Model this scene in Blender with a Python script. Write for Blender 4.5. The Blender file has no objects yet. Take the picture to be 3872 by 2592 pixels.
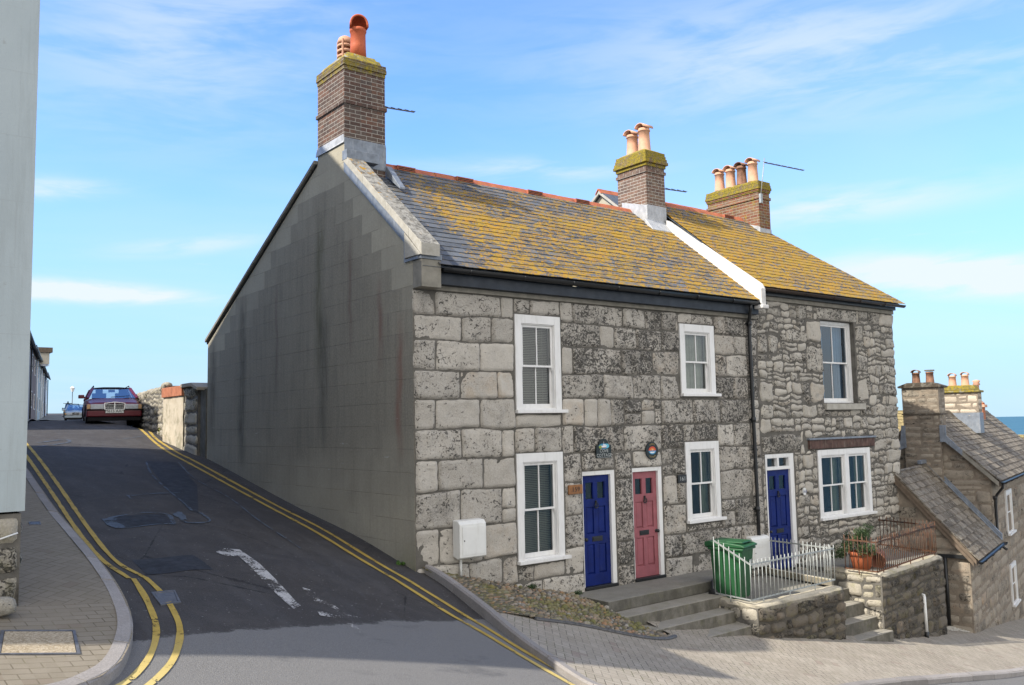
import bpy, math, random
import numpy as np
from mathutils import Vector, Matrix, noise
from mathutils.geometry import delaunay_2d_cdt
sc = bpy.context.scene
COL = sc.collection
R = math.radians
PI = math.pi
random.seed(7)

# ------------------------------------------------------------------ object helpers
def tag(o, label=None, cat=None, group=None, kind=None):
    if label: o['label'] = label
    if cat: o['category'] = cat
    if group: o['group'] = group
    if kind: o['kind'] = kind
    return o

def thing(name, loc, label, cat, group=None, rot=0):
    o = bpy.data.objects.new(name, None)
    o.empty_display_size = .2
    COL.objects.link(o)
    o.location = loc
    o.rotation_euler = (0, 0, rot)
    return tag(o, label, cat, group)

def copy_tree(o, parent=None):
    c = o.copy()
    COL.objects.link(c)
    if parent is not None:
        c.parent = parent
    for ch in list(o.children):
        copy_tree(ch, c)
    return c

class MB:
    """collects vertices and faces, builds ONE mesh object (world or local coordinates)"""
    def __init__(s):
        s.v = []; s.f = []; s.m = []; s.t = {}; s.smooth = []
    def add(s, vs, fs, mi=0, sm=False, tint=None):
        n = len(s.v)
        s.v.extend([tuple(p) for p in vs])
        for f in fs:
            s.f.append([n + i for i in f]); s.m.append(mi); s.smooth.append(sm)
        if tint is not None:
            for i in range(len(vs)): s.t[n + i] = tint
        return s
    def box(s, x0, x1, y0, y1, z0, z1, mi=0, tint=None):
        vs = [(x0,y0,z0),(x1,y0,z0),(x1,y1,z0),(x0,y1,z0),(x0,y0,z1),(x1,y0,z1),(x1,y1,z1),(x0,y1,z1)]
        return s.add(vs, [(0,3,2,1),(4,5,6,7),(0,1,5,4),(1,2,6,5),(2,3,7,6),(3,0,4,7)], mi, False, tint)
    def prism(s, pts, off, mi=0):
        """polygon pts (3D) extruded by vector off"""
        n = len(pts)
        vs = [tuple(p) for p in pts] + [(p[0]+off[0], p[1]+off[1], p[2]+off[2]) for p in pts]
        fs = [tuple(range(n))[::-1], tuple(range(n, 2*n))] + [(i, (i+1) % n, n+(i+1) % n, n+i) for i in range(n)]
        return s.add(vs, fs, mi)
    def bar(s, a, b, w, h=None, mi=0, up=(0,0,1)):
        h = h or w
        a = Vector(a); b = Vector(b); d = (b-a).normalized()
        u = Vector(up)
        if abs(d.dot(u)) > .98: u = Vector((0, 1, 0))
        r = d.cross(u).normalized() * (w/2); t = r.cross(d).normalized() * (h/2)
        vs = [a-r-t, a+r-t, a+r+t, a-r+t, b-r-t, b+r-t, b+r+t, b-r+t]
        return s.add(vs, [(0,1,2,3),(7,6,5,4),(0,4,5,1),(1,5,6,2),(2,6,7,3),(3,7,4,0)], mi)
    def tube(s, pts, r, n=8, mi=0, cap=True):
        pts = [Vector(p) for p in pts]
        rr = r if isinstance(r, (list, tuple)) else [r]*len(pts)
        rings = []
        vs = []
        prev = None
        for i, p in enumerate(pts):
            d = (pts[min(i+1, len(pts)-1)] - pts[max(i-1, 0)]).normalized()
            if prev is None:
                u = Vector((0,0,1)) if abs(d.z) < .9 else Vector((0,1,0))
                a = d.cross(u).normalized()
            else:
                a = (prev - d*prev.dot(d)).normalized()
            prev = a; b = d.cross(a)
            for k in range(n):
                an = 2*PI*k/n
                vs.append(p + (a*math.cos(an) + b*math.sin(an))*rr[i])
        fs = []
        for i in range(len(pts)-1):
            for k in range(n):
                fs.append((i*n+k, i*n+(k+1) % n, (i+1)*n+(k+1) % n, (i+1)*n+k))
        s.add(vs, fs, mi, True)
        if cap:
            m = len(s.v) - len(vs)
            s.f.append([m+k for k in range(n)][::-1]); s.m.append(mi); s.smooth.append(False)
            s.f.append([m+(len(pts)-1)*n+k for k in range(n)]); s.m.append(mi); s.smooth.append(False)
        return s
    def lathe(s, prof, c=(0,0,0), n=20, mi=0, sm=True):
        """prof list of (r,z)"""
        vs = []
        for r, z in prof:
            for k in range(n):
                a = 2*PI*k/n
                vs.append((c[0]+r*math.cos(a), c[1]+r*math.sin(a), c[2]+z))
        fs = []
        for i in range(len(prof)-1):
            for k in range(n):
                fs.append((i*n+k, i*n+(k+1) % n, (i+1)*n+(k+1) % n, (i+1)*n+k))
        return s.add(vs, fs, mi, sm)
    def xform(s, M):
        s.v = [tuple(M @ Vector(p)) for p in s.v]
        return s
    WORLD = True
    def build(s, name, mats, parent=None, world=None, bevel=0, boxuv=True):
        if world is None: world = MB.WORLD
        me = bpy.data.meshes.new(name)
        me.from_pydata(s.v, [], s.f)
        if not isinstance(mats, (list, tuple)): mats = [mats]
        for m in mats: me.materials.append(m)
        if len(mats) > 1:
            me.polygons.foreach_set('material_index', s.m)
        me.polygons.foreach_set('use_smooth', s.smooth)
        if s.t:
            at = me.color_attributes.new('tint', 'FLOAT_COLOR', 'POINT')
            arr = np.full((len(s.v), 4), .5, np.float32); arr[:, 3] = 1
            for k, t in s.t.items(): arr[k, :3] = t
            at.data.foreach_set('color', arr.ravel())
        if boxuv and len(s.v):
            uv = me.uv_layers.new(name='UVMap')
            co = np.array(s.v)
            n = len(me.polygons); nor = np.empty(n*3); me.polygons.foreach_get('normal', nor); nor = nor.reshape(-1, 3)
            ls = np.empty(n, int); me.polygons.foreach_get('loop_start', ls)
            lt = np.empty(n, int); me.polygons.foreach_get('loop_total', lt)
            lv = np.empty(len(me.loops), int); me.loops.foreach_get('vertex_index', lv)
            pi = np.repeat(np.arange(n), lt)
            N = nor[pi]; P = co[lv]
            hl = np.hypot(N[:, 0], N[:, 1]); side = hl > .55
            tx = np.where(side, -N[:, 1]/np.maximum(hl, 1e-6), 1.); ty = np.where(side, N[:, 0]/np.maximum(hl, 1e-6), 0.)
            U_ = P[:, 0]*tx + P[:, 1]*ty
            V_ = np.where(side, P[:, 2], P[:, 1])
            out = np.empty((len(lv), 2)); out[:, 0] = U_; out[:, 1] = V_
            uv.data.foreach_set('uv', out.ravel().astype(np.float32))
        me.update()
        o = bpy.data.objects.new(name, me)
        COL.objects.link(o)
        if parent is not None:
            o.parent = parent
            if world:
                M = Matrix.Identity(4); p = parent
                while p is not None:
                    L = p.matrix_parent_inverse @ Matrix.LocRotScale(p.location, p.rotation_euler, p.scale)
                    M = L @ M; p = p.parent
                o.matrix_parent_inverse = M.inverted()
        if bevel:
            b = o.modifiers.new('bevel', 'BEVEL'); b.width = bevel; b.segments = 2; b.limit_method = 'ANGLE'; b.angle_limit = R(40)
        return o

def quick(name, mat, parent, fn, bevel=0, **k):
    m = MB(); fn(m); return m.build(name, mat, parent, bevel=bevel, **k)

# ------------------------------------------------------------------ node helpers
class NT:
    def __init__(s, name, rough=.8, spec=.3, metallic=0):
        s.mat = bpy.data.materials.new(name); s.mat.use_nodes = True
        s.t = s.mat.node_tree; s.n = s.t.nodes; s.l = s.t.links
        s.b = s.n['Principled BSDF']; s.out = s.n['Material Output']
        s.set('Roughness', rough); s.set('Specular IOR Level', spec); s.set('Metallic', metallic)
    def set(s, k, v):
        i = s.b.inputs[k]
        if hasattr(v, 'is_output') or isinstance(v, bpy.types.NodeSocket): s.l.new(v, i)
        else: i.default_value = v if not isinstance(v, (tuple, list)) or len(v) == 4 else (*v, 1)
    def _in(s, sock, v):
        if isinstance(v, bpy.types.NodeSocket): s.l.new(v, sock)
        elif v is not None:
            if isinstance(v, (tuple, list)) and sock.type == 'RGBA' and len(v) == 3: v = (*v, 1)
            sock.default_value = v
    def obj(s):
        return s.n.new('ShaderNodeTexCoord').outputs['Object']
    def uv(s):
        return s.n.new('ShaderNodeTexCoord').outputs['UV']
    def map(s, vec, scale=(1,1,1), rot=(0,0,0), loc=(0,0,0)):
        m = s.n.new('ShaderNodeMapping'); s._in(m.inputs['Vector'], vec)
        m.inputs['Scale'].default_value = scale; m.inputs['Rotation'].default_value = rot; m.inputs['Location'].default_value = loc
        return m.outputs[0]
    def noise(s, vec, scale, detail=4, rough=.55, dist=0, out='Fac'):
        m = s.n.new('ShaderNodeTexNoise'); s._in(m.inputs['Vector'], vec)
        s._in(m.inputs['Scale'], scale); m.inputs['Detail'].default_value = detail
        m.inputs['Roughness'].default_value = rough; m.inputs['Distortion'].default_value = dist
        return m.outputs[out]
    def voro(s, vec, scale, feat='F1', out='Distance', rand=1):
        m = s.n.new('ShaderNodeTexVoronoi'); m.feature = feat; s._in(m.inputs['Vector'], vec)
        m.inputs['Scale'].default_value = scale; m.inputs['Randomness'].default_value = rand
        return m.outputs[out]
    def math(s, op, a, b=None, c=None, clamp=False):
        m = s.n.new('ShaderNodeMath'); m.operation = op; m.use_clamp = clamp
        s._in(m.inputs[0], a); s._in(m.inputs[1], b)
        if c is not None: s._in(m.inputs[2], c)
        return m.outputs[0]
    def rng(s, v, a, b, c=0., d=1., smooth=False):
        m = s.n.new('ShaderNodeMapRange'); m.clamp = True
        if smooth: m.interpolation_type = 'SMOOTHSTEP'
        s._in(m.inputs['Value'], v)
        for k, x in zip(('From Min', 'From Max', 'To Min', 'To Max'), (a, b, c, d)): s._in(m.inputs[k], x)
        return m.outputs[0]
    def mix(s, f, a, b, mode='MIX'):
        m = s.n.new('ShaderNodeMix'); m.data_type = 'RGBA'; m.blend_type = mode
        s._in(m.inputs[0], f); s._in(m.inputs[6], a); s._in(m.inputs[7], b)
        return m.outputs[2]
    def ramp(s, v, stops):
        m = s.n.new('ShaderNodeValToRGB'); e = m.color_ramp.elements
        while len(e) < len(stops): e.new(.5)
        for i, (p, c) in enumerate(stops): e[i].position = p; e[i].color = (*c, 1) if len(c) == 3 else c
        s._in(m.inputs[0], v); return m.outputs[0]
    def sep(s, v):
        m = s.n.new('ShaderNodeSeparateXYZ'); s._in(m.inputs[0], v); return m.outputs
    def comb(s, x, y, z=0.):
        m = s.n.new('ShaderNodeCombineXYZ'); s._in(m.inputs[0], x); s._in(m.inputs[1], y); s._in(m.inputs[2], z); return m.outputs[0]
    def attr(s, name='tint'):
        m = s.n.new('ShaderNodeAttribute'); m.attribute_name = name; return m.outputs['Color']
    def brick(s, vec, w, h, mortar=.01, c1=(1,1,1), c2=(0,0,0), cm=(0,0,0), bias=0, offs=.5, smooth=.1, freq=2):
        m = s.n.new('ShaderNodeTexBrick'); s._in(m.inputs['Vector'], vec)
        m.inputs['Scale'].default_value = 1; m.inputs['Brick Width'].default_value = w; m.inputs['Row Height'].default_value = h
        m.inputs['Mortar Size'].default_value = mortar; m.inputs['Mortar Smooth'].default_value = smooth; m.inputs['Bias'].default_value = bias
        m.offset = offs; m.offset_frequency = freq
        s._in(m.inputs['Color1'], c1); s._in(m.inputs['Color2'], c2); s._in(m.inputs['Mortar'], cm)
        return m.outputs['Color'], m.outputs['Fac']
    def bump(s, h, strength=.5, dist=.01, normal=None):
        m = s.n.new('ShaderNodeBump'); s._in(m.inputs['Height'], h)
        m.inputs['Strength'].default_value = strength; m.inputs['Distance'].default_value = dist
        if normal is not None: s._in(m.inputs['Normal'], normal)
        s.l.new(m.outputs[0], s.b.inputs['Normal']); return m.outputs[0]
    def col(s, c): s._in(s.b.inputs['Base Color'], c); return s

def plain(name, c, rough=.6, spec=.4, metallic=0, var=.12, scale=6, bump=0, bs=60, dirt=None):
    """a painted / plain surface with slight uneven tone"""
    m = NT(name, rough, spec, metallic); o = m.obj()
    n = m.noise(o, scale, 5, .6)
    f = m.rng(n, .3, .7)
    lo = tuple(x*(1-var) for x in c); hi = tuple(min(1, x*(1+var)) for x in c)
    col = m.mix(f, lo, hi)
    if dirt:
        g = m.noise(m.map(o, (3, 3, .6)), 5, 6, .65)
        col = m.mix(m.rng(g, .52, .75, 0, dirt[1]), col, dirt[0])
    m.col(col)
    m.set('Roughness', m.rng(m.noise(o, scale*3, 3), .3, .7, rough*.85, min(1, rough*1.15)))
    if bump: m.bump(m.noise(o, bs, 4, .6), bump, .01)
    return m.mat

# ------------------------------------------------------------------ materials
def stone_mat(name, base, dark=(.035,.034,.032), warm=(.42,.31,.2), pit=.5, scale=1., black=.5, mossy=0., bump=.8, moss=(.16,.15,.04)):
    m = NT(name, .93, .12); o0 = m.obj(); at = m.attr()
    sc_ = m.n.new('ShaderNodeVectorMath'); sc_.operation = 'MULTIPLY_ADD'; m._in(sc_.inputs[0], at); sc_.inputs[1].default_value = (9, 9, 9); m._in(sc_.inputs[2], o0)
    o = sc_.outputs[0]      # every stone has its own grain, nothing runs across the joints
    t = m.sep(at); tr, tg, tb = t[0], t[1], t[2]
    c = m.mix(m.rng(m.noise(o, 3.2*scale, 6, .65), .3, .72), tuple(x*.78 for x in base), tuple(min(1, x*1.12) for x in base))
    c = m.mix(m.rng(tr, 0, 1, .0, .62), c, tuple(x*.5 for x in base))
    c = m.mix(m.math('MULTIPLY', m.rng(tb, .8, 1, 0, .5), m.rng(m.noise(o, 5*scale, 3), .4, .65)), c, warm)
    # grime in broad patches
    g = m.noise(o, 1.7*scale, 7, .72, .6)
    c = m.mix(m.rng(m.math('ADD', g, m.math('MULTIPLY', m.math('SUBTRACT', tg, .5), .22)), .50, .66, 0, black), c, dark)
    c = m.mix(m.rng(m.noise(o, 60, 3, .7), .35, .65, 0, .45), c, tuple(min(1, x*1.3) for x in base))
    # pits: small dark holes, denser on some stones
    p = m.noise(m.map(o, (1, 1, 1.25)), 15*scale, 3, .55, 1.2)
    p2 = m.noise(o, 34*scale, 3, .6, .5)
    dens = m.math('MULTIPLY_ADD', tg, .19, m.math('MULTIPLY_ADD', m.noise(o, 2.3, 3), .24, -.165))
    th = m.math('SUBTRACT', .66, m.math('MULTIPLY', dens, pit*2))
    pm = m.rng(m.math('SUBTRACT', p, th), 0, .05)
    th2 = m.math('SUBTRACT', .68, m.math('MULTIPLY', dens, pit*1.6))
    pm2 = m.rng(m.math('SUBTRACT', p2, th2), 0, .05)
    pits = m.math('MAXIMUM', pm, m.math('MULTIPLY', pm2, .8))
    c = m.mix(m.math('MULTIPLY', pits, .84), c, dark)
    if mossy:
        mo = m.noise(o, 2.6, 6, .7, .4)
        c = m.mix(m.rng(mo, .5, .68, 0, mossy), c, moss)
    m.col(c)
    h = m.math('SUBTRACT', m.math('MULTIPLY_ADD', m.noise(o, 22, 6, .7), 1.0, m.math('MULTIPLY', m.noise(o, 70, 3, .6), .3)), m.math('MULTIPLY', pits, .8))
    m.bump(h, bump, .02)
    return m.mat

def mortar_mat(name, c):
    m = NT(name, .95, .1); o = m.obj()
    k = m.mix(m.rng(m.noise(o, 4, 6, .7), .3, .7), tuple(x*.6 for x in c), tuple(x*1.15 for x in c))
    k = m.mix(m.rng(m.noise(o, 1.6, 6, .7), .55, .7, 0, .6), k, (.05, .048, .045))
    m.col(k); m.bump(m.noise(o, 50, 5, .7), .7, .012)
    return m.mat

def brick_mat(name, cols, mortar=(.32,.29,.25), lichen=0, dark=0.35):
    m = NT(name, .9, .15); u = m.uv()
    o = m.obj()
    w, h = .225, .075
    b, f = m.brick(u, w, h, .0065, (1,1,1), (0,0,0), (.5,.5,.5), 0, .5, .15)
    # per brick random from quantised coordinates
    s = m.sep(u)
    row = m.math('FLOOR', m.math('DIVIDE', s[1], h))
    off = m.math('MULTIPLY', m.math('MODULO', m.math('ABSOLUTE', row), 2), .5)
    colm = m.math('FLOOR', m.math('SUBTRACT', m.math('DIVIDE', s[0], w), off))
    wn = m.n.new('ShaderNodeTexWhiteNoise'); wn.noise_dimensions = '3D'; m._in(wn.inputs[0], m.comb(colm, row, 0.))
    c = m.ramp(wn.outputs['Value'], [(i/(len(cols)-1), x) for i, x in enumerate(cols)])
    c = m.mix(m.rng(m.noise(o, 30, 4, .6), .3, .7, 0, .5), c, tuple(x*.45 for x in cols[0]))
    c = m.mix(f, c, mortar)
    c = m.mix(m.rng(m.noise(o, 3, 6, .7), .48, .7, 0, dark), c, (.06, .05, .045))
    if lichen:
        ln = m.noise(o, 7, 6, .7)
        c = m.mix(m.rng(ln, .6-.28*lichen, .75-.28*lichen, 0, .9), c, m.mix(m.rng(m.noise(o, 25, 3), .35, .65), (.15, .135, .03), (.34, .25, .02)))
    m.col(c)
    m.bump(m.math('ADD', m.math('MULTIPLY', f, -.8), m.math('MULTIPLY', m.noise(o, 60, 4), .35)), .8, .012)
    return m.mat

def slate_mat(name, lich=.5, base=(.105,.125,.155), center=(5, 1.2), stripes=True):
    m = NT(name, .7, .25); o = m.obj(); t = m.sep(m.attr())
    c = m.mix(m.rng(t[0], 0, 1), tuple(x*.62 for x in base), tuple(x*1.35 for x in base))
    c = m.mix(m.rng(m.noise(o, 12, 5, .7), .35, .7, 0, .5), c, tuple(x*1.5 for x in base))
    c = m.mix(m.math('MULTIPLY', m.rng(t[1], .7, 1, 0, .5), 1), c, (.17, .155, .13))
    c = m.mix(m.rng(m.noise(o, 40, 4, .7), .58, .7, 0, .5), c, (.26, .25, .22))
    s = m.sep(o)
    big = m.noise(m.map(o, (.42, .8, .8)), 1.5, 3, .5)
    # spread of the lichen over the slope (thin beside the coping, the chimneys and along the ridge)
    edge = m.rng(s[0], center[0]-4.3, center[0]-3.0, -.14, 0.)
    top = m.rng(s[1], 1.9, 2.9, 0., -.05)
    bias = m.math('ADD', m.math('ADD', edge, top), m.math('MULTIPLY_ADD', big, .17, -.08))
    v = m.noise(m.map(o, (.75, 1.1, 1.1)), 8.5, 7, .68, .7)
    v2 = m.noise(m.map(o, (1, 1.5, 1.5)), 27, 5, .68, .5)
    k = m.math('ADD', m.math('MULTIPLY_ADD', v2, .46, m.math('MULTIPLY', v, .56)), bias)
    th = .585 - lich*.16
    mask = m.rng(k, th, th+.05)
    ring = m.rng(k, th+.03, th+.11)
    lc = m.mix(m.rng(m.noise(o, 9, 4, .7), .35, .65), (.53,.24,.004), (.41,.265,.012))
    lc = m.mix(m.rng(m.noise(o, 48, 3, .7), .38, .62, 0, .65), lc, (.22, .13, .02))
    lc = m.mix(m.rng(m.noise(o, 2.6, 5, .7), .42, .62, 0, .35), lc, (.27, .20, .04))
    lc = m.mix(m.math('MULTIPLY', ring, .25), lc, (.22, .18, .04))
    c = m.mix(m.math('MULTIPLY', mask, .93), c, lc)
    m.col(c)
    m.set('Roughness', m.rng(mask, 0, 1, .62, .95))
    m.bump(m.math('ADD', m.math('MULTIPLY', mask, .5), m.noise(o, 40, 5, .7)), .5, .008)
    return m.mat

M = {}
M['ashlar'] = stone_mat('portland_roach_stone', (.49,.455,.40), pit=.6, black=.5)
M['rubble'] = stone_mat('portland_rubble_stone', (.49,.455,.395), pit=.52, black=.45, bump=.9)
M['darkrubble'] = stone_mat('blackened_rubble_stone', (.155,.135,.11), pit=.5, black=.95, mossy=.3, bump=1.)
M['wallrubble'] = stone_mat('lichened_rubble_stone', (.40,.365,.30), pit=.45, black=.6, mossy=.4, bump=1.)
M['farstone'] = stone_mat('brown_coursed_stone', (.34,.295,.235), warm=(.4,.23,.13), pit=.32, black=.6, bump=.9)
M['palestone'] = stone_mat('pale_chimney_stone', (.55,.47,.37), pit=.1, black=.15, bump=.5)
M['mortar'] = mortar_mat('grey_mortar', (.155,.145,.128))
M['darkmortar'] = mortar_mat('blackened_mortar', (.105,.095,.08))
M['tanmortar'] = mortar_mat('tan_mortar', (.27,.225,.175))
M['white'] = plain('white_gloss_paint', (.74,.73,.71), .4, .4, var=.05, scale=3, dirt=((.42,.40,.35), .4))
M['blue'] = plain('navy_door_paint', (.003,.0135,.12), .5, .22, var=.25, scale=5, dirt=((.03,.04,.09), .35))
M['pink'] = plain('dusty_pink_door_paint', (.30,.10,.115), .6, .25, var=.15, scale=5, dirt=((.22,.10,.10), .4))
M['black'] = plain('black_iron_paint', (.012,.013,.014), .4, .5, var=.2)
M['blackboard'] = plain('blue_black_fascia_paint', (.016,.022,.032), .5, .4, var=.3, scale=3)
M['lead'] = plain('weathered_lead', (.20,.225,.26), .55, .4, metallic=.3, var=.25, scale=7, dirt=((.38,.39,.4), .6), bump=.2, bs=8)
M['leadlight'] = plain('pale_weathered_lead', (.42,.43,.44), .6, .4, metallic=.2, var=.2, scale=7, dirt=((.2,.2,.2), .5))
M['cementwhite'] = plain('white_painted_cement', (.66,.64,.61), .8, .2, var=.1, dirt=((.3,.28,.26), .6), bump=.3)
M['cornice'] = plain('grey_cornice_render', (.24,.225,.19), .9, .1, var=.2, bump=.3, bs=30)
M['terracotta'] = plain('red_clay', (.48,.115,.05), .6, .3, var=.12, scale=9)
M['ridge'] = plain('red_ridge_tile_clay', (.40,.125,.07), .75, .25, var=.25, scale=5, dirt=((.34,.22,.03), .8), bump=.3)
M['buffpot'] = plain('buff_clay', (.60,.34,.22), .7, .2, var=.12, scale=8, dirt=((.3,.2,.15), .35))
M['sootpot'] = plain('sooty_clay', (.24,.13,.085), .8, .2, var=.4, scale=9, dirt=((.04,.035,.03), .7))
M['galv'] = plain('galvanised_steel', (.34,.36,.35), .5, .5, metallic=.3, var=.2, scale=14)
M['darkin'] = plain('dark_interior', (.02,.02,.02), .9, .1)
M['woodred'] = plain('faded_red_timber', (.10,.06,.05), .8, .2, var=.4, scale=9, dirt=((.2,.17,.14), .8), bump=.4)
M['timber'] = plain('weathered_barge_timber', (.15,.115,.085), .8, .2, var=.25, scale=8)
M['clay_pot'] = plain('orange_plant_pot_clay', (.34,.10,.045), .75, .2, var=.1)
M['plastic_green'] = plain('green_bin_plastic', (.015,.078,.028), .5, .35, var=.12, scale=3)
M['plastic_white'] = plain('white_box_plastic', (.72,.72,.69), .5, .4, var=.04, dirt=((.45,.42,.36), .3))
M['wood_plaque'] = plain('varnished_wood', (.26,.115,.04), .5, .4, var=.25, scale=14)
M['curtain'] = plain('net_curtain', (.42,.42,.36), .9, .1, var=.15)
M['greencurtain'] = plain('green_curtain', (.21,.235,.175), .9, .1, var=.15)
M['bluecurtain'] = plain('blue_curtain', (.14,.22,.34), .9, .1, var=.1)
M['blind'] = plain('grey_blind_slats', (.30,.29,.25), .7, .3, var=.05)
M['tan'] = plain('tan_render', (.56,.45,.28), .9, .1, var=.08, scale=2)
M['soil'] = plain('potting_soil', (.03,.02,.012), .95, .1)

def glass_mat(k=1.6):
    m = NT('window_glass', .03, .5)
    g = m.n.new('ShaderNodeBsdfGlossy'); g.inputs['Roughness'].default_value = .02; g.inputs['Color'].default_value = (.9,.95,1,1)
    tr = m.n.new('ShaderNodeBsdfTransparent'); tr.inputs[0].default_value = (.82,.86,.84,1)
    fr = m.n.new('ShaderNodeFresnel'); fr.inputs[0].default_value = 1.5
    mx = m.n.new('ShaderNodeMixShader')
    m.l.new(m.math('MULTIPLY', fr.outputs[0], k, clamp=True), mx.inputs[0]); m.l.new(tr.outputs[0], mx.inputs[1]); m.l.new(g.outputs[0], mx.inputs[2])
    m.l.new(mx.outputs[0], m.out.inputs[0])
    return m.mat
M['glass'] = glass_mat()
M['carglass'] = glass_mat(.4)
# ------------------------------------------------------------------ render, asphalt, paving
def gable_mat():
    m = NT('weathered_lined_render', .93, .12); o = m.obj(); s = m.sep(o)
    y, z = s[1], s[2]
    bh, bw = .365, .66
    row = m.math('FLOOR', m.math('DIVIDE', z, bh))
    par = m.math('MULTIPLY', m.math('MODULO', m.math('ADD', row, 20.), 2), .5)
    cf = m.math('SUBTRACT', m.math('DIVIDE', y, bw), par)
    colm = m.math('FLOOR', cf)
    yq = m.math('MULTIPLY', m.math('ADD', m.math('ADD', colm, par), .5), bw)
    zq = m.math('MULTIPLY', m.math('ADD', row, .5), bh)
    # scored block lines
    fz = m.math('FRACT', m.math('DIVIDE', z, bh)); fy = m.math('FRACT', cf)
    wob = m.math('MULTIPLY', m.noise(o, 3, 3), .012)
    lz = m.rng(m.math('ADD', fz, wob), .012, .03, 1, 0)
    ly = m.math('MULTIPLY', m.rng(fy, .005, .014, 1, 0), m.rng(m.noise(o, 2.2, 3), .42, .5))
    ln = m.math('MAXIMUM', m.math('MULTIPLY', lz, m.rng(m.noise(m.map(o, (1,1,3)), 1.6, 4), .38, .55)), m.math('MULTIPLY', ly, .3))
    base = m.mix(m.rng(m.noise(o, .9, 5, .6), .3, .7), (.41,.37,.28), (.50,.455,.35))
    wn = m.n.new('ShaderNodeTexWhiteNoise'); m._in(wn.inputs[0], m.comb(colm, row, 3.))
    base = m.mix(m.math('MULTIPLY', wn.outputs['Value'], .28), base, (.27,.25,.205))
    base = m.mix(m.rng(m.noise(o, 45, 4, .7), .35, .65, 0, .3), base, (.24,.23,.19))
    streak = m.noise(m.map(o, (1, 5.5, .5)), 1.5, 6, .7)
    base = m.mix(m.rng(streak, .53, .68, 0, .2), base, (.2,.185,.14))
    base = m.mix(m.rng(m.noise(o, 18, 6, .75), .35, .65, 0, .35), base, (.27,.25,.2))
    # damp, algae-dark blocks stepping down either side of the stack
    r_ = m.math('SUBTRACT', m.math('MULTIPLY_ADD', yq, .93, 4.02), zq)
    l_ = m.math('SUBTRACT', m.math('MULTIPLY_ADD', yq, -.50, 8.42), zq)
    jit = m.math('MULTIPLY_ADD', wn.outputs['Value'], .5, -.25)
    inn = m.math('MULTIPLY', m.rng(m.math('ADD', m.math('MINIMUM', r_, l_), jit), -.02, .02), m.rng(m.math('ADD', m.math('MINIMUM', r_, l_), m.math('MULTIPLY', m.noise(o, 1.3, 4), .8)), -.1, 1.1, .25, 1.))
    low = m.rng(m.math('ADD', z, m.math('MULTIPLY', m.noise(o, .8, 4), 1.6)), 1.6, 2.9)
    lowl = m.rng(m.math('ADD', z, m.math('MULTIPLY', y, .38)), 2.3, 3.6)
    st = m.math('MULTIPLY', inn, m.math('MULTIPLY', m.math('MAXIMUM', low, m.math('MULTIPLY', lowl, .8)), m.rng(m.noise(o, .8, 4, .6), .25, .6, .8, 1.)))
    dk = m.mix(m.rng(m.noise(o, 28, 5, .75), .32, .68), (.165,.148,.115), (.305,.278,.22))
    dk = m.mix(m.rng(streak, .45, .68, 0, .4), dk, (.10,.094,.08))
    c = m.mix(m.math('MULTIPLY', st, .82), base, dk)
    # running streaks
    wav = m.math('MULTIPLY_ADD', m.noise(m.map(o, (1, 0, .5)), 1.2, 3), .5, -.25)
    def streak_at(yc, w, z0, z1, colr, amt, c):
        d = m.math('ABSOLUTE', m.math('SUBTRACT', m.math('ADD', y, wav), yc))
        f = m.math('MULTIPLY', m.rng(d, 0, w, 1, 0, True), m.math('MULTIPLY', m.rng(z, z0-.5, z0+.3), m.rng(z, z1-.6, z1+.1, 1, 0)))
        f = m.math('MULTIPLY', f, m.rng(m.noise(m.map(o, (1,3,.7)), 3, 5, .7), .3, .6, .3, 1))
        return m.mix(m.math('MULTIPLY', f, amt), c, colr)
    c = streak_at(3.35, .28, 3.4, 6.3, (.085,.082,.045), .65, c)
    c = streak_at(3.15, .34, 2.1, 4.6, (.07,.07,.06), .6, c)
    c = streak_at(7.15, .34, 1.6, 5.2, (.075,.07,.058), .7, c)
    c = streak_at(.42, .17, 2.0, 3.95, (.23,.12,.09), .7, c)
    c = streak_at(1.05, .14, 3.4, 4.7, (.19,.105,.085), .7, c)
    c = streak_at(2.1, .12, 3.8, 5.6, (.15,.09,.075), .6, c)
    c = streak_at(5.3, .12, 3.2, 5.4, (.14,.095,.08), .5, c)
    c = streak_at(9.0, .3, 2.2, 4.4, (.06,.055,.045), .6, c)
    # scuffed pale scratches low on the wall
    sc1 = m.noise(m.map(o, (1, .8, 5), (.35, 0, 0)), 1.6, 4, .7)
    c = m.mix(m.math('MULTIPLY', m.rng(sc1, .66, .7), m.math('MULTIPLY', m.rng(z, 1.0, 1.4), m.rng(z, 2.4, 2.8, .5, 0))), c, (.5,.5,.47))
    green = m.math('MULTIPLY', m.rng(z, -.1, .5, 1, 0), m.rng(y, 0, .8, 1, 0))
    c = m.mix(m.math('MULTIPLY', green, .5), c, (.15,.15,.06))
    c = m.mix(m.math('MULTIPLY', ln, .36), c, (.12,.11,.095))
    m.col(c)
    m.bump(m.math('SUBTRACT', m.math('MULTIPLY', m.noise(o, 70, 5, .75), .8), m.math('MULTIPLY', ln, 1.)), .45, .01)
    return m.mat
M['gable'] = gable_mat()

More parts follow.
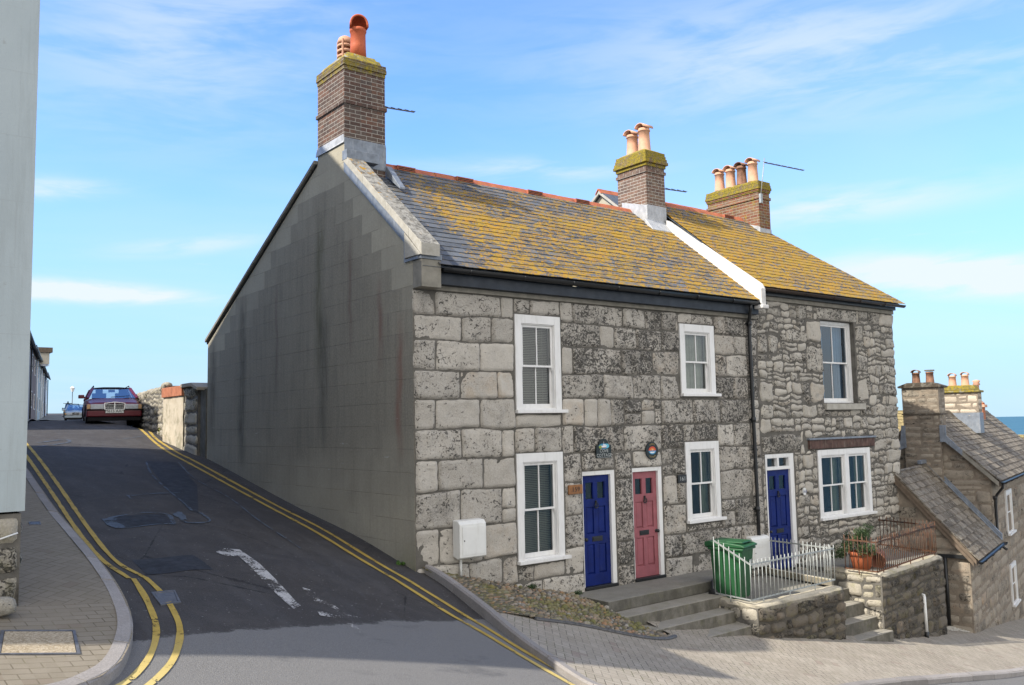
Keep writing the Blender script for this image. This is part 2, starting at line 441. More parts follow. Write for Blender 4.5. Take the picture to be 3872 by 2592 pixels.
def coping_mat():
    m = NT('lichened_coping_stone', .92, .12); o = m.obj()
    geo = m.n.new('ShaderNodeNewGeometry'); nz = m.sep(geo.outputs['True Normal'])[2]
    c = m.mix(m.rng(m.noise(o, 8, 6, .7), .35, .65), (.34,.32,.275), (.44,.42,.37))
    w = m.mix(m.rng(m.noise(o, 11, 7, .75, .6), .40, .60), (.07,.066,.058), (.31,.30,.275))
    top = m.rng(nz, .3, .5)
    c = m.mix(m.math('MULTIPLY', top, m.rng(m.noise(o, 5, 5, .7), .33, .6, .45, 1)), c, w)
    l = m.noise(o, 7, 6, .7, .5)
    zz = m.sep(o)[2]
    c = m.mix(m.math('MULTIPLY', m.rng(m.math('ADD', l, m.rng(zz, 5.6, 7.0, -.03, .07)), .60, .65), top), c, (.36,.2,.03))
    m.col(c); m.bump(m.noise(o, 35, 6, .7), .5, .012)
    return m.mat
M['coping'] = coping_mat()

def concrete_mat(name, a, b, moss=0, mossc=(.12,.12,.03)):
    m = NT(name, .92, .15); o = m.obj()
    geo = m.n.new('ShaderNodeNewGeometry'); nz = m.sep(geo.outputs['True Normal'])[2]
    c = m.mix(m.rng(m.noise(o, 2.5, 6, .7), .3, .7), a, b)
    c = m.mix(m.rng(m.noise(o, 60, 4, .7), .35, .7, 0, .5), c, tuple(x*.55 for x in a))
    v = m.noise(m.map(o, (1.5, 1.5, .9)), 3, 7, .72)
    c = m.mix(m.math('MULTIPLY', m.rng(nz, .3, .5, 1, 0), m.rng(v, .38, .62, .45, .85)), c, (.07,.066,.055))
    if moss: c = m.mix(m.rng(m.noise(o, 4, 6, .72), .52, .68, 0, moss), c, mossc)
    m.col(c); m.bump(m.noise(o, 55, 5, .7), .4, .01)
    return m.mat
M['steps'] = concrete_mat('stained_concrete', (.27,.25,.21), (.37,.345,.30), .25)
M['platform'] = concrete_mat('worn_concrete_slab', (.20,.19,.165), (.29,.275,.24), .2)
M['kerb'] = None
def kerb_mat(name, a, b):
    m = NT(name, .88, .2); o = m.obj(); t = m.sep(m.attr())
    c = m.mix(m.rng(m.noise(o, 4, 6, .7), .3, .7), a, b)
    c = m.mix(m.math('MULTIPLY', t[0], .5), c, tuple(x*.55 for x in a))
    c = m.mix(m.rng(m.noise(o, 70, 3, .7), .4, .7, 0, .4), c, (.09,.085,.08))
    m.col(c); m.bump(m.noise(o, 60, 4), .3, .008); return m.mat
M['kerb'] = kerb_mat('granite_kerb', (.30,.275,.255), (.40,.37,.345))

def paver_mat():
    """block paving laid in herringbone, running bond near the junction"""
    m = NT('buff_block_paving', .9, .15); o = m.obj(); s = m.sep(o)
    def pattern(ang, herring):
        v = m.map(o, (1,1,1), (0,0,ang)); q = m.sep(v); x, y = q[0], q[1]
        w = .1
        if herring:
            cx = m.math('DIVIDE', x, w); cy = m.math('DIVIDE', y, w)
            i = m.math('FLOOR', cx); j = m.math('FLOOR', cy)
            fx = m.math('FRACT', cx); fy = m.math('FRACT', cy)
            k = m.math('FLOORED_MODULO', m.math('SUBTRACT', i, j), 4)
            def eq(n): return m.math('COMPARE', k, float(n), .1)
            e0, e1, e2, e3 = eq(0), eq(1), eq(2), eq(3)
            j_l = m.math('LESS_THAN', fx, .045); j_r = m.math('GREATER_THAN', fx, .955)
            j_b = m.math('LESS_THAN', fy, .045); j_t = m.math('GREATER_THAN', fy, .955)
            hor = m.math('MAXIMUM', e0, e1); ver = m.math('MAXIMUM', e2, e3)
            a = m.math('MULTIPLY', hor, m.math('MAXIMUM', j_b, j_t))
            a = m.math('MAXIMUM', a, m.math('MULTIPLY', e0, j_l)); a = m.math('MAXIMUM', a, m.math('MULTIPLY', e1, j_r))
            a = m.math('MAXIMUM', a, m.math('MULTIPLY', ver, m.math('MAXIMUM', j_l, j_r)))
            a = m.math('MAXIMUM', a, m.math('MULTIPLY', e2, j_t)); a = m.math('MAXIMUM', a, m.math('MULTIPLY', e3, j_b))
            wn = m.n.new('ShaderNodeTexWhiteNoise'); m._in(wn.inputs[0], m.comb(m.math('SUBTRACT', i, e1), m.math('ADD', j, e3), 0.))
            return a, wn.outputs['Value']
        b, f = m.brick(v, .21, .105, .0055, (1,1,1), (0,0,0), (.5,.5,.5), 0, .5, .1)
        row = m.math('FLOOR', m.math('DIVIDE', y, .105))
        cl = m.math('FLOOR', m.math('SUBTRACT', m.math('DIVIDE', x, .21), m.math('MULTIPLY', m.math('MODULO', m.math('ABSOLUTE', row), 2), .5)))
        wn = m.n.new('ShaderNodeTexWhiteNoise'); m._in(wn.inputs[0], m.comb(cl, row, 1.))
        return f, wn.outputs['Value']
    f1, r1 = pattern(R(-4), False)
    f2, r2 = pattern(R(41), True)
    f3, r3 = pattern(R(-52), True)
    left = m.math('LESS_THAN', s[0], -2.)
    lane = m.math('MULTIPLY', left, m.math('GREATER_THAN', m.math('ADD', s[1], m.math('MULTIPLY', s[0], -.07)), -2.55+.37))
    right = m.math('SUBTRACT', 1., left)
    def sel(a, b, c):
        x = m.math('MULTIPLY', m.math('SUBTRACT', left, lane), a)
        x = m.math('MULTIPLY_ADD', lane, b, x)
        return m.math('MULTIPLY_ADD', right, c, x)
    f = sel(f1, f2, f3); r = sel(r1, r2, r3)
    c = m.mix(r, (.295,.262,.212), (.37,.332,.275))
    c = m.mix(m.rng(r, .965, .97, 0, .55), c, (.21,.145,.12))
    c = m.mix(m.rng(m.noise(o, .7, 5, .65), .42, .62, 0, .4), c, (.27,.235,.19))
    c = m.mix(m.rng(m.noise(o, 2.6, 6, .7), .5, .7, 0, .5), c, (.44,.385,.32))
    c = m.mix(m.rng(m.noise(o, 90, 3, .75), .35, .7, 0, .35), c, (.2,.175,.14))
    j = m.math('MULTIPLY', f, m.rng(m.noise(o, 1.6, 5, .7), .35, .6, .2, .9))
    c = m.mix(j, c, m.mix(m.rng(m.noise(o, 3, 4), .5, .6), (.06,.052,.04), (.08,.085,.03)))
    c = m.mix(m.math('MULTIPLY', left, .55), c, (.15,.125,.085))  # left footway browner and darkened in colour, standing in for its shade
    m.col(c)
    m.bump(m.math('SUBTRACT', m.math('MULTIPLY', m.noise(o, 90, 4, .7), .4), f), .4, .006)
    return m.mat
M['paver'] = paver_mat()

def asphalt_mat():
    m = NT('asphalt', .88, .25); o = m.obj(); s = m.sep(o)
    x, y = s[0], s[1]
    d = m.math('SUBTRACT', y, m.math('MULTIPLY_ADD', x, .30, -1.83))
    d = m.math('ADD', d, m.math('MULTIPLY_ADD', m.noise(o, 2.4, 6, .7), .34, -.17))
    lane = m.rng(m.math('ADD', d, m.math('MULTIPLY_ADD', m.noise(o, 30, 3, .7), .16, -.08)), -.03, .03)
    ag = m.voro(o, 75)
    ag2 = m.noise(o, 130, 3, .8)
    g = m.mix(m.rng(ag2, .35, .68), (.085,.082,.078), (.27,.26,.245))
    g = m.mix(m.rng(m.noise(o, 1.1, 6, .7), .35, .7, 0, .6), g, (.17,.165,.158))
    g = m.mix(m.rng(m.noise(m.map(o, (.5, 1, 1), (0,0,R(12))), 1.3, 5, .7), .56, .68, 0, .5), g, (.06,.06,.065))
    k = m.mix(m.rng(ag2, .35, .7), (.022,.021,.021), (.095,.088,.083))
    k = m.mix(m.rng(m.noise(o, .8, 6, .7), .35, .65, 0, .7), k, (.055,.048,.043))
    k = m.mix(m.rng(m.noise(m.map(o, (1.6, .25, 1)), 1.3, 4, .6), .52, .62, 0, .5), k, (.075,.072,.07))
    k = m.mix(m.rng(m.noise(o, 2.2, 7, .75, .5), .46, .64, 0, .55), k, (.085,.078,.072))
    cr = m.voro(m.map(o, (1, .7, 1)), .55, 'DISTANCE_TO_EDGE')
    crk = m.math('MULTIPLY', m.rng(m.math('ADD', cr, m.math('MULTIPLY_ADD', m.noise(o, 4, 5, .8), .05, -.025)), .0, .008, 1, 0), m.rng(m.noise(o, .6, 2), .48, .56))
    k = m.mix(m.math('MULTIPLY', crk, .7), k, (.012,.011,.011))
    # small white chips of grit
    w = m.math('MULTIPLY', m.rng(m.noise(o, 26, 2, .5), .70, .73), .6)
    k = m.mix(w, k, (.3,.29,.27))
    c = m.mix(lane, g, k)
    edge = m.math('MULTIPLY', m.rng(m.math('ABSOLUTE', d), 0, .03, 1, 0), .4)
    c = m.mix(edge, c, (.015,.015,.016))
    m.col(c)
    m.bump(m.math('ADD', ag2, m.math('MULTIPLY', ag, .6)), .5, .01)
    return m.mat
M['asphalt'] = asphalt_mat()

def worn_paint(name, c, wear=.5, under=None):
    m = NT(name, .8, .3); o = m.obj()
    col = m.mix(m.rng(m.noise(o, 5, 6, .7), .35, .65), tuple(x*.72 for x in c), c)
    col = m.mix(m.rng(m.noise(o, 110, 3, .8), .4, .7, 0, .45), col, tuple(x*.45 for x in c))
    if under: col = m.mix(m.rng(m.sep(o)[1], -3.1, -4.6), col, under)
    m.col(col)
    hole = m.math('ADD', m.math('MULTIPLY', m.noise(o, 4, 4, .6), .5), m.math('MULTIPLY', m.noise(o, 36, 5, .75), .5))
    m.set('Alpha', m.rng(hole, .38+.22*(wear-.5), .40+.22*(wear-.5)))
    return m.mat
M['yellow'] = worn_paint('yellow_road_paint', (.50,.345,.07), .62, (.55,.45,.19))
M['whitepaint'] = worn_paint('white_road_paint', (.54,.52,.49), .98)
M['whitescraps'] = worn_paint('flaked_white_road_paint', (.54,.52,.49), 1.22)
M['bitumen'] = worn_paint('blue_grey_joint_sealer', (.10,.125,.16), .85)
M['patch'] = plain('smooth_tarmac_patch', (.035,.037,.042), .85, .2, var=.25, scale=4, bump=.4, bs=120)
M['iron'] = plain('cast_iron_cover', (.12,.12,.125), .6, .4, metallic=.3, var=.3, scale=20)
def pebble_mat():
    m = NT('rounded_beach_cobbles', .8, .3); o = m.obj(); t = m.sep(m.attr())
    c = m.ramp(t[0], [(0, (.09,.085,.08)), (.3, (.20,.17,.13)), (.55, (.30,.24,.165)), (.75, (.33,.19,.105)), (.9, (.36,.34,.30)), (1, (.13,.12,.12))])
    c = m.mix(m.rng(m.noise(o, 25, 5, .7), .35, .7, 0, .45), c, (.10,.09,.075))
    c = m.mix(m.math('MULTIPLY', m.rng(m.noise(o, 2.2, 6, .7), .48, .6, 0, .75), 1), c, (.15,.15,.04))
    m.col(c); m.bump(m.noise(o, 60, 4), .3, .008); return m.mat
M['pebble'] = pebble_mat()
M['bed'] = plain('mossy_mortar_bed', (.14,.125,.09), .95, .1, var=.3, scale=5, dirt=((.13,.14,.04), .8), bump=.6, bs=40)
M['slab'] = None
def exposed():
    m = NT('exposed_aggregate_slab', .85, .2); o = m.obj()
    v = m.n.new('ShaderNodeTexVoronoi'); v.inputs['Scale'].default_value = 75; m.l.new(o, v.inputs['Vector'])
    c = m.mix(m.rng(m.sep(v.outputs['Color'])[0], 0, 1), (.24,.19,.12), (.44,.37,.27))
    m.col(c); m.bump(v.outputs['Distance'], .5, .006); return m.mat
M['slab'] = exposed()
def painted_wall():
    m = NT('pale_painted_blockwork', .75, .25); o = m.obj()
    b, f = m.brick(m.uv(), .62, .62, .004, (1,1,1), (1,1,1), (0,0,0))
    f = m.math('MULTIPLY', f, m.rng(m.noise(o, 2, 4), .35, .6))
    c = m.mix(m.rng(m.noise(o, .8, 5, .6), .3, .7), (.36,.415,.435), (.42,.475,.49))
    c = m.mix(m.math('MULTIPLY', m.rng(m.noise(m.map(o, (3,3,.25)), 2.5, 6, .72), .48, .7), .45), c, (.27,.30,.30))
    c = m.mix(m.math('MULTIPLY', m.rng(m.noise(o, 7, 6, .75), .62, .7), .5), c, (.30,.31,.30))
    c = m.mix(m.math('MULTIPLY', f, .45), c, (.33,.36,.37))
    m.col(c); m.bump(m.math('SUBTRACT', m.noise(o, 30, 5, .7), m.math('MULTIPLY', f, .8)), .25, .01); return m.mat
M['paintwall'] = painted_wall()
def stonetile():
    m = NT('stone_roof_tile', .92, .12); o = m.obj(); t = m.sep(m.attr())
    c = m.mix(t[0], (.085,.07,.055), (.24,.205,.16))
    c = m.mix(m.rng(m.noise(o, 9, 6, .75), .5, .66, 0, .8), c, (.33,.31,.26))
    c = m.mix(m.rng(m.noise(o, 30, 4, .7), .5, .68, 0, .6), c, (.06,.05,.035))
    m.col(c); m.bump(m.noise(o, 30, 5, .7), .6, .01); return m.mat
M['stonetile'] = stonetile()
def rust():
    m = NT('rusting_black_iron', .8, .3); o = m.obj()
    z = m.sep(o)[2]
    f = m.math('ADD', m.noise(o, 9, 6, .75), m.math('MULTIPLY', m.rng(z, -.9, -.55, 1, 0), .12))
    c = m.mix(m.rng(f, .42, .58), (.028,.026,.026), (.13,.06,.032))
    c = m.mix(m.rng(m.noise(o, 40, 3), .5, .7, 0, .6), c, (.09,.05,.035))
    m.col(c); return m.mat
M['rust'] = rust()
M['slate'] = slate_mat('lichened_blue_slate', .62, (.085,.093,.105), center=(4.6, 1.2))
M['slate2'] = slate_mat('lichened_blue_slate_lower_house', .80, (.085,.093,.105), center=(10.4, 1.2))
M['plainslate'] = slate_mat('plain_grey_slate', -2.)
M['brickA'] = brick_mat('brown_purple_stock_brick', [(.135,.08,.065), (.095,.07,.06), (.19,.105,.075), (.115,.095,.085), (.165,.12,.095)], (.36,.33,.29), dark=.3)
M['brickAcap'] = brick_mat('lichened_stack_head_brick', [(.15,.10,.07), (.12,.09,.07), (.19,.14,.09)], (.28,.26,.2), lichen=.55)
M['brickB'] = brick_mat('buff_brown_stock_brick', [(.20,.12,.09), (.14,.105,.09), (.25,.155,.115), (.17,.125,.10), (.24,.18,.135)], (.45,.42,.37), dark=.2)
M['brickBcap'] = brick_mat('yellow_lichened_head_brick', [(.2,.14,.1), (.16,.12,.08), (.24,.16,.1)], (.33,.3,.22), lichen=.85)
M['brickC'] = brick_mat('red_orange_stock_brick', [(.25,.08,.05), (.17,.09,.06), (.29,.12,.07), (.21,.15,.10), (.20,.08,.055)], (.36,.33,.24), lichen=.25, dark=.25)
M['flaunch'] = None
def flaunch():
    m = NT('lichened_mortar_haunch', .95, .1); o = m.obj()
    c = m.mix(m.rng(m.noise(o, 14, 6, .7), .38, .62), (.14,.13,.07), (.36,.27,.03))
    c = m.mix(m.rng(m.noise(o, 6, 4), .55, .65), c, (.28,.27,.24))
    m.col(c); m.bump(m.noise(o, 40, 5), .6, .01); return m.mat
M['flaunch'] = flaunch()
# ------------------------------------------------------------------ the sloping ground (levels taken along the wall feet)
CP=np.array([
(0,0,-.02),(.71,-.2,-.2),(1.48,-.6,-.42),(3.2,-1.9,-1.13),(5.4,-2.15,-1.5),(8.2,-2.1,-1.97),(9.6,-2.0,-2.2),(12.8,-1.6,-2.68),(14.4,-1.5,-2.93),(20,-.1,-3.75),(30,3,-5.5),(45,8,-8.5),
(11.6,-3.7,-2.82),(5.2,-4.16,-1.8),(20,-3.5,-4.2),(30,-1,-5.9),(5,-8,-2.0),(12,-8,-3.2),(0,-8,-1.1),(20,-8,-4.5),
(0,1.8,.335),(0,3.9,.637),(0,9.3,1.51),(0,14,2.1),(0,19,2.48),(-4,19,2.46),(3,19,2.5),
(-5.8,-4.0,.42),(-5.75,-2.6,.64),(-4.9,-2.9,.5),(-4.5,0,.88),(-4.5,5,1.4),(-4.5,10,1.88),(-4.5,14,2.18),
(-8,-2.6,1.08),(-10,-5,.95),(-14,-3,1.9),(-.6,-4.4,-.6),(-3,-6,-.38),(-7,-9,.1),(-7,-13,.0),(0,-14,-1.2),(12,-14,-3.2),(-16,-10,1.6),(20,-14,-4.6),(-16,-16,1.4),
(0,30,2.65),(6,30,2.65),(0,45,2.85),(8,45,2.85),(4,65,3.1),(12,65,3.0),(8,95,3.9),(16,95,3.9),(12,125,4.9),(22,125,4.9),(-14,20,2.6),(-14,45,2.9),(-10,95,3.9),(-5,125,4.9)],float)

def _U(r2): return np.where(r2 > 1e-12, .5*r2*np.log(np.maximum(r2, 1e-12)), 0)
def _fit(P, lam=.02):
    n = len(P); d = P[:, None, :2]-P[None, :, :2]; K = _U((d**2).sum(-1)) + lam*np.eye(n)
    Q = np.c_[np.ones(n), P[:, :2]]; A = np.block([[K, Q], [Q.T, np.zeros((3, 3))]])
    return np.linalg.solve(A, np.r_[P[:, 2], 0, 0, 0])
_W = _fit(CP)
def _tps(x, y, P=CP, W=_W):
    r2 = (x[..., None]-P[:, 0])**2 + (y[..., None]-P[:, 1])**2
    return _U(r2)@W[:-3] + W[-3] + W[-2]*x + W[-1]*y
def gz(x, y):
    x = np.asarray(x, float); y = np.asarray(y, float)
    xc = np.clip(x, -20, 46); yc = np.clip(y, -18, 126)
    z = _tps(xc, yc)
    z = z - np.maximum(x-46, 0)*.16 - np.maximum(y-126, 0)*.12 + np.maximum(-20-x, 0)*.02 - np.maximum(-18-y, 0)*.03
    return np.maximum(z, -60)
def _S(a, b, v):
    t = np.clip((v-a)/(b-a), 0, 1); return t*t*(3-2*t)
def rz(x, y):
    """level of the carriageway: a kerb height under the footways"""
    x = np.asarray(x, float); y = np.asarray(y, float)
    yk = np.interp(x, [.3, .8, 2.5, 5.18, 7.79, 11.54, 16, 22, 30, 44], [-4.9, -5.02, -4.7, -4.16, -4.01, -3.72, -2.95, -1.5, .9, 6])
    return gz(x, y) - .1*np.maximum(_S(-.4, -2., y), _S(-3.3, -4.3, x)) - .8*_S(.25, .7, y-yk)*_S(.2, .6, x)*(y < 25)

def grid_sheet(name, xs, ys, f, mat, kind=None):
    X, Y = np.meshgrid(xs, ys); Z = f(X, Y)
    ny, nx = X.shape
    me = bpy.data.meshes.new(name)
    idx = np.arange(nx*ny).reshape(ny, nx)
    fs = np.stack([idx[:-1, :-1], idx[:-1, 1:], idx[1:, 1:], idx[1:, :-1]], -1).reshape(-1, 4)
    me.from_pydata(np.stack([X, Y, Z], -1).reshape(-1, 3).tolist(), [], fs.tolist())
    me.polygons.foreach_set('use_smooth', [True]*len(me.polygons))
    me.materials.append(mat)
    o = bpy.data.objects.new(name, me); COL.objects.link(o)
    if kind: o['kind'] = kind
    return o
def steps(*seg):
    out = []
    for a, b, d in seg:
        out += list(np.arange(a, b-1e-6, d))
    out.append(seg[-1][1]); return np.array(out)
xs = steps((-120, -20, 10), (-20, -8, 1.), (-8, 4, .2), (4, 16, .5), (16, 50, 2), (50, 400, 25))
ys = steps((-80, -16, 8), (-16, -8, 1.), (-8, 16, .2), (16, 40, 1.), (40, 140, 2.5), (140, 500, 25))
road = grid_sheet('road', xs, ys, rz, M['asphalt'], 'structure')

def catmull(P, step=.12, closed=False):
    P = [Vector((p[0], p[1])) for p in P]; out = []
    n = len(P)
    for i in range(n-1 if not closed else n):
        p0 = P[i-1] if (i > 0 or closed) else P[0]*2-P[1]
        p1 = P[i]; p2 = P[(i+1) % n]
        p3 = P[(i+2) % n] if (i+2 < n or closed) else p2*2-p1
        k = max(1, int((p2-p1).length/step))
        for j in range(k):
            t = j/k
            out.append(.5*((2*p1)+(p2-p0)*t+(2*p0-5*p1+4*p2-p3)*t*t+(3*p1-p0-3*p2+p3)*t**3))
    if not closed: out.append(P[-1])
    return out
def smooth_line(L, n=3):
    L = [p.copy() for p in L]
    for _ in range(n):
        L = [L[0]] + [(L[i-1]+L[i]*2+L[i+1])/4 for i in range(1, len(L)-1)] + [L[-1]]
    return L
def ribbon(name, pts, w, zoff, mat, parent, f=rz, jag=0, closed=False):
    L = catmull(pts, .1, closed)
    if jag < .02 and not closed: L = smooth_line(L, 6)
    m = MB(); vs = []
    for i, p in enumerate(L):
        a = L[max(i-1, 0)]; b = L[min(i+1, len(L)-1)]
        d = (b-a).normalized(); nrm = Vector((-d.y, d.x))
        ww = w*(1+jag*(noise.noise(Vector((p.x*3, p.y*3, 1)))))
        for s in (-.5, 0, .5):
            q = p+nrm*ww*s
            vs.append((q.x, q.y, float(f(q.x, q.y))+zoff))
    n = len(L)
    fs = []
    for i in range(n-1):
        for k in (0, 1):
            fs.append((i*3+k, i*3+k+1, i*3+k+4, i*3+k+3))
    m.add(vs, fs)
    return m.build(name, mat, parent)
def surf(name, poly, zf, mat, parent=None, step=.25, extra=None, kind=None):
    """triangulated sheet over a plan polygon, following zf"""
    P = []
    n = len(poly)
    for i in range(n):
        a = Vector(poly[i][:2]); b = Vector(poly[(i+1) % n][:2])
        k = max(1, int((b-a).length/step))
        P += [a+(b-a)*j/k for j in range(k)]
    nb = len(P)
    arr = np.array([(p.x, p.y) for p in P])
    x0, y0 = arr.min(0); x1, y1 = arr.max(0)
    gx, gy = np.meshgrid(np.arange(x0+step/2, x1, step), np.arange(y0+step/2, y1, step))
    gx = gx.ravel(); gy = gy.ravel()
    ins = np.zeros(len(gx), bool); j = nb-1
    for i in range(nb):
        xi, yi = arr[i]; xj, yj = arr[j]
        if yi != yj:
            c = ((yi > gy) != (yj > gy)) & (gx < (xj-xi)*(gy-yi)/(yj-yi)+xi)
            ins ^= c
        j = i
    # keep clear of the border
    dmin = np.full(len(gx), 9.)
    for i in range(nb): dmin = np.minimum(dmin, np.hypot(gx-arr[i, 0], gy-arr[i, 1]))
    ins &= dmin > step*.45
    V = P + [Vector((a, b)) for a, b in zip(gx[ins], gy[ins])]
    r = delaunay_2d_cdt(V, [(i, (i+1) % nb) for i in range(nb)], [], 1, 1e-5)
    vs = np.array([(v.x, v.y) for v in r[0]])
    z = zf(vs[:, 0], vs[:, 1])
    m = MB(); fs = []
    for f in r[2]:
        a, b, c = (vs[k] for k in f[:3])
        if (b[0]-a[0])*(c[1]-a[1])-(b[1]-a[1])*(c[0]-a[0]) < 0: f = f[::-1]
        fs.append(list(f))
    m.add([(a, b, float(c)) for (a, b), c in zip(vs, z)], fs, 0, True)
    o = m.build(name, mat, parent)
    if kind: o['kind'] = kind
    return o

KL = [(-3.9, 14.5), (-4.05, 10.), (-4.18, 7.04), (-4.38, 4.58), (-4.60, 2.02), (-4.69, .17), (-4.72, -1.16), (-4.77, -2.07), (-4.87, -2.86), (-5.0, -3.41), (-5.23, -3.98), (-5.45, -4.28), (-5.8, -4.55), (-6.4, -4.75), (-8, -4.9), (-12, -5.0), (-19, -5.0)]
KR = [(.12, -.06), (.10, -.44), (.04, -1.11), (-.03, -1.72), (-.13, -2.2), (-.30, -2.97), (-.42, -3.57), (-.56, -4.35), (-.45, -4.75), (0, -5.0), (.8, -5.02), (2.5, -4.7), (5.18, -4.16), (7.79, -4.01), (11.54, -3.72), (16, -2.95), (22, -1.5), (30, .9), (44, 6)]
def ktop(x, y):
    """top of footway and kerb; the right hand kerb stands proud at its upper end"""
    z = gz(x, y)
    return z + .13*_S(-3.2, -.2, y)*_S(-1.5, -.5, x)*(1-_S(1.2, 2.2, x))*(np.asarray(y) < .6)
left = catmull(KL, .3)
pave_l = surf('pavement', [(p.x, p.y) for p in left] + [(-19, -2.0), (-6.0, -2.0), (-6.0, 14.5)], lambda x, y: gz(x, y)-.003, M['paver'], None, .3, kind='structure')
right = catmull(KR, .3)
pr_poly = [(p.x+.03, p.y+.02) for p in right if p.x < 43 and (p.y < -1.6 or p.x > 1)] + [(43, 12), (30, 8), (19, 2), (13.5, -.5), (9, -1.0), (3.6, -1.0), (3.58, -1.85), (3.3, -1.95), (2.85, -2.05), (2.3, -2.0), (1.5, -1.85), (.75, -1.82), (.12, -1.6)]
pave_r = surf('pavement', pr_poly, lambda x, y: gz(x, y)-.003, M['paver'], None, .3, kind='structure')
def kerb(name, pts, side, parent, zf, w=.13, L0=.92):
    L = catmull(pts, .08)
    S_ = [0]
    for a, b in zip(L, L[1:]): S_.append(S_[-1]+(b-a).length)
    def at(s):
        s = max(0, min(S_[-1]-1e-4, s)); i = max(0, int(np.searchsorted(S_, s))-1)
        t = (s-S_[i])/(S_[i+1]-S_[i]); p = L[i]+(L[i+1]-L[i])*t; d = (L[i+1]-L[i]).normalized()
        return p, Vector((-d.y, d.x))*side
    m = MB(); s = 0; rnd = random.Random(3)
    while s < S_[-1]-.05:
        e = min(s+L0*rnd.uniform(.93, 1.05), S_[-1]); k = 6; vs = []
        jz = rnd.uniform(-.004, .006)
        for j in range(k+1):
            p, n_ = at(s+.004+(e-s-.010)*j/k)
            q = p+n_*w
            zt = float(zf(p.x, p.y))+.004+jz; zb = float(rz(p.x, p.y))-.05
            zq = float(zf(q.x, q.y))+.004+jz
            c = p+n_*.022
            vs += [(p.x, p.y, zb), (p.x, p.y, zt-.024), (c.x, c.y, zt), (q.x, q.y, zq), (q.x, q.y, zb)]
        fs = []
        for j in range(k):
            for a in range(4):
                f = (j*5+a, j*5+a+1, j*5+a+6, j*5+a+5)
                fs.append(f if side > 0 else f[::-1])
        fs += [(0, 1, 2, 3, 4), tuple(k*5+i for i in (4, 3, 2, 1, 0))]
        m.add(vs, fs, 0, False, (rnd.random(), rnd.random(), rnd.random()))
        s = e
    return m.build(name, M['kerb'], parent)
kerb('kerb', KL, -1, pave_l, gz)
kerb('kerb', KR, 1, pave_r, ktop)

# markings and repairs on the carriageway
T_ = {'ylLo': [(-3.2, 15.5), (-3.49, 11.266), (-3.945, 5.494), (-4.355, 1.289), (-4.461, -.531), (-4.32, -1.281)],
'ylLi': [(-3.40, 15.5), (-3.68, 11.2), (-4.125, 5.45), (-4.52, 1.29), (-4.605, -.50), (-4.50, -1.35)],
'ylLi2': [(-4.455, -1.354), (-4.49, -1.769), (-4.54, -2.204), (-4.66, -2.919), (-4.83, -3.459), (-5.06, -3.92), (-5.33, -4.27), (-5.8, -4.6), (-7, -4.95), (-9, -5.1)],
'ylLo2': [(-4.31, -1.27), (-4.30, -1.7), (-4.33, -2.2), (-4.45, -2.95), (-4.66, -3.56), (-4.90, -4.0), (-5.25, -4.42), (-5.8, -4.8), (-7, -5.15), (-9, -5.3)],
'ylRo': [(.55, 18.087), (.245, 16.046), (-.40, 12.278), (-.66, 10.14), (-.69, 8.542), (-.68, 6.171), (-.68, 4.515), (-.74, 2.303), (-.76, .606), (-.72, -.657), (-.62, -1.467), (-.56, -2.425), (-.60, -3.383), (-.62, -4.046), (-.60, -4.527), (-.45, -5.1), (.1, -5.35), (1., -5.3), (2.6, -4.95)],
'ylRi': [(.72, 18.016), (.44, 16.0), (-.16, 12.9), (-.44, 10.351), (-.46, 8.85), (-.45, 5.135), (-.47, 3.037), (-.52, 1.174), (-.51, -.009), (-.46, -.857), (-.36, -1.5), (-.33, -2.2), (-.40, -3.085), (-.42, -3.86), (-.40, -4.54), (-.28, -4.95), (.1, -5.15), (1., -5.12), (2.6, -4.8)]}
for k, v in T_.items():
    ribbon('yellow_line', v, .062 if v[0][0] < -2 else .078, .009, M['yellow'], road, jag=.25)
def flat(name, pts, zoff, mat, f=rz, step=.12):
    return surf(name, pts, lambda x, y: f(x, y)+zoff, mat, road, step)
flat('white_line', [(-3.14, -.2), (-2.92, .08), (-2.71, .10), (-2.71, -.6), (-2.74, -1.4), (-2.80, -2.05), (-2.95, -2.20), (-2.92, -1.2), (-2.88, -.32), (-3.06, -.36)], .009, M['whitepaint'])
flat('white_line', [(-2.47, -1.36), (-2.37, -1.43), (-2.38, -1.84), (-2.57, -1.95)], .009, M['whitescraps'])
flat('white_line', [(-2.60, -1.98), (-2.30, -1.72), (-2.33, -2.25), (-2.18, -2.33), (-2.50, -2.42), (-2.72, -2.38)], .009, M['whitescraps'])
flat('white_line', [(-2.50, -2.60), (-2.41, -2.61), (-2.44, -2.90), (-2.50, -2.90)], .009, M['whitescraps'])
def loop(pts, w, closed=True):
    ribbon('sealed_joint', pts, w, .010, M['bitumen'], road, jag=1.4, closed=False)
loop([(-3.13, 1.5), (-3.25, 1.455), (-3.93, 1.22), (-4.0, 1.6), (-3.93, 1.9), (-3.78, 2.05), (-3.05, 2.34), (-3.13, 1.55)], .05)
loop([(-3.93, 1.93), (-3.98, 1.6), (-3.94, 1.25)], .14)
loop([(-2.36, 2.79), (-2.46, 2.0), (-2.9, 1.71), (-2.83, 2.28), (-2.7, 2.6)], .05)
loop([(-2.72, 2.62), (-2.83, 2.3), (-2.86, 1.95)], .1)
loop([(-3.1, 3.98), (-2.54, 4.46), (-1.98, 4.79)], .04)
loop([(-3.2, 3.6), (-3.15, 4.0)], .05)
loop([(-3.31, 11.5), (-2.51, 12.43), (-2.52, 11.8), (-3.35, 10.7)], .07)
loop([(-1.6, 8.6), (-1.98, 6.8), (-2.2, 5.0), (-2.34, 3.7), (-2.46, 2.85)], .035)
loop([(-.9, 8.6), (-1.2, 6.6), (-1.2, 4.6), (-1.5, 2.4), (-1.6, .6)], .03)
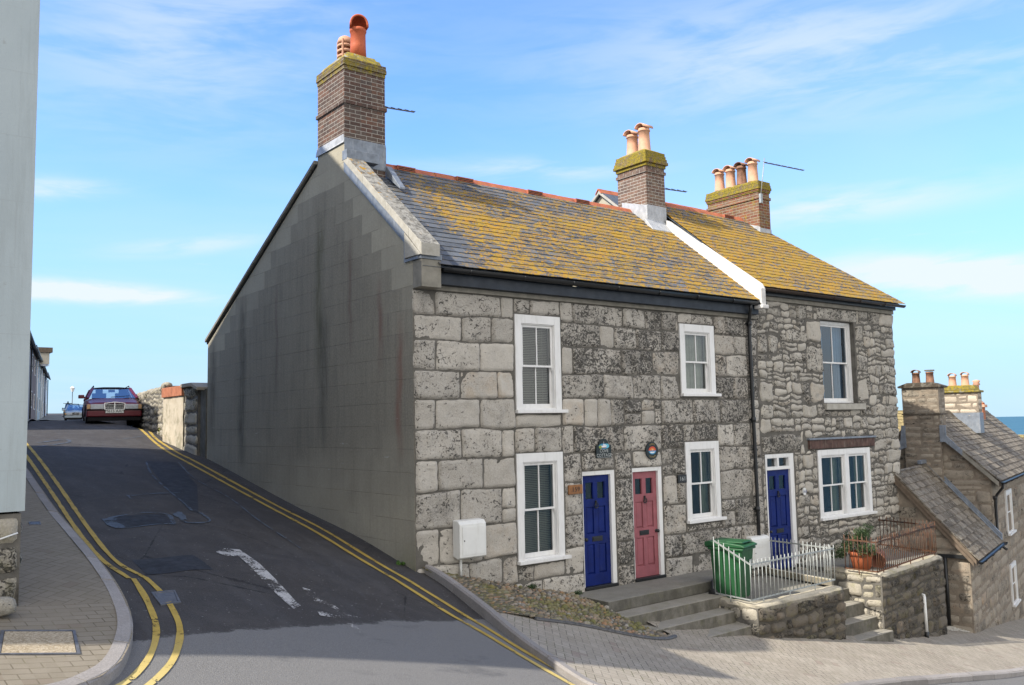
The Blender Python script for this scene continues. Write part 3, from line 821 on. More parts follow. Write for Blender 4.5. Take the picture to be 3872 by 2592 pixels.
flat('tarmac_patch', [(-3.92, 1.88), (-3.75, 2.02), (-3.06, 2.28), (-3.14, 1.56), (-3.9, 1.26)], .005, M['patch'])
flat('tarmac_patch', [(-4.26, -.52), (-3.5, -.40), (-3.45, -1.0), (-4.26, -1.17)], .005, M['patch'])
flat('tarmac_patch', [(-2.4, 2.7), (-1.4, 5.8), (-.95, 8.6), (-1.6, 8.6), (-2.2, 5.0), (-2.46, 2.85)], .004, M['patch'], step=.3)
ribbon('sealed_joint', [(-1.25, 12.5), (-.2, 13.6)], .035, .01, M['bitumen'], road)

def cover(name, pts, zoff, h, mat, fmat, label, f, rim=.024):
    """iron framed cover let into the paving; pts four plan corners"""
    t = thing(name, (pts[0][0], pts[0][1], float(f(pts[0][0], pts[0][1]))), label, 'access cover')
    c = Vector((sum(p[0] for p in pts)/4, sum(p[1] for p in pts)/4))
    P = [Vector(p) for p in pts]; I = [p+(c-p).normalized()*rim*1.4 for p in P]
    z = lambda p, o: (p.x, p.y, float(f(p.x, p.y))+o)
    m = MB()
    for i in range(4):
        j = (i+1) % 4
        m.add([z(P[i], zoff), z(P[j], zoff), z(I[j], zoff), z(I[i], zoff), z(P[i], zoff-.05), z(P[j], zoff-.05), z(I[j], zoff-.05), z(I[i], zoff-.05)],
              [(0,1,2,3), (4,7,6,5), (0,4,5,1), (1,5,6,2), (2,6,7,3), (3,7,4,0)])
    m.build('cover_frame', fmat, t)
    m = MB()
    J = [p+(c-p).normalized()*(rim*1.4+.008) for p in P]
    m.add([z(p, zoff-.003) for p in J]+[z(p, zoff-.05) for p in J], [(0,1,2,3), (0,4,5,1), (1,5,6,2), (2,6,7,3), (3,7,4,0)])
    m.build('cover_plate', mat, t)
    return t
cover('access_cover', [(-5.51, -3.84), (-5.44, -3.30), (-6.0, -3.27), (-6.10, -3.82)][::-1], .008, .05, M['slab'], M['iron'], 'large pale aggregate filled cover in iron frame set in the left pavement', gz)
cover('access_cover', [(-4.44, -2.317), (-4.203, -2.204), (-4.135, -1.776), (-4.414, -1.874)], .012, .05, M['iron'], M['iron'], 'dark iron road cover crossed by the double yellow line on the left', rz, .03)
cover('access_cover', [(-5.16, .64), (-5.02, .70), (-5.0, .90), (-5.14, .82)], .008, .05, M['iron'], M['iron'], 'small iron stop tap cover in the shaded herringbone pavement', gz, .015)

sea = MB()
n = 96
sea.add([(0, 0, -46)]+[(19500*math.cos(2*PI*k/n), 19500*math.sin(2*PI*k/n), -46) for k in range(n)], [(0, k+1, (k+1) % n+1) for k in range(n)])
def sea_mat():
    m = NT('sea_water', .5, .35); o = m.obj()
    c = m.mix(m.rng(m.noise(m.map(o, (.0012, .006, 1), (0,0,R(-35))), 1, 6, .65), .35, .65), (.02,.085,.12), (.035,.12,.155))
    c = m.mix(m.rng(m.noise(m.map(o, (.02, .09, 1), (0,0,R(-35))), 1, 4, .7), .66, .70, 0, .6), c, (.5,.55,.56))
    m.col(c); m.bump(m.noise(m.map(o, (.05, .12, 1), (0,0,R(-35))), 1, 4, .7), .6, 1.5); return m.mat
so = sea.build('sea', sea_mat()); so['kind'] = 'structure'
# ------------------------------------------------------------------ masonry
def cut_blocks(blocks, openings, minw=.05):
    out = list(blocks)
    for (a, b, c, d) in openings:
        nxt = []
        for (x0, x1, z0, z1) in out:
            if x1 <= a or x0 >= b or z1 <= c or z0 >= d: nxt.append((x0, x1, z0, z1)); continue
            if x0 < a: nxt.append((x0, a, z0, z1))
            if x1 > b: nxt.append((b, x1, z0, z1))
            xa, xb = max(x0, a), min(x1, b)
            if z0 < c: nxt.append((xa, xb, z0, c))
            if z1 > d: nxt.append((xa, xb, d, z1))
        out = nxt
    return [q for q in out if q[1]-q[0] > minw and q[3]-q[2] > minw]

def rubble(u0, u1, z0, z1, hmin, hmax, wmin, wmax, seed, split=.25, quoin=None):
    r = random.Random(seed); out = []; z = z0; k = 0
    while z < z1-.02:
        h = min(r.uniform(hmin, hmax), z1-z)
        if z1-(z+h) < hmin*.6: h = z1-z
        u = u0; ue = u1
        if quoin:
            q = quoin[k % 2]; ue = u1-q
        while u < ue-.02:
            w = r.uniform(wmin, wmax)*(.7+.6*h/hmax)
            if ue-(u+w) < wmin*.7: w = ue-u
            if r.random() < split and h > hmin*1.3:
                hs = h*r.uniform(.35, .65)
                out += [(u, u+w, z, z+hs), (u, u+w, z+hs, z+h)]
            else: out.append((u, u+w, z, z+h))
            u += w
        if quoin: out.append((ue, u1, z, z+h))
        z += h; k += 1
    return out

def stonework(m, blocks, O, ud, nd, cell=.045, depth=.028, joint=.010, rough=.014, rnd=.06, warp=.012, seed=0, blockfn=None, wfreq=1.4):
    """rock faced stones standing proud of their mortar; all in ONE mesh"""
    O = Vector(O); ud = Vector(ud); nd = Vector(nd); r = random.Random(seed)
    for (u0, u1, z0, z1) in blocks:
        w = u1-u0; h = z1-z0
        j = joint*r.uniform(.7, 1.5)
        hw = w/2-j; hh = h/2-j
        if hw < .015 or hh < .015: continue
        nx = max(2, int(w/cell)); nz = max(2, int(h/cell))
        cu = (u0+u1)/2; cz = (z0+z1)/2
        dep = depth*r.uniform(.55, 1.35); rn = rnd*r.uniform(.5, 1.6)
        tu, tz = r.uniform(-.018, .018), r.uniform(-.018, .018)
        sd = r.uniform(0, 50)
        vs = []; fs = []
        for jz in range(nz+1):
            b = -1+2*jz/nz
            for i in range(nx+1):
                a = -1+2*i/nx
                # denser rows close to the border
                aa = math.copysign(1-(1-abs(a))**1.25, a); bb = math.copysign(1-(1-abs(b))**1.25, b)
                u = aa*hw*(1-rn*min(.25/hw, 1)*bb**6); z = bb*hh*(1-rn*min(.25/hh, 1)*aa**6)
                de = min((1-abs(aa))*hw, (1-abs(bb))*hh)
                P = Vector(((cu+u)*6, (cz+z)*6, sd))
                if de < .02:
                    q = noise.noise_vector(P*1.6)
                    u += q.x*warp; z += q.y*warp
                edge = min(1, de/.010)
                edge = edge*(2-edge)
                g = noise.fractal(P, 1., 2., 3)
                hgt = -.008*(1-edge) + edge*(dep + rough*g + tu*a + tz*b)
                gu, gz_ = (noise.noise(Vector((cu+u, cz+z, 3.3))*wfreq)*warp*1.6, noise.noise(Vector((cu+u, cz+z, 9.3))*wfreq)*warp*2.2)
                vs.append(O+ud*(cu+u+gu)+nd*hgt+Vector((0, 0, cz+z+gz_)))
        for jz in range(nz):
            for i in range(nx):
                k = jz*(nx+1)+i
                fs.append((k, k+1, k+nx+2, k+nx+1))
        t = (r.random(), r.random(), r.random())
        if blockfn: t = blockfn(cu, cz, t)
        m.add(vs, fs, 0, True, t)
    return m

def backing(m, u0, u1, z0, z1, openings, O, ud, nd, reveal=.22, mi=0, off=0):
    O = Vector(O)+Vector(nd)*off; ud = Vector(ud); nd = Vector(nd)
    us = sorted({u0, u1, *[v for o in openings for v in o[:2] if u0 < v < u1]})
    zs = sorted({z0, z1, *[v for o in openings for v in o[2:] if z0 < v < z1]})
    P = lambda u, z, d=0: O+ud*u-nd*d+Vector((0, 0, z))
    for a, b in zip(us, us[1:]):
        for c, d in zip(zs, zs[1:]):
            mu, mz = (a+b)/2, (c+d)/2
            if any(o[0] < mu < o[1] and o[2] < mz < o[3] for o in openings): continue
            m.add([P(a, c), P(b, c), P(b, d), P(a, d)], [(0, 1, 2, 3)], mi)
    for (a, b, c, d) in openings:
        m.add([P(a, c), P(b, c), P(b, d), P(a, d), P(a, c, reveal), P(b, c, reveal), P(b, d, reveal), P(a, d, reveal)],
              [(0, 4, 5, 1), (1, 5, 6, 2), (2, 6, 7, 3), (3, 7, 4, 0)], mi)
    return m

# ------------------------------------------------------------------ joinery (everything faces -Y; x, z in the plane of the wall)
def sash_window(parent, x0, x1, z0, z1, y0=-.03, fw=.12, ft=.14, fb=.03, sill=(.10, .0, .055), hang='blind', bars=1, label=None, mull=None, lean=0):
    W = M['white']
    m = MB(); yb = y0+.17
    m.box(x0, x0+fw, y0, yb, z0, z1); m.box(x1-fw, x1, y0, yb, z0, z1)
    m.box(x0+fw, x1-fw, y0, yb, z1-ft, z1); m.box(x0+fw, x1-fw, y0+.004, yb, z0, z0+fb)
    bays = [(x0+fw, x1-fw)]
    if mull:
        mc, mw = mull
        m.box(mc-mw/2, mc+mw/2, y0+.004, yb, z0+fb, z1-ft)
        bays = [(x0+fw, mc-mw/2), (mc+mw/2, x1-fw)]
    for a, b in bays:   # staff beads
        m.box(a, a+.018, y0+.018, yb, z0+fb, z1-ft); m.box(b-.018, b, y0+.018, yb, z0+fb, z1-ft)
        m.box(a+.018, b-.018, y0+.018, yb, z1-ft-.018, z1-ft)
    win = m.build('window', W, parent, bevel=.004)
    if label: win['label'] = label
    if sill:
        ex, exl, sh = sill
        s = MB(); s.box(x0-exl-.01, x1+ex, y0-.055, y0+.1, z0-sh, z0+.004)
        s.build('sill', W, win, bevel=.006)
    up, lo, gl, ha = MB(), MB(), MB(), MB()
    for a, b in bays:
        a += .018; b -= .018; zb = z0+fb; zt = z1-ft-.018; zm = (zb+zt)/2+.01
        for (mm, c, d, yy, bot, top) in ((up, zm-.02, zt, y0+.045, .035, .04), (lo, zb, zm+.015, y0+.088, .075, .035)):
            st = .042
            mm.box(a, a+st, yy, yy+.036, c, d); mm.box(b-st, b, yy, yy+.036, c, d)
            mm.box(a+st, b-st, yy, yy+.036, c, c+bot); mm.box(a+st, b-st, yy, yy+.036, d-top, d)
            for k in range(bars):
                xc = a+(b-a)*(k+1)/(bars+1)
                mm.box(xc-.011, xc+.011, yy+.004, yy+.032, c+bot, d-top)
            g1 = MB(); g1.add([(a+st, yy+.02, c+bot), (b-st, yy+.02, c+bot), (b-st, yy+.02, d-top), (a+st, yy+.02, d-top)], [(0, 1, 2, 3)]); g1.build('pane', M['glass'], win)
        # sash horns
        for xx in (a+.002, b-.03):
            up.add([(xx, y0+.045, zm-.02), (xx+.028, y0+.045, zm-.02), (xx+.02, y0+.045, zm-.085), (xx+.008, y0+.045, zm-.085), (xx, y0+.078, zm-.02), (xx+.028, y0+.078, zm-.02), (xx+.02, y0+.078, zm-.085), (xx+.008, y0+.078, zm-.085)],
                   [(0,3,2,1), (4,5,6,7), (0,4,7,3), (1,2,6,5), (2,3,7,6), (0,1,5,4)])
        yh = y0+.20
        if hang == 'blind':
            z = zb+.01
            while z < zt-.01:
                ha.add([(a+.005, yh-.006, z), (b-.005, yh-.006, z), (b-.005, yh+.018, z+.020), (a+.005, yh+.018, z+.020)], [(0, 1, 2, 3)])
                z += .030
            for xc in (a+.12, b-.12): ha.box(xc-.002, xc+.002, yh-.010, yh-.008, zb, zt)
        else:
            full = hang.endswith('net')
            n = 60 if full else 26
            sides = [(a-.02, b+.02)] if full else [(a-.02, a+(b-a)*.36), (b-(b-a)*.30, b+.02)]
            for (c, d) in sides:
                vs = []
                for i in range(n+1):
                    t = i/n; xx = c+(d-c)*t
                    yy = yh+.02+.016*math.sin(t*(d-c)*95+math.sin(t*9))+.008*math.sin(t*31)
                    vs += [(xx, yy, zb-.02), (xx, yy, zt+.03)]
                ha.add(vs, [(2*i, 2*i+2, 2*i+3, 2*i+1) for i in range(n)], 0, True)
    up.build('upper_sash', W, win, bevel=.003); lo.build('lower_sash', W, win, bevel=.003)
    if hang == 'blind': ha.build('blind', M['blind'], win)
    else: ha.build('curtain', M[{'net': 'curtain', 'green': 'greencurtain', 'blue': 'bluecurtain'}[hang.replace('_net', '').replace('grey', 'net')]], win)
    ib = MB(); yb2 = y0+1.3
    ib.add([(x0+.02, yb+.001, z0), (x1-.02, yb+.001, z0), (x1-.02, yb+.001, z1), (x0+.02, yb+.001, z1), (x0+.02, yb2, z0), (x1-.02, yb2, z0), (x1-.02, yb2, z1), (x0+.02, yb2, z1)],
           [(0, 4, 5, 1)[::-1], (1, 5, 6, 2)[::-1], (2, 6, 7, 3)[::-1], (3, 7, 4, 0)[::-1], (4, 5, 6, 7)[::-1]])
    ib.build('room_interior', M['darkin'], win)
    return win

def panel_door(parent, x0, x1, z0, z1, mat, label, y0=.0, fr=(.02, .10, .075), fan=0, knob=-1, box=None):
    """x0..x1, z0..z1 = structural opening; fr = left, right, head frame widths"""
    W = M['white']
    fm = MB(); l, r, h = fr; yf = y0+.005
    fm.box(x0, x0+l, yf, yf+.14, z0, z1); fm.box(x1-r, x1, yf, yf+.14, z0, z1); fm.box(x0+l, x1-r, yf, yf+.14, z1-h, z1)
    a, b, zb, zt = x0+l, x1-r, z0+.055, z1-h
    panes = []
    if fan:
        zf = zt-fan
        fm.box(a, b, yf, yf+.12, zf-.07, zf); xc = (a+b)/2
        fm.box(xc-.03, xc+.03, yf+.004, yf+.11, zf, zt)
        fm.box(a, a+.03, yf+.004, yf+.11, zf, zt); fm.box(b-.03, b, yf+.004, yf+.11, zf, zt); fm.box(a+.03, xc-.03, yf+.004, yf+.11, zt-.02, zt); fm.box(xc+.03, b-.03, yf+.004, yf+.11, zt-.02, zt)
        for c, d in ((a+.03, xc-.03), (xc+.03, b-.03)): panes.append([(c, yf+.08, zf), (d, yf+.08, zf), (d, yf+.08, zt-.02), (c, yf+.08, zt-.02)])
        zt = zf-.07
    m = MB(); yl = y0+.055; th = .045
    H = zt-zb; w = b-a; st = .105*w/.68+.0; mu = .10*w/.68
    xc = (a+b)/2
    m.box(a+.003, a+st, yl, yl+th, zb, zt-.003); m.box(b-st, b-.003, yl, yl+th, zb, zt-.003)
    rails = [(zb, zb+.20), (zb+.72, zb+.90), (zb+H-.56, zb+H-.42), (zb+H-.13, zt-.003)]
    for c, d in rails: m.box(a+st, b-st, yl, yl+th, c, d)
    for (c, _), (_, d) in zip(rails[1:], rails[:-1]): m.box(xc-mu/2, xc+mu/2, yl, yl+th, d, c)
    for k, (p, q) in enumerate(((a+st, xc-mu/2), (xc+mu/2, b-st))):
        for i in (0, 1):
            c, d = rails[i][1], rails[i+1][0]
            m.box(p, q, yl+.022, yl+th-.005, c, d)
            e = .035; g = .012
            m.add([(p+g, yl+.021, c+g), (q-g, yl+.021, c+g), (q-g, yl+.021, d-g), (p+g, yl+.021, d-g), (p+e, yl+.006, c+e), (q-e, yl+.006, c+e), (q-e, yl+.006, d-e), (p+e, yl+.006, d-e)],
                  [(4, 5, 6, 7), (0, 1, 5, 4), (1, 2, 6, 5), (2, 3, 7, 6), (3, 0, 4, 7)])
        c, d = rails[2][1], rails[3][0]
        panes.append([(p, yl+.03, c), (q, yl+.03, c), (q, yl+.03, d), (p, yl+.03, d)])
        m.box(p, p+.008, yl+.012, yl+.03, c, d); m.box(q-.008, q, yl+.012, yl+.03, c, d)
    o = m.build('door', mat, parent, bevel=.0025)
    o['label'] = label
    fm.build('door_frame', W, o, bevel=.004)
    for q_ in panes: g1 = MB(); g1.add(q_, [(0, 1, 2, 3)]); g1.build('pane', M['glass'], o)
    t = MB(); t.box(x0, x1, y0-.03, y0+.12, z0, z0+.052); t.build('threshold', M['black'], o, bevel=.006)
    k = MB()
    zc = rails[2][0]+.035
    k.box(xc-.017, xc+.017, yl-.018, yl, zc-.02, zc+.07); k.lathe([(0, .015), (.014, .008), (.018, 0), (.014, -.008), (0, -.015)], (xc, yl-.02, zc+.055), 10)
    ring = [(xc+.040*math.sin(an), yl-.026-.006*math.cos(an), zc-.015+.046*math.cos(an)) for an in [2*PI*i/20 for i in range(21)]]
    k.tube(ring, [.0065+.004*(1-math.cos(2*PI*i/20))/2 for i in range(21)], 7)
    k.build('door_knocker', M['black'], o)
    q = MB(); zl = (rails[1][0]+rails[1][1])/2
    lx = xc+(.02 if knob < 0 else -.03)
    q.box(lx-.125, lx+.125, yl-.008, yl, zl-.045, zl+.045); q.box(lx-.105, lx+.105, yl-.014, yl-.008, zl-.024, zl+.024)
    q.build('letter_box', M['black'], o, bevel=.003)
    kb = MB(); kx = a+.05 if knob < 0 else b-.05
    prof = [(0, 0), (.032, .0), (.032, .006), (.014, .012), (.012, .03), (.028, .042), (.034, .055), (.028, .070), (0, .076)]
    kb.lathe(prof, (0, 0, 0), 16); kb.xform(Matrix.Translation((kx, yl, zl+.01)) @ Matrix.Rotation(PI/2, 4, 'X'))
    kb.build('door_knob', M['black'], o)
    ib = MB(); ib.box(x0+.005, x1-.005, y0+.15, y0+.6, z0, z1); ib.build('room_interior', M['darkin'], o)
    return o

# ------------------------------------------------------------------ roofs, chimneys
def slates(m, x0, x1, ye, ze, yr, zr, gauge=.172, width=.245, seed=1, xl=None, xr=None, thick=.009, lift=.012):
    """courses of single slates; xl / xr give the edge of the slope at t=0 (eaves) .. 1 (ridge)"""
    r = random.Random(seed); L = math.hypot(yr-ye, zr-ze); n = int(L/gauge)+1
    dy, dz = (yr-ye)/L, (zr-ze)/L; ny, nz = -dz, dy
    for k in range(n):
        s0 = k*gauge; s1 = min(s0+gauge*1.9, L+.01); t = min(1, s0/L)
        a = x0 if xl is None else xl(t); b = x1 if xr is None else xr(t)
        x = a-(width/2 if k % 2 else 0)
        while x < b:
            w = width*r.uniform(.93, 1.07)
            p, q = max(a, x+.002), min(b, x+w-.002)
            x += w
            if q-p < .02: continue
            js = r.uniform(-.006, .006); h0 = lift+thick+r.uniform(0, .005); h1 = .002
            P = lambda xx, s, h: (xx, ye+dy*s+ny*h, ze+dz*s+nz*h)
            sk = r.uniform(-.004, .004)
            vs = [P(p, s0+js+sk, h0-thick), P(q, s0+js-sk, h0-thick), P(q, s1, h1-thick), P(p, s1, h1-thick), P(p, s0+js+sk, h0), P(q, s0+js-sk, h0), P(q, s1, h1), P(p, s1, h1)]
            m.add(vs, [(0,3,2,1), (4,5,6,7), (0,1,5,4), (1,2,6,5), (2,3,7,6), (3,0,4,7)], 0, False, (r.random(), r.random(), r.random()))
    return m

def ridge_tiles(m, x0, x1, y, z, L=.45, vents=(), slope=(.62, .8)):
    n = max(1, round((x1-x0)/L)); L = (x1-x0)/n; dn = .15
    dy, dz = slope
    for k in range(n):
        a = x0+k*L+.004; b = a+L-.008; g = .004*(k % 2)
        prof = [(-dy*.20, -dz*.20+.012), (-.03, -.022), (0, .0), (.03, -.022), (dy*.20, -dz*.20+.012), (dy*.20-.01, -dz*.20-.008), (0, -.035), (-dy*.20+.01, -dz*.20-.008)]
        P = [(a, y+p, z+q+.055+g) for p, q in prof]
        m.prism(P, (b-a, 0, 0))
        if k in vents:
            m.box(a+.02, b-.02, y-dy*.13-.035, y-.02, z-.055, z+.032, 0)
            for i in range(2):
                m.box(a+.04, b-.04, y-dy*.13-.0375, y-dy*.13-.034, z-.04+i*.03, z-.022+i*.03, 1)
    return m

def chimney(parent, x0, x1, y0, y1, zb, zt, body, cap, bands=((0, .0),), heads=3, flash=None, over=.035, label=None, haunch=.18):
    m = MB()
    m.box(x0, x1, y0, y1, zb, zt-.075*heads, 0)
    c = m.build('chimney', body, parent)
    if label: c['label'] = label
    bm_ = MB()
    for z in bands:
        bm_.box(x0-.03, x1+.03, y0-.03, y1+.03, z, z+.075)
    if bands: bm_.build('band_course', body, c, bevel=.006)
    h = MB()
    for k in range(heads):
        e = over*(1 if heads < 3 else (.4, 1, .75, .5, .3)[k % 5]) if heads > 1 else over
        if heads == 2: e = over
        z = zt-.075*heads+k*.075
        h.box(x0-e, x1+e, y0-e, y1+e, z+(.0015 if k else 0), z+.075, 0)
    h.build('stack_head', cap, c, bevel=.008)
    q = MB(); i = .12; nx_, ny_ = 12, 16
    vs = []; fs = []
    for b in range(ny_+1):
        for a in range(nx_+1):
            u = a/nx_; v = b/ny_
            d = min(min(u, 1-u)*(x1-x0), min(v, 1-v)*(y1-y0))
            hh = haunch*min(1, d/.16)**.8
            X = x0+(x1-x0)*u; Y = y0+(y1-y0)*v
            vs.append((X, Y, zt-.002+hh+.018*noise.noise(Vector((X*7, Y*7, zt)))*min(1, d/.05)))
    for b in range(ny_):
        for a in range(nx_): k = b*(nx_+1)+a; fs.append((k, k+1, k+nx_+2, k+nx_+1))
    q.add(vs, fs, 0, True); q.build('mortar_haunch', M['flaunch'], c)
    return c

def hood_pot(parent, x, y, z, h, r, mat, axis='x', hood=True, kind='half', label=None, wide=1.18):
    m = MB()
    m.lathe([(r*1.12, 0), (r*1.05, .02), (r*.95, h*.5), (r*.9, h*.86), (r*1.03, h*.87), (r*1.05, h*.91), (r*.93, h*.92), (r*.93, h), (r*.8, h), (r*.8, h*.5)], (x, y, z), 24)
    if hood and kind == 'half':
        R_ = r*1.05; L = r*wide; n = 12; zc = z+h+.0
        vs = []
        for e in (-L, L):
            for rr in (R_, R_*.84):
                for k in range(n+1):
                    an = PI*k/n
                    p, q = rr*math.cos(an), rr*.72*math.sin(an)
                    vs.append((x+e, y+p, zc+q) if axis == 'x' else (x+p, y+e, zc+q))
        N = n+1; fs = []
        for k in range(n):
            fs += [(k, k+1, 2*N+k+1, 2*N+k), (N+k, 3*N+k, 3*N+k+1, N+k+1), (k, N+k, N+k+1, k+1), (2*N+k, 2*N+k+1, 3*N+k+1, 3*N+k)]
        fs += [(0, 2*N, 3*N, N), (n, N+n, 3*N+n, 2*N+n)]
        m.add(vs, fs, 0, True)
    o = m.build('chimney_pot', mat, parent)
    if label: o['label'] = label
    return o
# ------------------------------------------------------------------ upper cottage (two doors)
c1 = thing('stone_cottage', (0, 0, 0), 'grey stone end cottage with rendered gable, navy and pink doors and lichened slate roof', 'cottage')
OP1 = [(1.99, 3.0, 2.40, 4.05), (1.97, 2.99, -.10, 1.69), (6.13, 7.17, 2.70, 4.11), (6.17, 7.18, .22, 1.765), (3.45, 4.25, -.76, 1.32), (4.70, 5.50, -.76, 1.325)]
ROWZ = [4.33, 3.95, 3.54, 3.06, 2.61, 2.12, 1.65, 1.15, .58, .02, -.42, -.9, -1.4, -2.0]
ROWX = [[0,.4,1.7,2.34,3.31,4.58,5.19,5.62,6.05,6.53,7.21,7.57,8.18,8.58],
[0,.9,1.49,1.99,3.01,3.97,4.34,4.91,5.61,6.12,7.19,7.82,8.23,8.58],
[0,.4,1.26,1.97,3.03,3.3,4.52,5.35,6.1,7.18,7.54,8.22,8.58],
[0,.87,1.61,1.97,3.03,4.04,4.79,5.55,6.14,7.18,7.74,8.24,8.58],
[0,.37,1.25,1.97,3.03,3.54,3.85,4.19,4.55,5.0,5.35,5.55,6.47,7.31,8.25,8.58],
[0,.88,1.68,2.41,3.28,4.53,5.51,6.5,7.7,8.27,8.58],
[0,.41,1.3,1.97,3.02,3.46,4.24,4.74,5.5,5.8,6.2,7.18,8.19,8.58],
[0,.83,1.67,1.97,3.02,3.43,4.25,4.72,5.52,5.9,6.2,7.22,8.25,8.58],
[0,.42,1.26,1.97,3.02,3.46,4.25,4.72,5.5,6.21,7.22,7.63,8.27,8.58],
[0,.97,1.66,2.3,3.44,4.25,4.72,5.5,6.0,6.9,7.8,8.58],
[0,.6,1.5,2.5,3.44,4.25,4.72,5.5,6.3,7.2,7.9,8.58],
[0,1.1,2.0,3.1,4.25,5.5,6.5,7.5,8.58], [0,1.1,2.0,3.1,4.25,5.5,6.5,7.5,8.58]]
blk = []
rr = random.Random(11)
for k, xsr in enumerate(ROWX):
    for a, b in zip(xsr, xsr[1:]):
        z0, z1 = ROWZ[k+1], ROWZ[k]
        if b-a < .5 and z1-z0 > .42 and rr.random() < .3 and a > .5:
            zz = z0+(z1-z0)*rr.uniform(.4, .6); blk += [(a, b, z0, zz), (a, b, zz, z1)]
        else: blk.append((a, b, z0, z1))
blk = cut_blocks(blk, [(a-.012, b+.012, c-.06, d+.012) if c > -.5 else (a-.01, b+.01, c, d+.012) for a, b, c, d in OP1])
m = MB()
def tf(cu, cz, t):
    g = t[1]
    if cu > 4.2: g = min(1, g*.6+.45)
    elif cu < 2 : g = g*.55
    return (t[0], g, t[2])
stonework(m, blk, (0, 0, 0), (1, 0, 0), (0, -1, 0), cell=.042, depth=.028, joint=.005, rough=.021, rnd=.035, warp=.016, seed=4, blockfn=tf)
fw = m.build('front_wall', M['ashlar'], c1)
m = MB(); backing(m, 0, 8.6, -2.2, 4.5, OP1, (0, 0, 0), (1, 0, 0), (0, -1, 0))
m.build('wall_core', M['mortar'], c1)
# gable wall: lined render
def roofz(y): return 4.72+.8*(y+.3)
G = [(0, -2.2), (0, 4.98), (2.3, 6.82), (2.3, 7.34), (3.38, 7.34), (3.40, 7.14), (9.38, 4.24), (9.38, -.5)]
m = MB(); m.prism([(-.002, y+.004, z) for y, z in G], (.35, 0, 0))
m.build('gable_wall', M['gable'], c1)
m = MB()
m.add([(8.58, .0, -2.2), (8.58, 9.38, -2.2), (8.58, 9.38, 4.2), (8.58, 2.85, 7.1), (8.58, 0, 4.6)], [(0, 1, 2, 3, 4)])
m.add([(0, 9.38, -.5), (8.58, 9.38, -.5), (8.58, 9.38, 4.24), (0, 9.38, 4.24)], [(0, 3, 2, 1)])
m.build('rear_wall', M['cornice'], c1)
m = MB(); slates(m, .30, 8.42, -.30, 4.69, 2.85, 7.19, seed=5)
m.build('slate_roof', M['slate'], c1)
m = MB()
m.add([(.02, -.27, 4.66), (8.5, -.27, 4.66), (8.5, 2.85, 7.165), (.02, 2.85, 7.165), (8.5, 9.45, 4.22), (.02, 9.45, 4.22)], [(0, 1, 2, 3), (3, 2, 4, 5)])
m.build('rear_slope', M['plainslate'], c1)
m = MB(); ridge_tiles(m, .86, 7.80, 2.85, 7.185, .46, vents=(1, 4, 8, 11))
m.build('ridge_tiles', [M['ridge'], M['darkin']], c1, bevel=.004)
# coping: stones laid up the verge
m = MB()
cuts = [-.33, .05, .78, 1.55, 2.28]
for a, b in zip(cuts, cuts[1:]):
    f = lambda y: 4.88+.8*(y+.3)
    m.prism([(-.045, a+.003, f(a)-(.04 if a < -.3 else .0)), (-.045, b-.003, f(b)), (-.045, b-.003, f(b)+.155), (-.045, a+.003, f(a)+.155)], (.345, 0, 0))
m.prism([(-.038, -.30, 4.83), (-.038, .19, 4.84), (-.038, .20, 5.26)], (.07, 0, 0))
m.build('coping', M['coping'], c1, bevel=.006)
m = MB()
m.prism([(-.02, .2, 5.08), (-.02, 2.3, 6.77), (-.02, 2.3, 6.98), (-.02, .2, 5.30)], (.3, 0, 0))
m.box(-.012, .37, -.27, .0, 4.775, 4.86)
m.add([(-.03, .22, 4.80), (-.03, .19, 4.78), (-.03, .19, 5.1), (-.03, .22, 5.1)], [(0, 3, 2, 1)])
m.box(-.031, -.002, -.2, .22, 4.775, 4.815)
m.build('flashing', M['lead'], c1)
m = MB()
m.box(-.003, .36, -.26, -.0, 4.335, 4.77)
m.build('kneeler_block', M['cornice'], c1, bevel=.008)
m = MB()   # thin coping down the long rear slope
n = 8
for k in range(n):
    y0, y1 = 3.42+k*6.0/n, 3.42+(k+1)*6.0/n
    z = lambda y: 7.17-(y-3.42)*(7.17-4.28)/6.0
    m.prism([(-.07, y0+.004, z(y0)), (-.07, y1-.004, z(y1)), (-.07, y1-.004, z(y1)+.07), (-.07, y0+.004, z(y0)+.07)], (.45, 0, 0))
m.build('rear_coping', M['cornice'], c1, bevel=.005)
m = MB()
m.prism([(-.02, 3.42, 7.13), (-.02, 9.42, 4.235), (-.02, 9.42, 4.28), (-.02, 3.42, 7.17)], (.2, 0, 0))
m.build('coping_gap_strip', M['black'], c1)  # black strip standing in for the shaded gap under the rear coping
# eaves
m = MB(); m.box(.362, 8.57, -.055, -.0, 4.335, 4.41); m.build('cornice', M['cornice'], c1, bevel=.004)
m = MB(); m.box(.364, 8.50, -.17, .0, 4.412, 4.60); m.build('fascia', M['blackboard'], c1, bevel=.004)
def gutter(parent, x0, x1, y, z, mat, r=.062):
    m = MB(); n = 10
    vs = []
    for x in (x0, x1):
        for rad in (r, r-.008):
            for k in range(n+1):
                a = PI+PI*k/n; vs.append((x, y+rad*math.cos(a), z+rad*math.sin(a)))
    N = n+1; fs = []
    for k in range(n):
        fs += [(k, k+1, 2*N+k+1, 2*N+k), (N+k, 3*N+k, 3*N+k+1, N+k+1)]
    fs += [tuple(range(N))[::-1], tuple(range(2*N, 3*N))]
    m.add(vs, fs, 0, True)
    x = x0+.5
    while x < x1:
        m.tube([(x, y+(r+.006)*math.cos(PI+PI*k/8), z+(r+.006)*math.sin(PI+PI*k/8)) for k in range(9)], .009, 6)
        x += 1.1
    return m.build('gutter', mat, parent)
gutter(c1, .40, 8.60, -.255, 4.66, M['black'], .07)
m = MB()
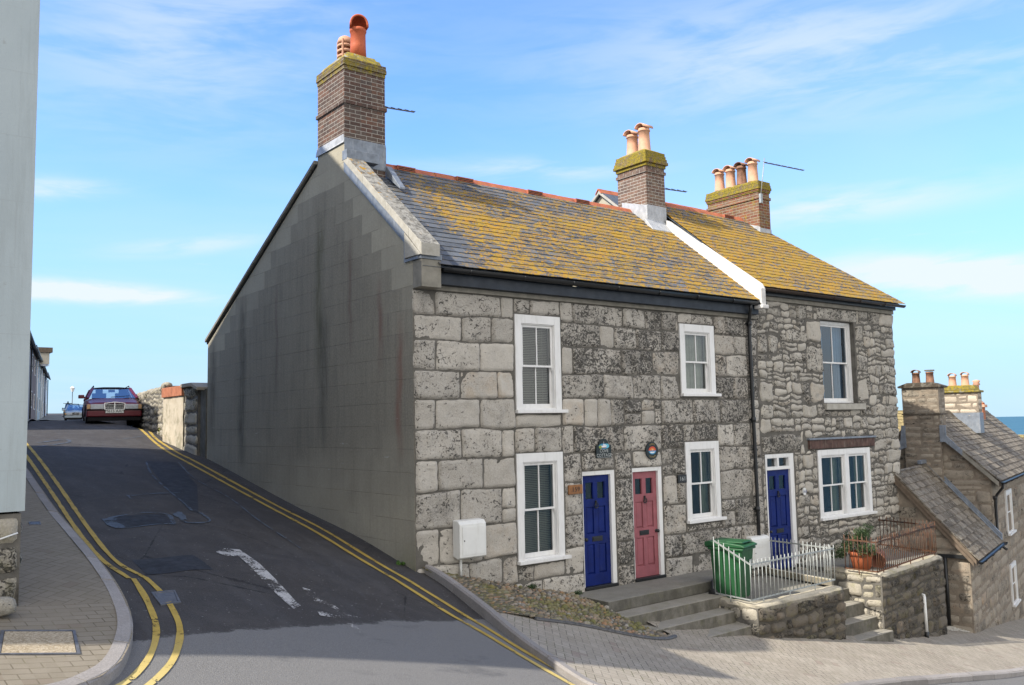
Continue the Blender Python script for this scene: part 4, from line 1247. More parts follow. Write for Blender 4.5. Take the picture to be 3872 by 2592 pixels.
m.tube([(8.12, -.255, 4.60), (8.12, -.255, 4.50), (8.20, -.16, 4.36), (8.29, -.07, 4.27), (8.29, -.065, 4.1), (8.30, -.065, 2.2), (8.31, -.065, .3), (8.31, -.065, -.36)], .037, 12)
for z in (4.22, 2.18, .32):
    m.lathe([(.037, -.05), (.052, -.045), (.052, .045), (.037, .05)], (8.30, -.065, z), 12)
    m.box(8.22, 8.38, -.03, .01, z-.02, z+.02)
m.build('downpipe', M['black'], c1)
# windows and doors
sash_window(c1, 1.99, 3.0, 2.42, 4.05, hang='blind', fw=.135, ft=.15, label='upper sash window with grey slatted blind')
sash_window(c1, 1.97, 2.99, -.085, 1.69, hang='blind', fw=.135, ft=.15, label='tall ground floor sash window with grey slatted blind')
sash_window(c1, 6.13, 7.17, 2.72, 4.11, hang='grey_net', fw=.14, ft=.15, label='upper sash window with pale net curtain')
sash_window(c1, 6.17, 7.18, .24, 1.765, hang='green', fw=.14, ft=.15, label='ground floor sash window with green side curtains')
panel_door(c1, 3.45, 4.25, -.75, 1.32, M['blue'], 'navy blue panelled door')
panel_door(c1, 4.70, 5.50, -.75, 1.325, M['pink'], 'dusty pink panelled door', knob=1)
# big stack on the gable
k1 = chimney(c1, .0, .84, 2.31, 3.40, 6.6, 8.90, M['brickA'], M['brickAcap'], bands=(8.03,), heads=3, over=.028, haunch=.20, label='tall brown brick chimney on the gable')
m = MB()
m.prism([(-.014, 2.30, 7.34), (-.014, 2.32, 7.46), (-.014, 3.40, 7.46), (-.03, 3.43, 7.30), (-.03, 2.30, 7.30)], (.02, 0, 0))
m.build('gable_flashing', M['leadlight'], k1)
m = MB()
m.box(-.005, .846, 2.296, 2.31, 6.9, 7.40); m.box(.84, .855, 2.30, 3.2, 6.9, 7.36)
m.prism([(.84, 2.28, 6.80), (.84, 1.80, 6.46), (.84, 1.80, 6.50), (.84, 2.28, 7.0)], (.12, 0, 0))
m.box(-.05, .60, 2.12, 2.30, 6.95, 7.13)
m.build('front_flashing', M['lead'], k1, bevel=.01)
# red bonnet pot
def bonnet_pot(parent, x, y, z):
    m = MB(); r = .145
    m.lathe([(r*1.08, 0), (r, .25), (r*.97, .50), (r*1.06, .51), (r*1.10, .54), (r*1.06, .57), (r*1.0, .58), (r*.9, .58)], (x, y, z), 28)
    d = Vector((-.35, -1, 0)).normalized(); s = Vector((-d.y, d.x, 0))  # mouth direction
    n = 16; rows = 7; vs = []; fs = []
    for j in range(rows+1):
        t = j/rows; back = r*1.0*(1-2*t)      # from the mouth to the back
        hgt = .22*math.sqrt(max(0, 1-t**2.2*.98))
        ww = r*1.08*math.sqrt(max(.0, 1-(t**2.6)))+.004
        for k in range(n+1):
            a = PI*k/n
            p = Vector((x, y, z+.575))+d*back+s*ww*math.cos(a)+Vector((0, 0, hgt*math.sin(a)**.8 if math.sin(a) > 0 else 0))
            vs.append(p)
    for j in range(rows):
        for k in range(n): q = j*(n+1)+k; fs.append((q, q+1, q+n+2, q+n+1))
    m.add(vs, fs, 0, True)
    m.tube([vs[k] for k in range(n+1)], .020, 8)
    m.box(x-.09, x+.09, y-.09, y+.09, z+.57, z+.58)
    o = m.build('chimney_pot', M['terracotta'], parent); o['label'] = 'tall red clay pot with hooded bonnet'
    so_ = o.modifiers.new('thickness', 'SOLIDIFY'); so_.thickness = .012
    return o
bonnet_pot(k1, .45, 2.62, 9.07)
m = MB(); r = .15; X, Y, Z = .45, 3.14, 8.98
m.lathe([(r*1.05, 0), (r, .12), (r, .14), (.09, .14)], (X, Y, Z), 24)
for k in range(4):
    z = .16+k*.105
    m.lathe([(.09, z+.055), (r*1.02, z), (r*1.02, z+.055), (.09, z+.10)], (X, Y, Z), 24)
for k in range(4):
    a = PI/4+k*PI/2; m.box(X+r*.96*math.cos(a)-.016, X+r*.96*math.cos(a)+.016, Y+r*.96*math.sin(a)-.016, Y+r*.96*math.sin(a)+.016, Z+.1, Z+.62)
m.lathe([(.09, .56), (r*1.0, .56), (r*.98, .62), (r*.8, .68), (r*.45, .715), (0, .72)], (X, Y, Z), 24)
m.lathe([(.085, .1), (.085, .6)], (X, Y, Z), 16)
o = m.build('chimney_pot', M['buffpot'], k1); o['label'] = 'buff louvred clay pot'

# ------------------------------------------------------------------ lower cottage
c2 = thing('stone_cottage', (8.6, 0, -1), 'rubble stone cottage downhill with a fanlit navy door and timber lintel over a double window', 'cottage')
OP2 = [(11.02, 12.42, 2.52, 4.47), (10.62, 12.78, -.08, 1.47), (8.72, 9.74, -1.08, 1.43)]
SP2 = [(8.63, 10.02, 1.45, 1.84), (10.9, 12.55, 4.47, 4.76), (11.0, 12.6, 2.36, 2.52)]
q2 = rubble(8.62, 14.2, -2.8, 4.77, .13, .33, .13, .44, 21, .55, quoin=(.62, .38))
# bigger dressed blocks beside the upper window
big = [(10.45, 11.0, 3.95, 4.42), (10.4, 11.02, 3.25, 3.8), (10.5, 11.0, 2.55, 3.0), (12.45, 12.8, 4.0, 4.4), (12.45, 12.95, 3.3, 3.7), (12.45, 12.85, 2.6, 3.1), (8.63, 8.95, 3.6, 4.05), (9.0, 9.35, 3.62, 4.0), (8.63, 9.1, 2.55, 2.95)]
q2 = cut_blocks(q2, [(a-.012, b+.012, c-.0, d+.012) for a, b, c, d in OP2]+SP2+big+[(10.2, 13.0, 1.47, 1.74)], .06)+big+[SP2[0]]
m = MB(); stonework(m, q2, (0, 0, 0), (1, 0, 0), (0, -1, 0), cell=.042, depth=.029, joint=.008, rough=.025, rnd=.08, warp=.034, seed=8, wfreq=2.8)
m.build('front_wall', M['rubble'], c2)
m = MB(); backing(m, 8.6, 14.18, -3., 4.95, OP2, (0, 0, 0), (1, 0, 0), (0, -1, 0))
m.build('wall_core', M['mortar'], c2)
m = MB()
stonework(m, [SP2[1]], (0, 0, 0), (1, 0, 0), (0, -1, 0), cell=.05, depth=.02, joint=.004, rough=.008, rnd=.01, warp=.006, seed=3)
m.build('stone_lintel', M['rubble'], c2)
m = MB(); m.box(10.98, 12.62, -.10, .12, 2.37, 2.515); m.build('stone_sill', M['coping'], c2, bevel=.01)
m = MB(); m.box(10.30, 12.98, -.055, .05, 1.49, 1.69); m.build('timber_lintel', M['woodred'], c2, bevel=.01)
m = MB(); m.box(10.26, 13.02, -.085, .02, 1.692, 1.735); m.build('lintel_flashing', M['lead'], c2, bevel=.008)
# oblique side wall and rear
sd = Vector((12.0-14.2, 2.95, 0)); Ls = sd.length; sdn = sd.normalized()
m = MB()
stonework(m, rubble(0, Ls, -3., 4.8, .2, .38, .25, .6, 31), (14.2, 0, 0), sdn, (sdn.y, -sdn.x, 0), cell=.09, depth=.03, seed=4)
m.build('side_wall', M['rubble'], c2)
m = MB()
m.add([(14.19, 0.0, -3.2), (12.0, 2.95, -3.2), (12.0, 2.95, 7.45), (14.19, 0, 4.85)], [(0, 1, 2, 3)])
m.add([(12.0, 2.95, -3.2), (12.0, 6.0, -3.2), (12.0, 6.0, 4.9), (12.0, 2.95, 7.4)], [(0, 1, 2, 3)])
m.add([(12.0, 6.0, -3.2), (8.6, 6.0, -3.2), (8.6, 6.0, 4.9), (12.0, 6.0, 4.9)], [(0, 1, 2, 3)])
m.add([(8.6, 0, 4.6), (8.6, 6, 4.6), (8.6, 6, 4.9), (8.6, 2.85, 7.42), (8.6, 0, 4.9)], [(0, 4, 3, 2, 1)])
m.build('rear_wall', M['mortar'], c2)
m = MB(); slates(m, 8.5, 14.33, -.30, 5.0, 2.85, 7.51, seed=9, xr=lambda t: 14.33-2.22*t)
m.build('slate_roof', M['slate2'], c2)
m = MB(); m.add([(8.45, -.27, 4.97), (14.25, -.27, 4.97), (12.1, 2.85, 7.485), (8.45, 2.85, 7.485), (12.1, 6.1, 4.9), (8.45, 6.1, 4.9)], [(0, 1, 2, 3), (3, 2, 4, 5)])
m.build('rear_slope', M['plainslate'], c2)
m = MB(); ridge_tiles(m, 8.56, 12.02, 2.85, 7.505, .46, vents=(6,)); m.build('ridge_tiles', [M['ridge'], M['darkin']], c2, bevel=.004)
m = MB()   # white cemented upstand between the two roofs
m.prism([(8.36, -.36, 4.60), (8.36, 2.25, 6.70), (8.36, 2.25, 6.93), (8.36, -.30, 5.06), (8.36, -.36, 4.95)], (.16, 0, 0))
m.box(8.34, 8.56, -.40, -.18, 4.52, 4.60)
m.build('verge_upstand', M['cementwhite'], c2, bevel=.015)
m = MB(); m.box(8.62, 14.2, -.055, 0, 4.77, 4.86); m.build('cornice', M['cornice'], c2, bevel=.004)
m = MB(); m.box(8.55, 14.18, -.13, 0, 4.862, 4.95); m.build('fascia', M['black'], c2, bevel=.004)
gutter(c2, 8.50, 14.36, -.25, 4.985, plain('brown_black_gutter', (.035, .025, .02), .5, .4), .062)
w5 = sash_window(c2, 11.02, 12.42, 2.53, 4.46, y0=.11, fw=.07, ft=.06, fb=.04, sill=None, hang='blue', label='recessed upper sash window with blue curtains')
sash_window(c2, 10.62, 12.78, -.065, 1.46, hang='green', fw=.13, ft=.13, mull=(11.78, .17), label='double sash window under timber lintel')
panel_door(c2, 8.72, 9.74, -1.08, 1.43, M['blue'], 'navy blue door under a fanlight', fan=.20, fr=(.05, .14, .07))
k2 = chimney(c2, 7.80, 8.43, 2.30, 3.24, 6.4, 8.55, M['brickB'], M['brickBcap'], bands=(8.02,), heads=5, over=.075, haunch=.10, label='buff brick chimney between the two roofs')
m = MB()
m.box(7.79, 8.445, 2.285, 2.30, 6.70, 7.24); m.prism([(7.785, 2.285, 6.70), (7.785, 2.285, 7.22), (7.785, 3.1, 7.44), (7.785, 3.1, 7.10), (7.785, 2.84, 7.18)], (.014, 0, 0))
m.prism([(7.72, 2.06, 6.58), (7.72, 2.30, 6.76), (7.72, 2.30, 6.90), (7.72, 2.06, 6.60)], (.8, 0, 0))
m.build('flashing', M['leadlight'], k2, bevel=.006)
hood_pot(k2, 8.1, 2.60, 8.63, .56, .145, M['buffpot'], label='taller buff pot with half round hood')
hood_pot(k2, 8.1, 2.99, 8.63, .50, .145, M['buffpot'])
k3 = chimney(c2, 12.05, 12.52, 2.30, 4.0, 6.3, 8.47, M['brickC'], M['brickBcap'], bands=(7.98, 8.20), heads=4, over=.05, haunch=.08, label='long red brick chimney at the downhill end')
m = MB(); m.box(12.035, 12.535, 2.285, 2.30, 6.95, 7.2)
m.prism([(12.035, 2.28, 7.00), (12.035, 2.28, 7.22), (12.035, 3.5, 7.66), (12.035, 3.5, 7.50), (12.035, 2.85, 7.44)], (.014, 0, 0))
m.build('flashing', M['leadlight'], k3, bevel=.006)
for k, (y, mt) in enumerate(((2.62, 'buffpot'), (2.99, 'sootpot'), (3.36, 'buffpot'), (3.74, 'buffpot'))):
    hood_pot(k3, 12.29, y, 8.53, .52+.03*(k == 0), .135, M[mt])

# ------------------------------------------------------------------ aerials
M['aerial'] = plain('dull_aerial_metal', (.09,.09,.10), .5, .4, metallic=.4)
def aerial(base, L, label, n=7, mast=None, el=.10, tilt=0):
    t = thing('television_aerial', base, label, 'aerial')
    b = Vector(base)
    d = Vector((1, 0, tilt)).normalized()
    m = MB(); m.bar(b, b+d*L, .022)
    for k in range(n):
        p = b+d*(L*(.04+.96*k/(n-1))); m.bar(p+Vector((0, -el, 0))*.35, p+Vector((0, el, .06)), .014)
    m.build('boom_and_rods', M['aerial'], t)
    if mast:
        m = MB(); m.tube([Vector(mast), b+Vector((0, 0, .12))], .012, 6); m.box(mast[0]-.03, mast[0]+.05, mast[1]-.03, mast[1]+.03, mast[2]-.15, mast[2]+.1)
        m.build('mast', M['galv'], t)
    return t
aerial((.86, 2.6, 8.24), .80, 'thin grey aerial pointing right from the tall gable chimney', 6, tilt=.06)
aerial((8.44, 2.6, 7.80), 1.1, 'thin dark aerial beside the buff chimney between the roofs', 6, tilt=.05)
aerial((12.25, 2.2, 8.96), 1.75, 'long aerial on a mast at the downhill red brick chimney', 7, mast=(12.06, 2.24, 8.0), tilt=.04)
# ------------------------------------------------------------------ gabled house behind
rb = thing('rendered_house', (10.2, 6.3, 0), 'pale rendered house with a red ridge just showing behind the buff chimney', 'house')
m = MB(); m.prism([(10.2, 9.2, -2), (10.2, 9.2, 6.6), (10.2, 6.3, 8.70), (10.2, 4.9, 7.6), (10.2, 4.9, -2)], (4.5, 0, 0)); m.build('wall', plain('cream_render', (.42,.38,.29), .9, .1), rb)
m = MB()
m.prism([(10.1, 6.3, 8.72), (10.1, 4.7, 7.46), (10.1, 4.7, 7.54), (10.1, 6.3, 8.80)], (4.7, 0, 0)); m.prism([(10.1, 6.3, 8.72), (10.1, 9.4, 6.46), (10.1, 9.4, 6.54), (10.1, 6.3, 8.80)], (4.7, 0, 0))
m.build('roof', M['plainslate'], rb)
m = MB(); m.prism([(10.08, 6.3, 8.70), (10.08, 4.7, 7.44), (10.08, 4.7, 7.53), (10.08, 6.3, 8.79)], (.05, 0, 0)); m.prism([(10.08, 6.3, 8.70), (10.08, 9.4, 6.44), (10.08, 9.4, 6.53), (10.08, 6.3, 8.79)], (.05, 0, 0))
m.build('barge_board', M['coping'], rb)
m = MB(); ridge_tiles(m, 10.05, 14.8, 6.3, 8.80, .45); m.build('ridge_tiles', [M['ridge'], M['darkin']], rb)
# ------------------------------------------------------------------ lettering
def text_mesh(m, s, x, z, size, y, mi=0, depth=.003, sx=1., align='CENTER', arc=None):
    """raised letters on a -Y facing plate, appended to MB m"""
    cu = bpy.data.curves.new('lettering', 'FONT'); cu.body = s; cu.size = size; cu.align_x = 'CENTER'; cu.align_y = 'CENTER'; cu.resolution_u = 3
    o = bpy.data.objects.new('lettering', cu); COL.objects.link(o)
    dg = bpy.context.evaluated_depsgraph_get(); me = o.evaluated_get(dg).to_mesh()
    vs = []
    for v in me.vertices:
        u, w = v.co.x*sx, v.co.y
        if arc:
            R_, sg = arc
            a = u/R_; rad = R_+w*sg
            u, w = rad*math.sin(a), sg*(rad*math.cos(a))
        vs.append((x+u, y-depth, z+w))
    fs = [tuple(p.vertices) for p in me.polygons]
    m.add(vs, fs, mi)
    o.evaluated_get(dg).to_mesh_clear()
    bpy.data.objects.remove(o); bpy.data.curves.remove(cu)
M['signgreen'] = plain('dark_slate_sign', (.012,.02,.022), .45, .4)
M['letter'] = plain('pale_grey_lettering', (.42,.44,.43), .6, .3)
M['gold'] = plain('gold_lettering', (.42,.30,.10), .5, .4)
cols = {'sred': (.55,.07,.03), 'sorange': (.7,.25,.05), 'sblue': (.03,.25,.45), 'ssky': (.12,.45,.6), 'swhite': (.7,.7,.72), 'sbrown': (.22,.07,.04), 'sgreen': (.25,.32,.06)}
for k, v in cols.items(): M[k] = plain('sign_'+{'sred':'red','sorange':'orange','sblue':'blue','ssky':'pale_blue','swhite':'white','sbrown':'brown','sgreen':'green'}[k], v, .5, .4, var=.1, scale=40)
def ell(m, x, z, rx, rz, y, mi=0, a0=0, a1=2*PI, n=24):
    vs = [(x, y, z)]+[(x+rx*math.cos(a0+(a1-a0)*k/n), y, z+rz*math.sin(a0+(a1-a0)*k/n)) for k in range(n+1)]
    m.add(vs, [(0, k+1, k+2) for k in range(n)], mi)
# COVE COTTAGE plate
t = thing('house_sign', (3.95, -.04, 1.55), 'dark arched slate plaque reading COVE COTTAGE with a painted boat above the navy door', 'sign')
yb = -.055
m = MB()
pts = [(3.765, 1.545), (4.135, 1.545), (4.135, 1.775), (4.075, 1.775)] + [(3.95+.125*math.cos(a), 1.775+.115*math.sin(a)) for a in [PI*k/12 for k in range(13)]] + [(3.825, 1.775), (3.765, 1.775)]
m.prism([(x, yb, z) for x, z in pts], (0, .03, 0)); m.build('plate', M['signgreen'], t, bevel=.003)
m = MB(); text_mesh(m, 'COVE', 3.95, 1.672, .082, yb, depth=.004); text_mesh(m, 'COTTAGE', 3.95, 1.592, .080, yb, depth=.004)
m.bar((3.79, yb-.002, 1.555), (4.11, yb-.002, 1.555), .004); m.build('lettering', M['letter'], t)
m = MB(); y = yb-.003
ell(m, 3.95, 1.755, .125, .05, y, 0); ell(m, 4.02, 1.76, .06, .04, y-.001, 1); ell(m, 3.87, 1.745, .045, .03, y-.001, 2)
m.add([(3.88, y-.002, 1.765), (4.03, y-.002, 1.77), (4.0, y-.002, 1.735), (3.90, y-.002, 1.735)], [(3, 2, 1, 0)], 3)
m.add([(3.89, y-.003, 1.735), (4.01, y-.003, 1.735), (3.99, y-.003, 1.722), (3.91, y-.003, 1.722)], [(3, 2, 1, 0)], 4)
m.box(3.925, 3.99, y-.003, y-.002, 1.77, 1.79, 3); m.bar((3.945, y-.003, 1.78), (3.945, y-.003, 1.84), .004, mi=3)
m.build('boat_picture', [M['sblue'], M['ssky'], M['sgreen'], M['swhite'], M['sbrown']], t, boxuv=False)
# round SUNSET COTTAGE plate
cx, cz = 5.205, 1.635
t = thing('house_sign', (cx, -.04, cz), 'round dark plaque with a red sunset scene and gold lettering above the pink door', 'sign')
m = MB(); m.lathe([(0, 0), (.165, 0), (.168, .006), (.165, .02), (0, .02)], (0, 0, 0), 32, sm=False); m.xform(Matrix.Translation((cx, yb+.022, cz)) @ Matrix.Rotation(PI/2, 4, 'X')); m.build('plate', M['signgreen'], t)
m = MB(); y = yb-.0005
text_mesh(m, 'SUNSET', cx, cz, .042, y, arc=(.123, 1)); text_mesh(m, 'COTTAGE', cx, cz, .040, y, arc=(.123, -1)); m.build('lettering', M['gold'], t)
m = MB(); ell(m, cx, cz, .10, .078, y-.001, 0, 0, PI); ell(m, cx, cz+.005, .06, .04, y-.002, 1, 0, PI); ell(m, cx, cz, .10, .07, y-.0015, 2, PI, 2*PI); ell(m, cx, cz-.02, .07, .03, y-.002, 3, PI, 2*PI)
m.bar((cx, y-.003, cz), (cx, y-.003, cz+.03), .006, mi=3); m.build('sunset_picture', [M['sred'], M['sorange'], M['sblue'], M['swhite']], t, boxuv=False)
# number plates
def plaque(x0, x1, z0, z1, s, mat, lm, label, yy=-.055, oval=False):
    t = thing('number_plaque', ((x0+x1)/2, yy, (z0+z1)/2), label, 'sign')
    m = MB()
    if oval:
        cx, cz = (x0+x1)/2, (z0+z1)/2; n = 28
        m.prism([(cx+(x1-x0)/2*math.cos(2*PI*k/n), yy, cz+(z1-z0)/2*math.sin(2*PI*k/n)) for k in range(n)], (0, .03, 0))
    else: m.box(x0, x1, yy, yy+.03, z0, z1)
    m.build('plate', mat, t, bevel=.004)
    m = MB(); text_mesh(m, s, (x0+x1)/2, (z0+z1)/2, (z1-z0)*.72*(.75 if oval else 1), yy, sx=1.1, depth=.006); m.build('lettering', lm, t)
plaque(3.085, 3.41, .945, 1.105, '159', M['wood_plaque'], M['black'], 'varnished wooden plaque numbered 159 left of the navy door')
plaque(5.90, 6.15, .985, 1.14, '161', M['black'], M['letter'], 'black plaque numbered 161 between the pink door and the window')
plaque(9.955, 10.075, .49, .66, '163', M['plastic_white'], M['blue'], 'small white oval plaque numbered 163 right of the lower navy door', oval=True)
# ------------------------------------------------------------------ meter boxes
def meter_box(x0, x1, z0, z1, d, label, pipe=True, vents=False, yw=-.03):
    t = thing('meter_box', ((x0+x1)/2, yw, z0), label, 'meter box')
    m = MB(); c = .035
    m.prism([(x0, yw, z0+c), (x0, yw-d*.72, z0), (x0, yw-d, z0+.03), (x0, yw-d, z1-.06), (x0, yw-d*.72, z1-.01), (x0, yw, z1)], (x1-x0, 0, 0))
    m.build('casing', M['plastic_white'], t, bevel=.012)
    m = MB(); m.box(x0+.05, x1-.03, yw-d-.008, yw-d+.002, z0+.07, z1-.10)
    for zz in (z0+.10, z1-.135):
        m.box(x0+.12, x0+.24, yw-d-.0095, yw-d-.008, zz, zz+.008); m.box(x0+.28, x1-.10, yw-d-.0095, yw-d-.008, zz, zz+.008)
    if vents:
        for k in range(4): m.box(x0+.08, x1-.08, yw-d-.014, yw-d-.008, z0+.12+k*.02, z0+.13+k*.02); m.box(x0+.08, x1-.08, yw-d-.014, yw-d-.008, z1-.16-k*.02, z1-.15-k*.02)
    m.build('door', M['plastic_white'], t, bevel=.003)
    m = MB(); m.box(x0+.075, x0+.09, yw-d-.014, yw-d-.008, (z0+z1)/2-.02, (z0+z1)/2); m.build('latch', M['black'], t)
    if pipe:
        m = MB(); m.tube([(x0+.12, yw-.04, z0+.02), (x0+.12, yw-.04, z0-.28)], .022, 10); m.build('conduit', M['plastic_white'], t)
        m = MB(); m.tube([(x0+.12, yw-.04, z0-.27), (x0+.12, yw-.04, z0-.38)], .027, 10); m.build('conduit_foot', M['black'], t)
    return t
meter_box(.66, 1.17, .10, .70, .20, 'white meter box on the wall beside the rendered gable corner')
meter_box(7.92, 8.5, -.86, -.22, .16, 'white vented meter box on the wall behind the green bin', pipe=False, vents=True)
# ------------------------------------------------------------------ platform and front steps
st = thing('front_steps', (4.4, -.6, -1.1), 'grey concrete steps climbing to a landing below the navy and pink doors', 'steps')
m = MB()
m.prism([(3.10, .02, -.755), (3.10, -.95, -.755), (5.80, -.86, -.755), (6.3, -.5, -.755), (7.0, .02, -.755)][::-1], (0, 0, -.185)); m.build('landing', M['platform'], st, bevel=.012)
for k, (x0, x1, yf, z, zb, yr_) in enumerate(((3.10, 5.75, -1.33, -.945, -1.16, -1.27), (3.12, 5.65, -1.69, -1.135, -1.6, -1.63), (3.5, 5.6, -2.05, -1.325, -1.8, -1.97))):
    m = MB(); m.prism([(x0, -.7, z), (x0, yf, z), (x1, yr_, z), (x1, -.7, z)][::-1], (0, 0, zb-z)); m.build('step', M['steps'], st, bevel=.012)
m = MB(); m.prism([(3.11, .02, -.94), (3.11, -.94, -.94), (5.78, -.85, -.94), (6.9, .0, -.94)][::-1], (0, 0, -1.0)); m.build('base_block', M['steps'], st)
# ------------------------------------------------------------------ cobbled slope beside the steps
cob_pts = [(.10, -.07, .03), (.12, -.45, -.06), (.10, -1.15, -.22), (.12, -1.75, -.36), (.75, -1.95, -.50), (1.5, -1.95, -.72), (2.3, -2.1, -.95), (2.85, -2.15, -1.10), (3.3, -2.05, -1.18), (3.52, -1.95, -1.24), (3.30, -1.68, -1.10), (3.12, -1.33, -.98), (3.10, -.95, -.86), (3.10, .02, -.74), (2.3, .02, -.56), (1.48, .02, -.35), (.71, .02, -.13), (.10, .02, .03)]
cp3 = np.array(cob_pts + [(1.6, -.9, -.60), (2.4, -1.1, -.80), (.9, -.9, -.40)], float)
cw = _fit(cp3, .01)
def cz_(x, y): return _tps(np.asarray(x, float), np.asarray(y, float), cp3, cw)
cob = surf('cobbled_slope', [(p[0], p[1]) for p in cob_pts], cz_, M['bed'], None, .12, kind='structure')
m = MB(); rr = random.Random(5); placed = []
poly = [(p[0], p[1]) for p in cob_pts]
def inside(x, y, P):
    c = False; j = len(P)-1
    for i in range(len(P)):
        if (P[i][1] > y) != (P[j][1] > y) and x < (P[j][0]-P[i][0])*(y-P[i][1])/(P[j][1]-P[i][1])+P[i][0]: c = not c
        j = i
    return c
bmi = __import__('bmesh').new(); __import__('bmesh').ops.create_icosphere(bmi, subdivisions=2, radius=1)
IV = [v.co.copy() for v in bmi.verts]; IF = [tuple(v.index for v in f.verts) for f in bmi.faces]; bmi.free()
grid = {}
for _ in range(14000):
    x = rr.uniform(.1, 3.55); y = rr.uniform(-2.15, 0)
    if not inside(x, y, poly): continue
    r = rr.uniform(.022, .05) if rr.random() < .85 else rr.uniform(.05, .066)
    gx, gy = int(x/.14), int(y/.14); ok = True
    for a in (-1, 0, 1):
        for b in (-1, 0, 1):
            for (p, q, s) in grid.get((gx+a, gy+b), ()):
                if (p-x)**2+(q-y)**2 < ((s+r)*.80)**2: ok = False
    if not ok: continue
    grid.setdefault((gx, gy), []).append((x, y, r))
    z = float(cz_(x, y)); a = rr.uniform(0, PI); ca, sa = math.cos(a), math.sin(a); e = rr.uniform(.7, 1); hgt = rr.uniform(.55, .85)
    sx, sy = r, r*e; flatter = .35 if x < 1.1 and y > -1.9 else 1
    vs = []
    sd = rr.uniform(0, 99)
    for v in IV:
        k = 1+.16*noise.noise(Vector((v.x*1.3+sd, v.y*1.3, v.z*1.3)))
        u, w = v.x*sx*k, v.y*sy*k
        vs.append((x+u*ca-w*sa, y+u*sa+w*ca, z+.004+v.z*r*hgt*k*flatter))
    m.add(vs, IF, 0, True, (rr.random(), 0, 0))
o = m.build('pebbles', M['pebble'], cob)
ribbon('edging_strip', [(.72, -1.98), (1.5, -1.98), (2.3, -2.13), (2.85, -2.18), (3.3, -2.10), (3.56, -1.98)], .045, .035, M['darkin'] if False else M['iron'], cob, f=lambda x, y: gz(x, y)+.0)
m = MB()
L = smooth_line(catmull([(.72, -1.98), (1.5, -1.98), (2.3, -2.13), (2.85, -2.18), (3.3, -2.10), (3.56, -1.98)], .1), 4)
m.tube([(p.x, p.y, float(gz(p.x, p.y))+.012) for p in L], .026, 8); m.build('edging_rail', M['iron'], cob)
# ------------------------------------------------------------------ bin yard with its retaining wall
y1_ = thing('retaining_wall', (6.8, -2.1, -1.9), 'dark rubble retaining wall under the grey railing, beside the wide steps', 'wall')
def wall_face(name, A, B, zb, zt, seed, mat, parent, cell=.05, hmin=.12, hmax=.3, wmin=.14, wmax=.42, depth=.035, rnd=.2, warp=.03, mort='mortar', blocks=None, thick=.3, joint=.014, out=None, core=True, rough=.02, wfreq=2.2):
    A = Vector((A[0], A[1], 0)); B = Vector((B[0], B[1], 0)); d = (B-A); Ln = d.length; d.normalize(); n_ = Vector((d.y, -d.x, 0))
    m = MB(); stonework(m, blocks or rubble(0, Ln, zb, zt, hmin, hmax, wmin, wmax, seed), A, d, n_, cell=cell, depth=depth, joint=joint, rough=rough, rnd=rnd, warp=warp, seed=seed, wfreq=wfreq)
    o = m.build(name, mat, parent)
    if core:
        m = MB(); m.add([A+Vector((0,0,zb)), B+Vector((0,0,zb)), B+Vector((0,0,zt)), A+Vector((0,0,zt))], [(0, 1, 2, 3)]); m.build('mortar_face', M[mort], parent)
    return o
wall_face('wall_face', (5.50, -2.10), (8.12, -2.08), -2.3, -1.03, 41, M['darkrubble'], y1_, mort='darkmortar', joint=.008, rnd=.14, depth=.045, rough=.03)
wall_face('side_face', (5.50, -.8), (5.50, -2.10), -1.7, -1.03, 42, M['wallrubble'], y1_, rnd=.1)
wall_face('side_face', (8.12, -2.08), (8.5, -.0), -2.3, -1.03, 43, M['wallrubble'], y1_)
m = MB()
vs = []
def rough_top(pts, z, mat, parent, name='wall_top', h=.05, w=.26):
    """uneven cement capping along a polyline"""
    m = MB(); L = []
    for a, b in zip(pts, pts[1:]):
        a = Vector(a); b = Vector(b); k = max(2, int((b-a).length/.08))
        L += [a+(b-a)*i/k for i in range(k)]
    L.append(Vector(pts[-1])); vs = []; prof = [(-.5, -.07), (-.52, -.01), (-.42, .03), (-.15, .045), (.15, .045), (.42, .03), (.52, -.01), (.5, -.07)]
    for i, p in enumerate(L):
        d = (L[min(i+1, len(L)-1)]-L[max(i-1, 0)]).normalized(); n_ = Vector((-d.y, d.x))
        for a, b in prof:
            q = p+n_*a*w; g = noise.noise_vector(Vector((q.x*5, q.y*5, b*9+z)))
            vs.append((q.x+g.x*.02, q.y+g.y*.02, z+b*h/.045+g.z*.018))
    K = len(prof); fs = []
    for i in range(len(L)-1):
        for a in range(K-1): fs.append((i*K+a, i*K+a+1, (i+1)*K+a+1, (i+1)*K+a))
    fs = [f[::-1] for f in fs]
    fs += [tuple(range(K)), tuple((len(L)-1)*K+i for i in range(K))[::-1]]
    m.add(vs, fs, 0, True); return m.build(name, mat, parent)
M['cap'] = concrete_mat('lichened_cement_capping', (.40,.36,.28), (.50,.45,.36), .35, (.26,.23,.06))
rough_top([(5.62, -.95), (5.62, -1.99), (8.04, -1.97)], -1.02, M['cap'], y1_)
m = MB(); m.prism([(5.49, .0, -1.045), (5.52, -2.0, -1.045), (8.06, -2.0, -1.045), (8.46, .0, -1.045)], (0, 0, -.1)); m.build('yard_floor', M['platform'], y1_)
m = MB(); m.prism([(8.10, -1.9, -1.0), (8.46, .0, -1.0), (8.40, .0, -1.0), (8.02, -1.9, -1.0)], (0, 0, .12)); m.build('kerb_upstand', M['cap'], y1_, bevel=.01)
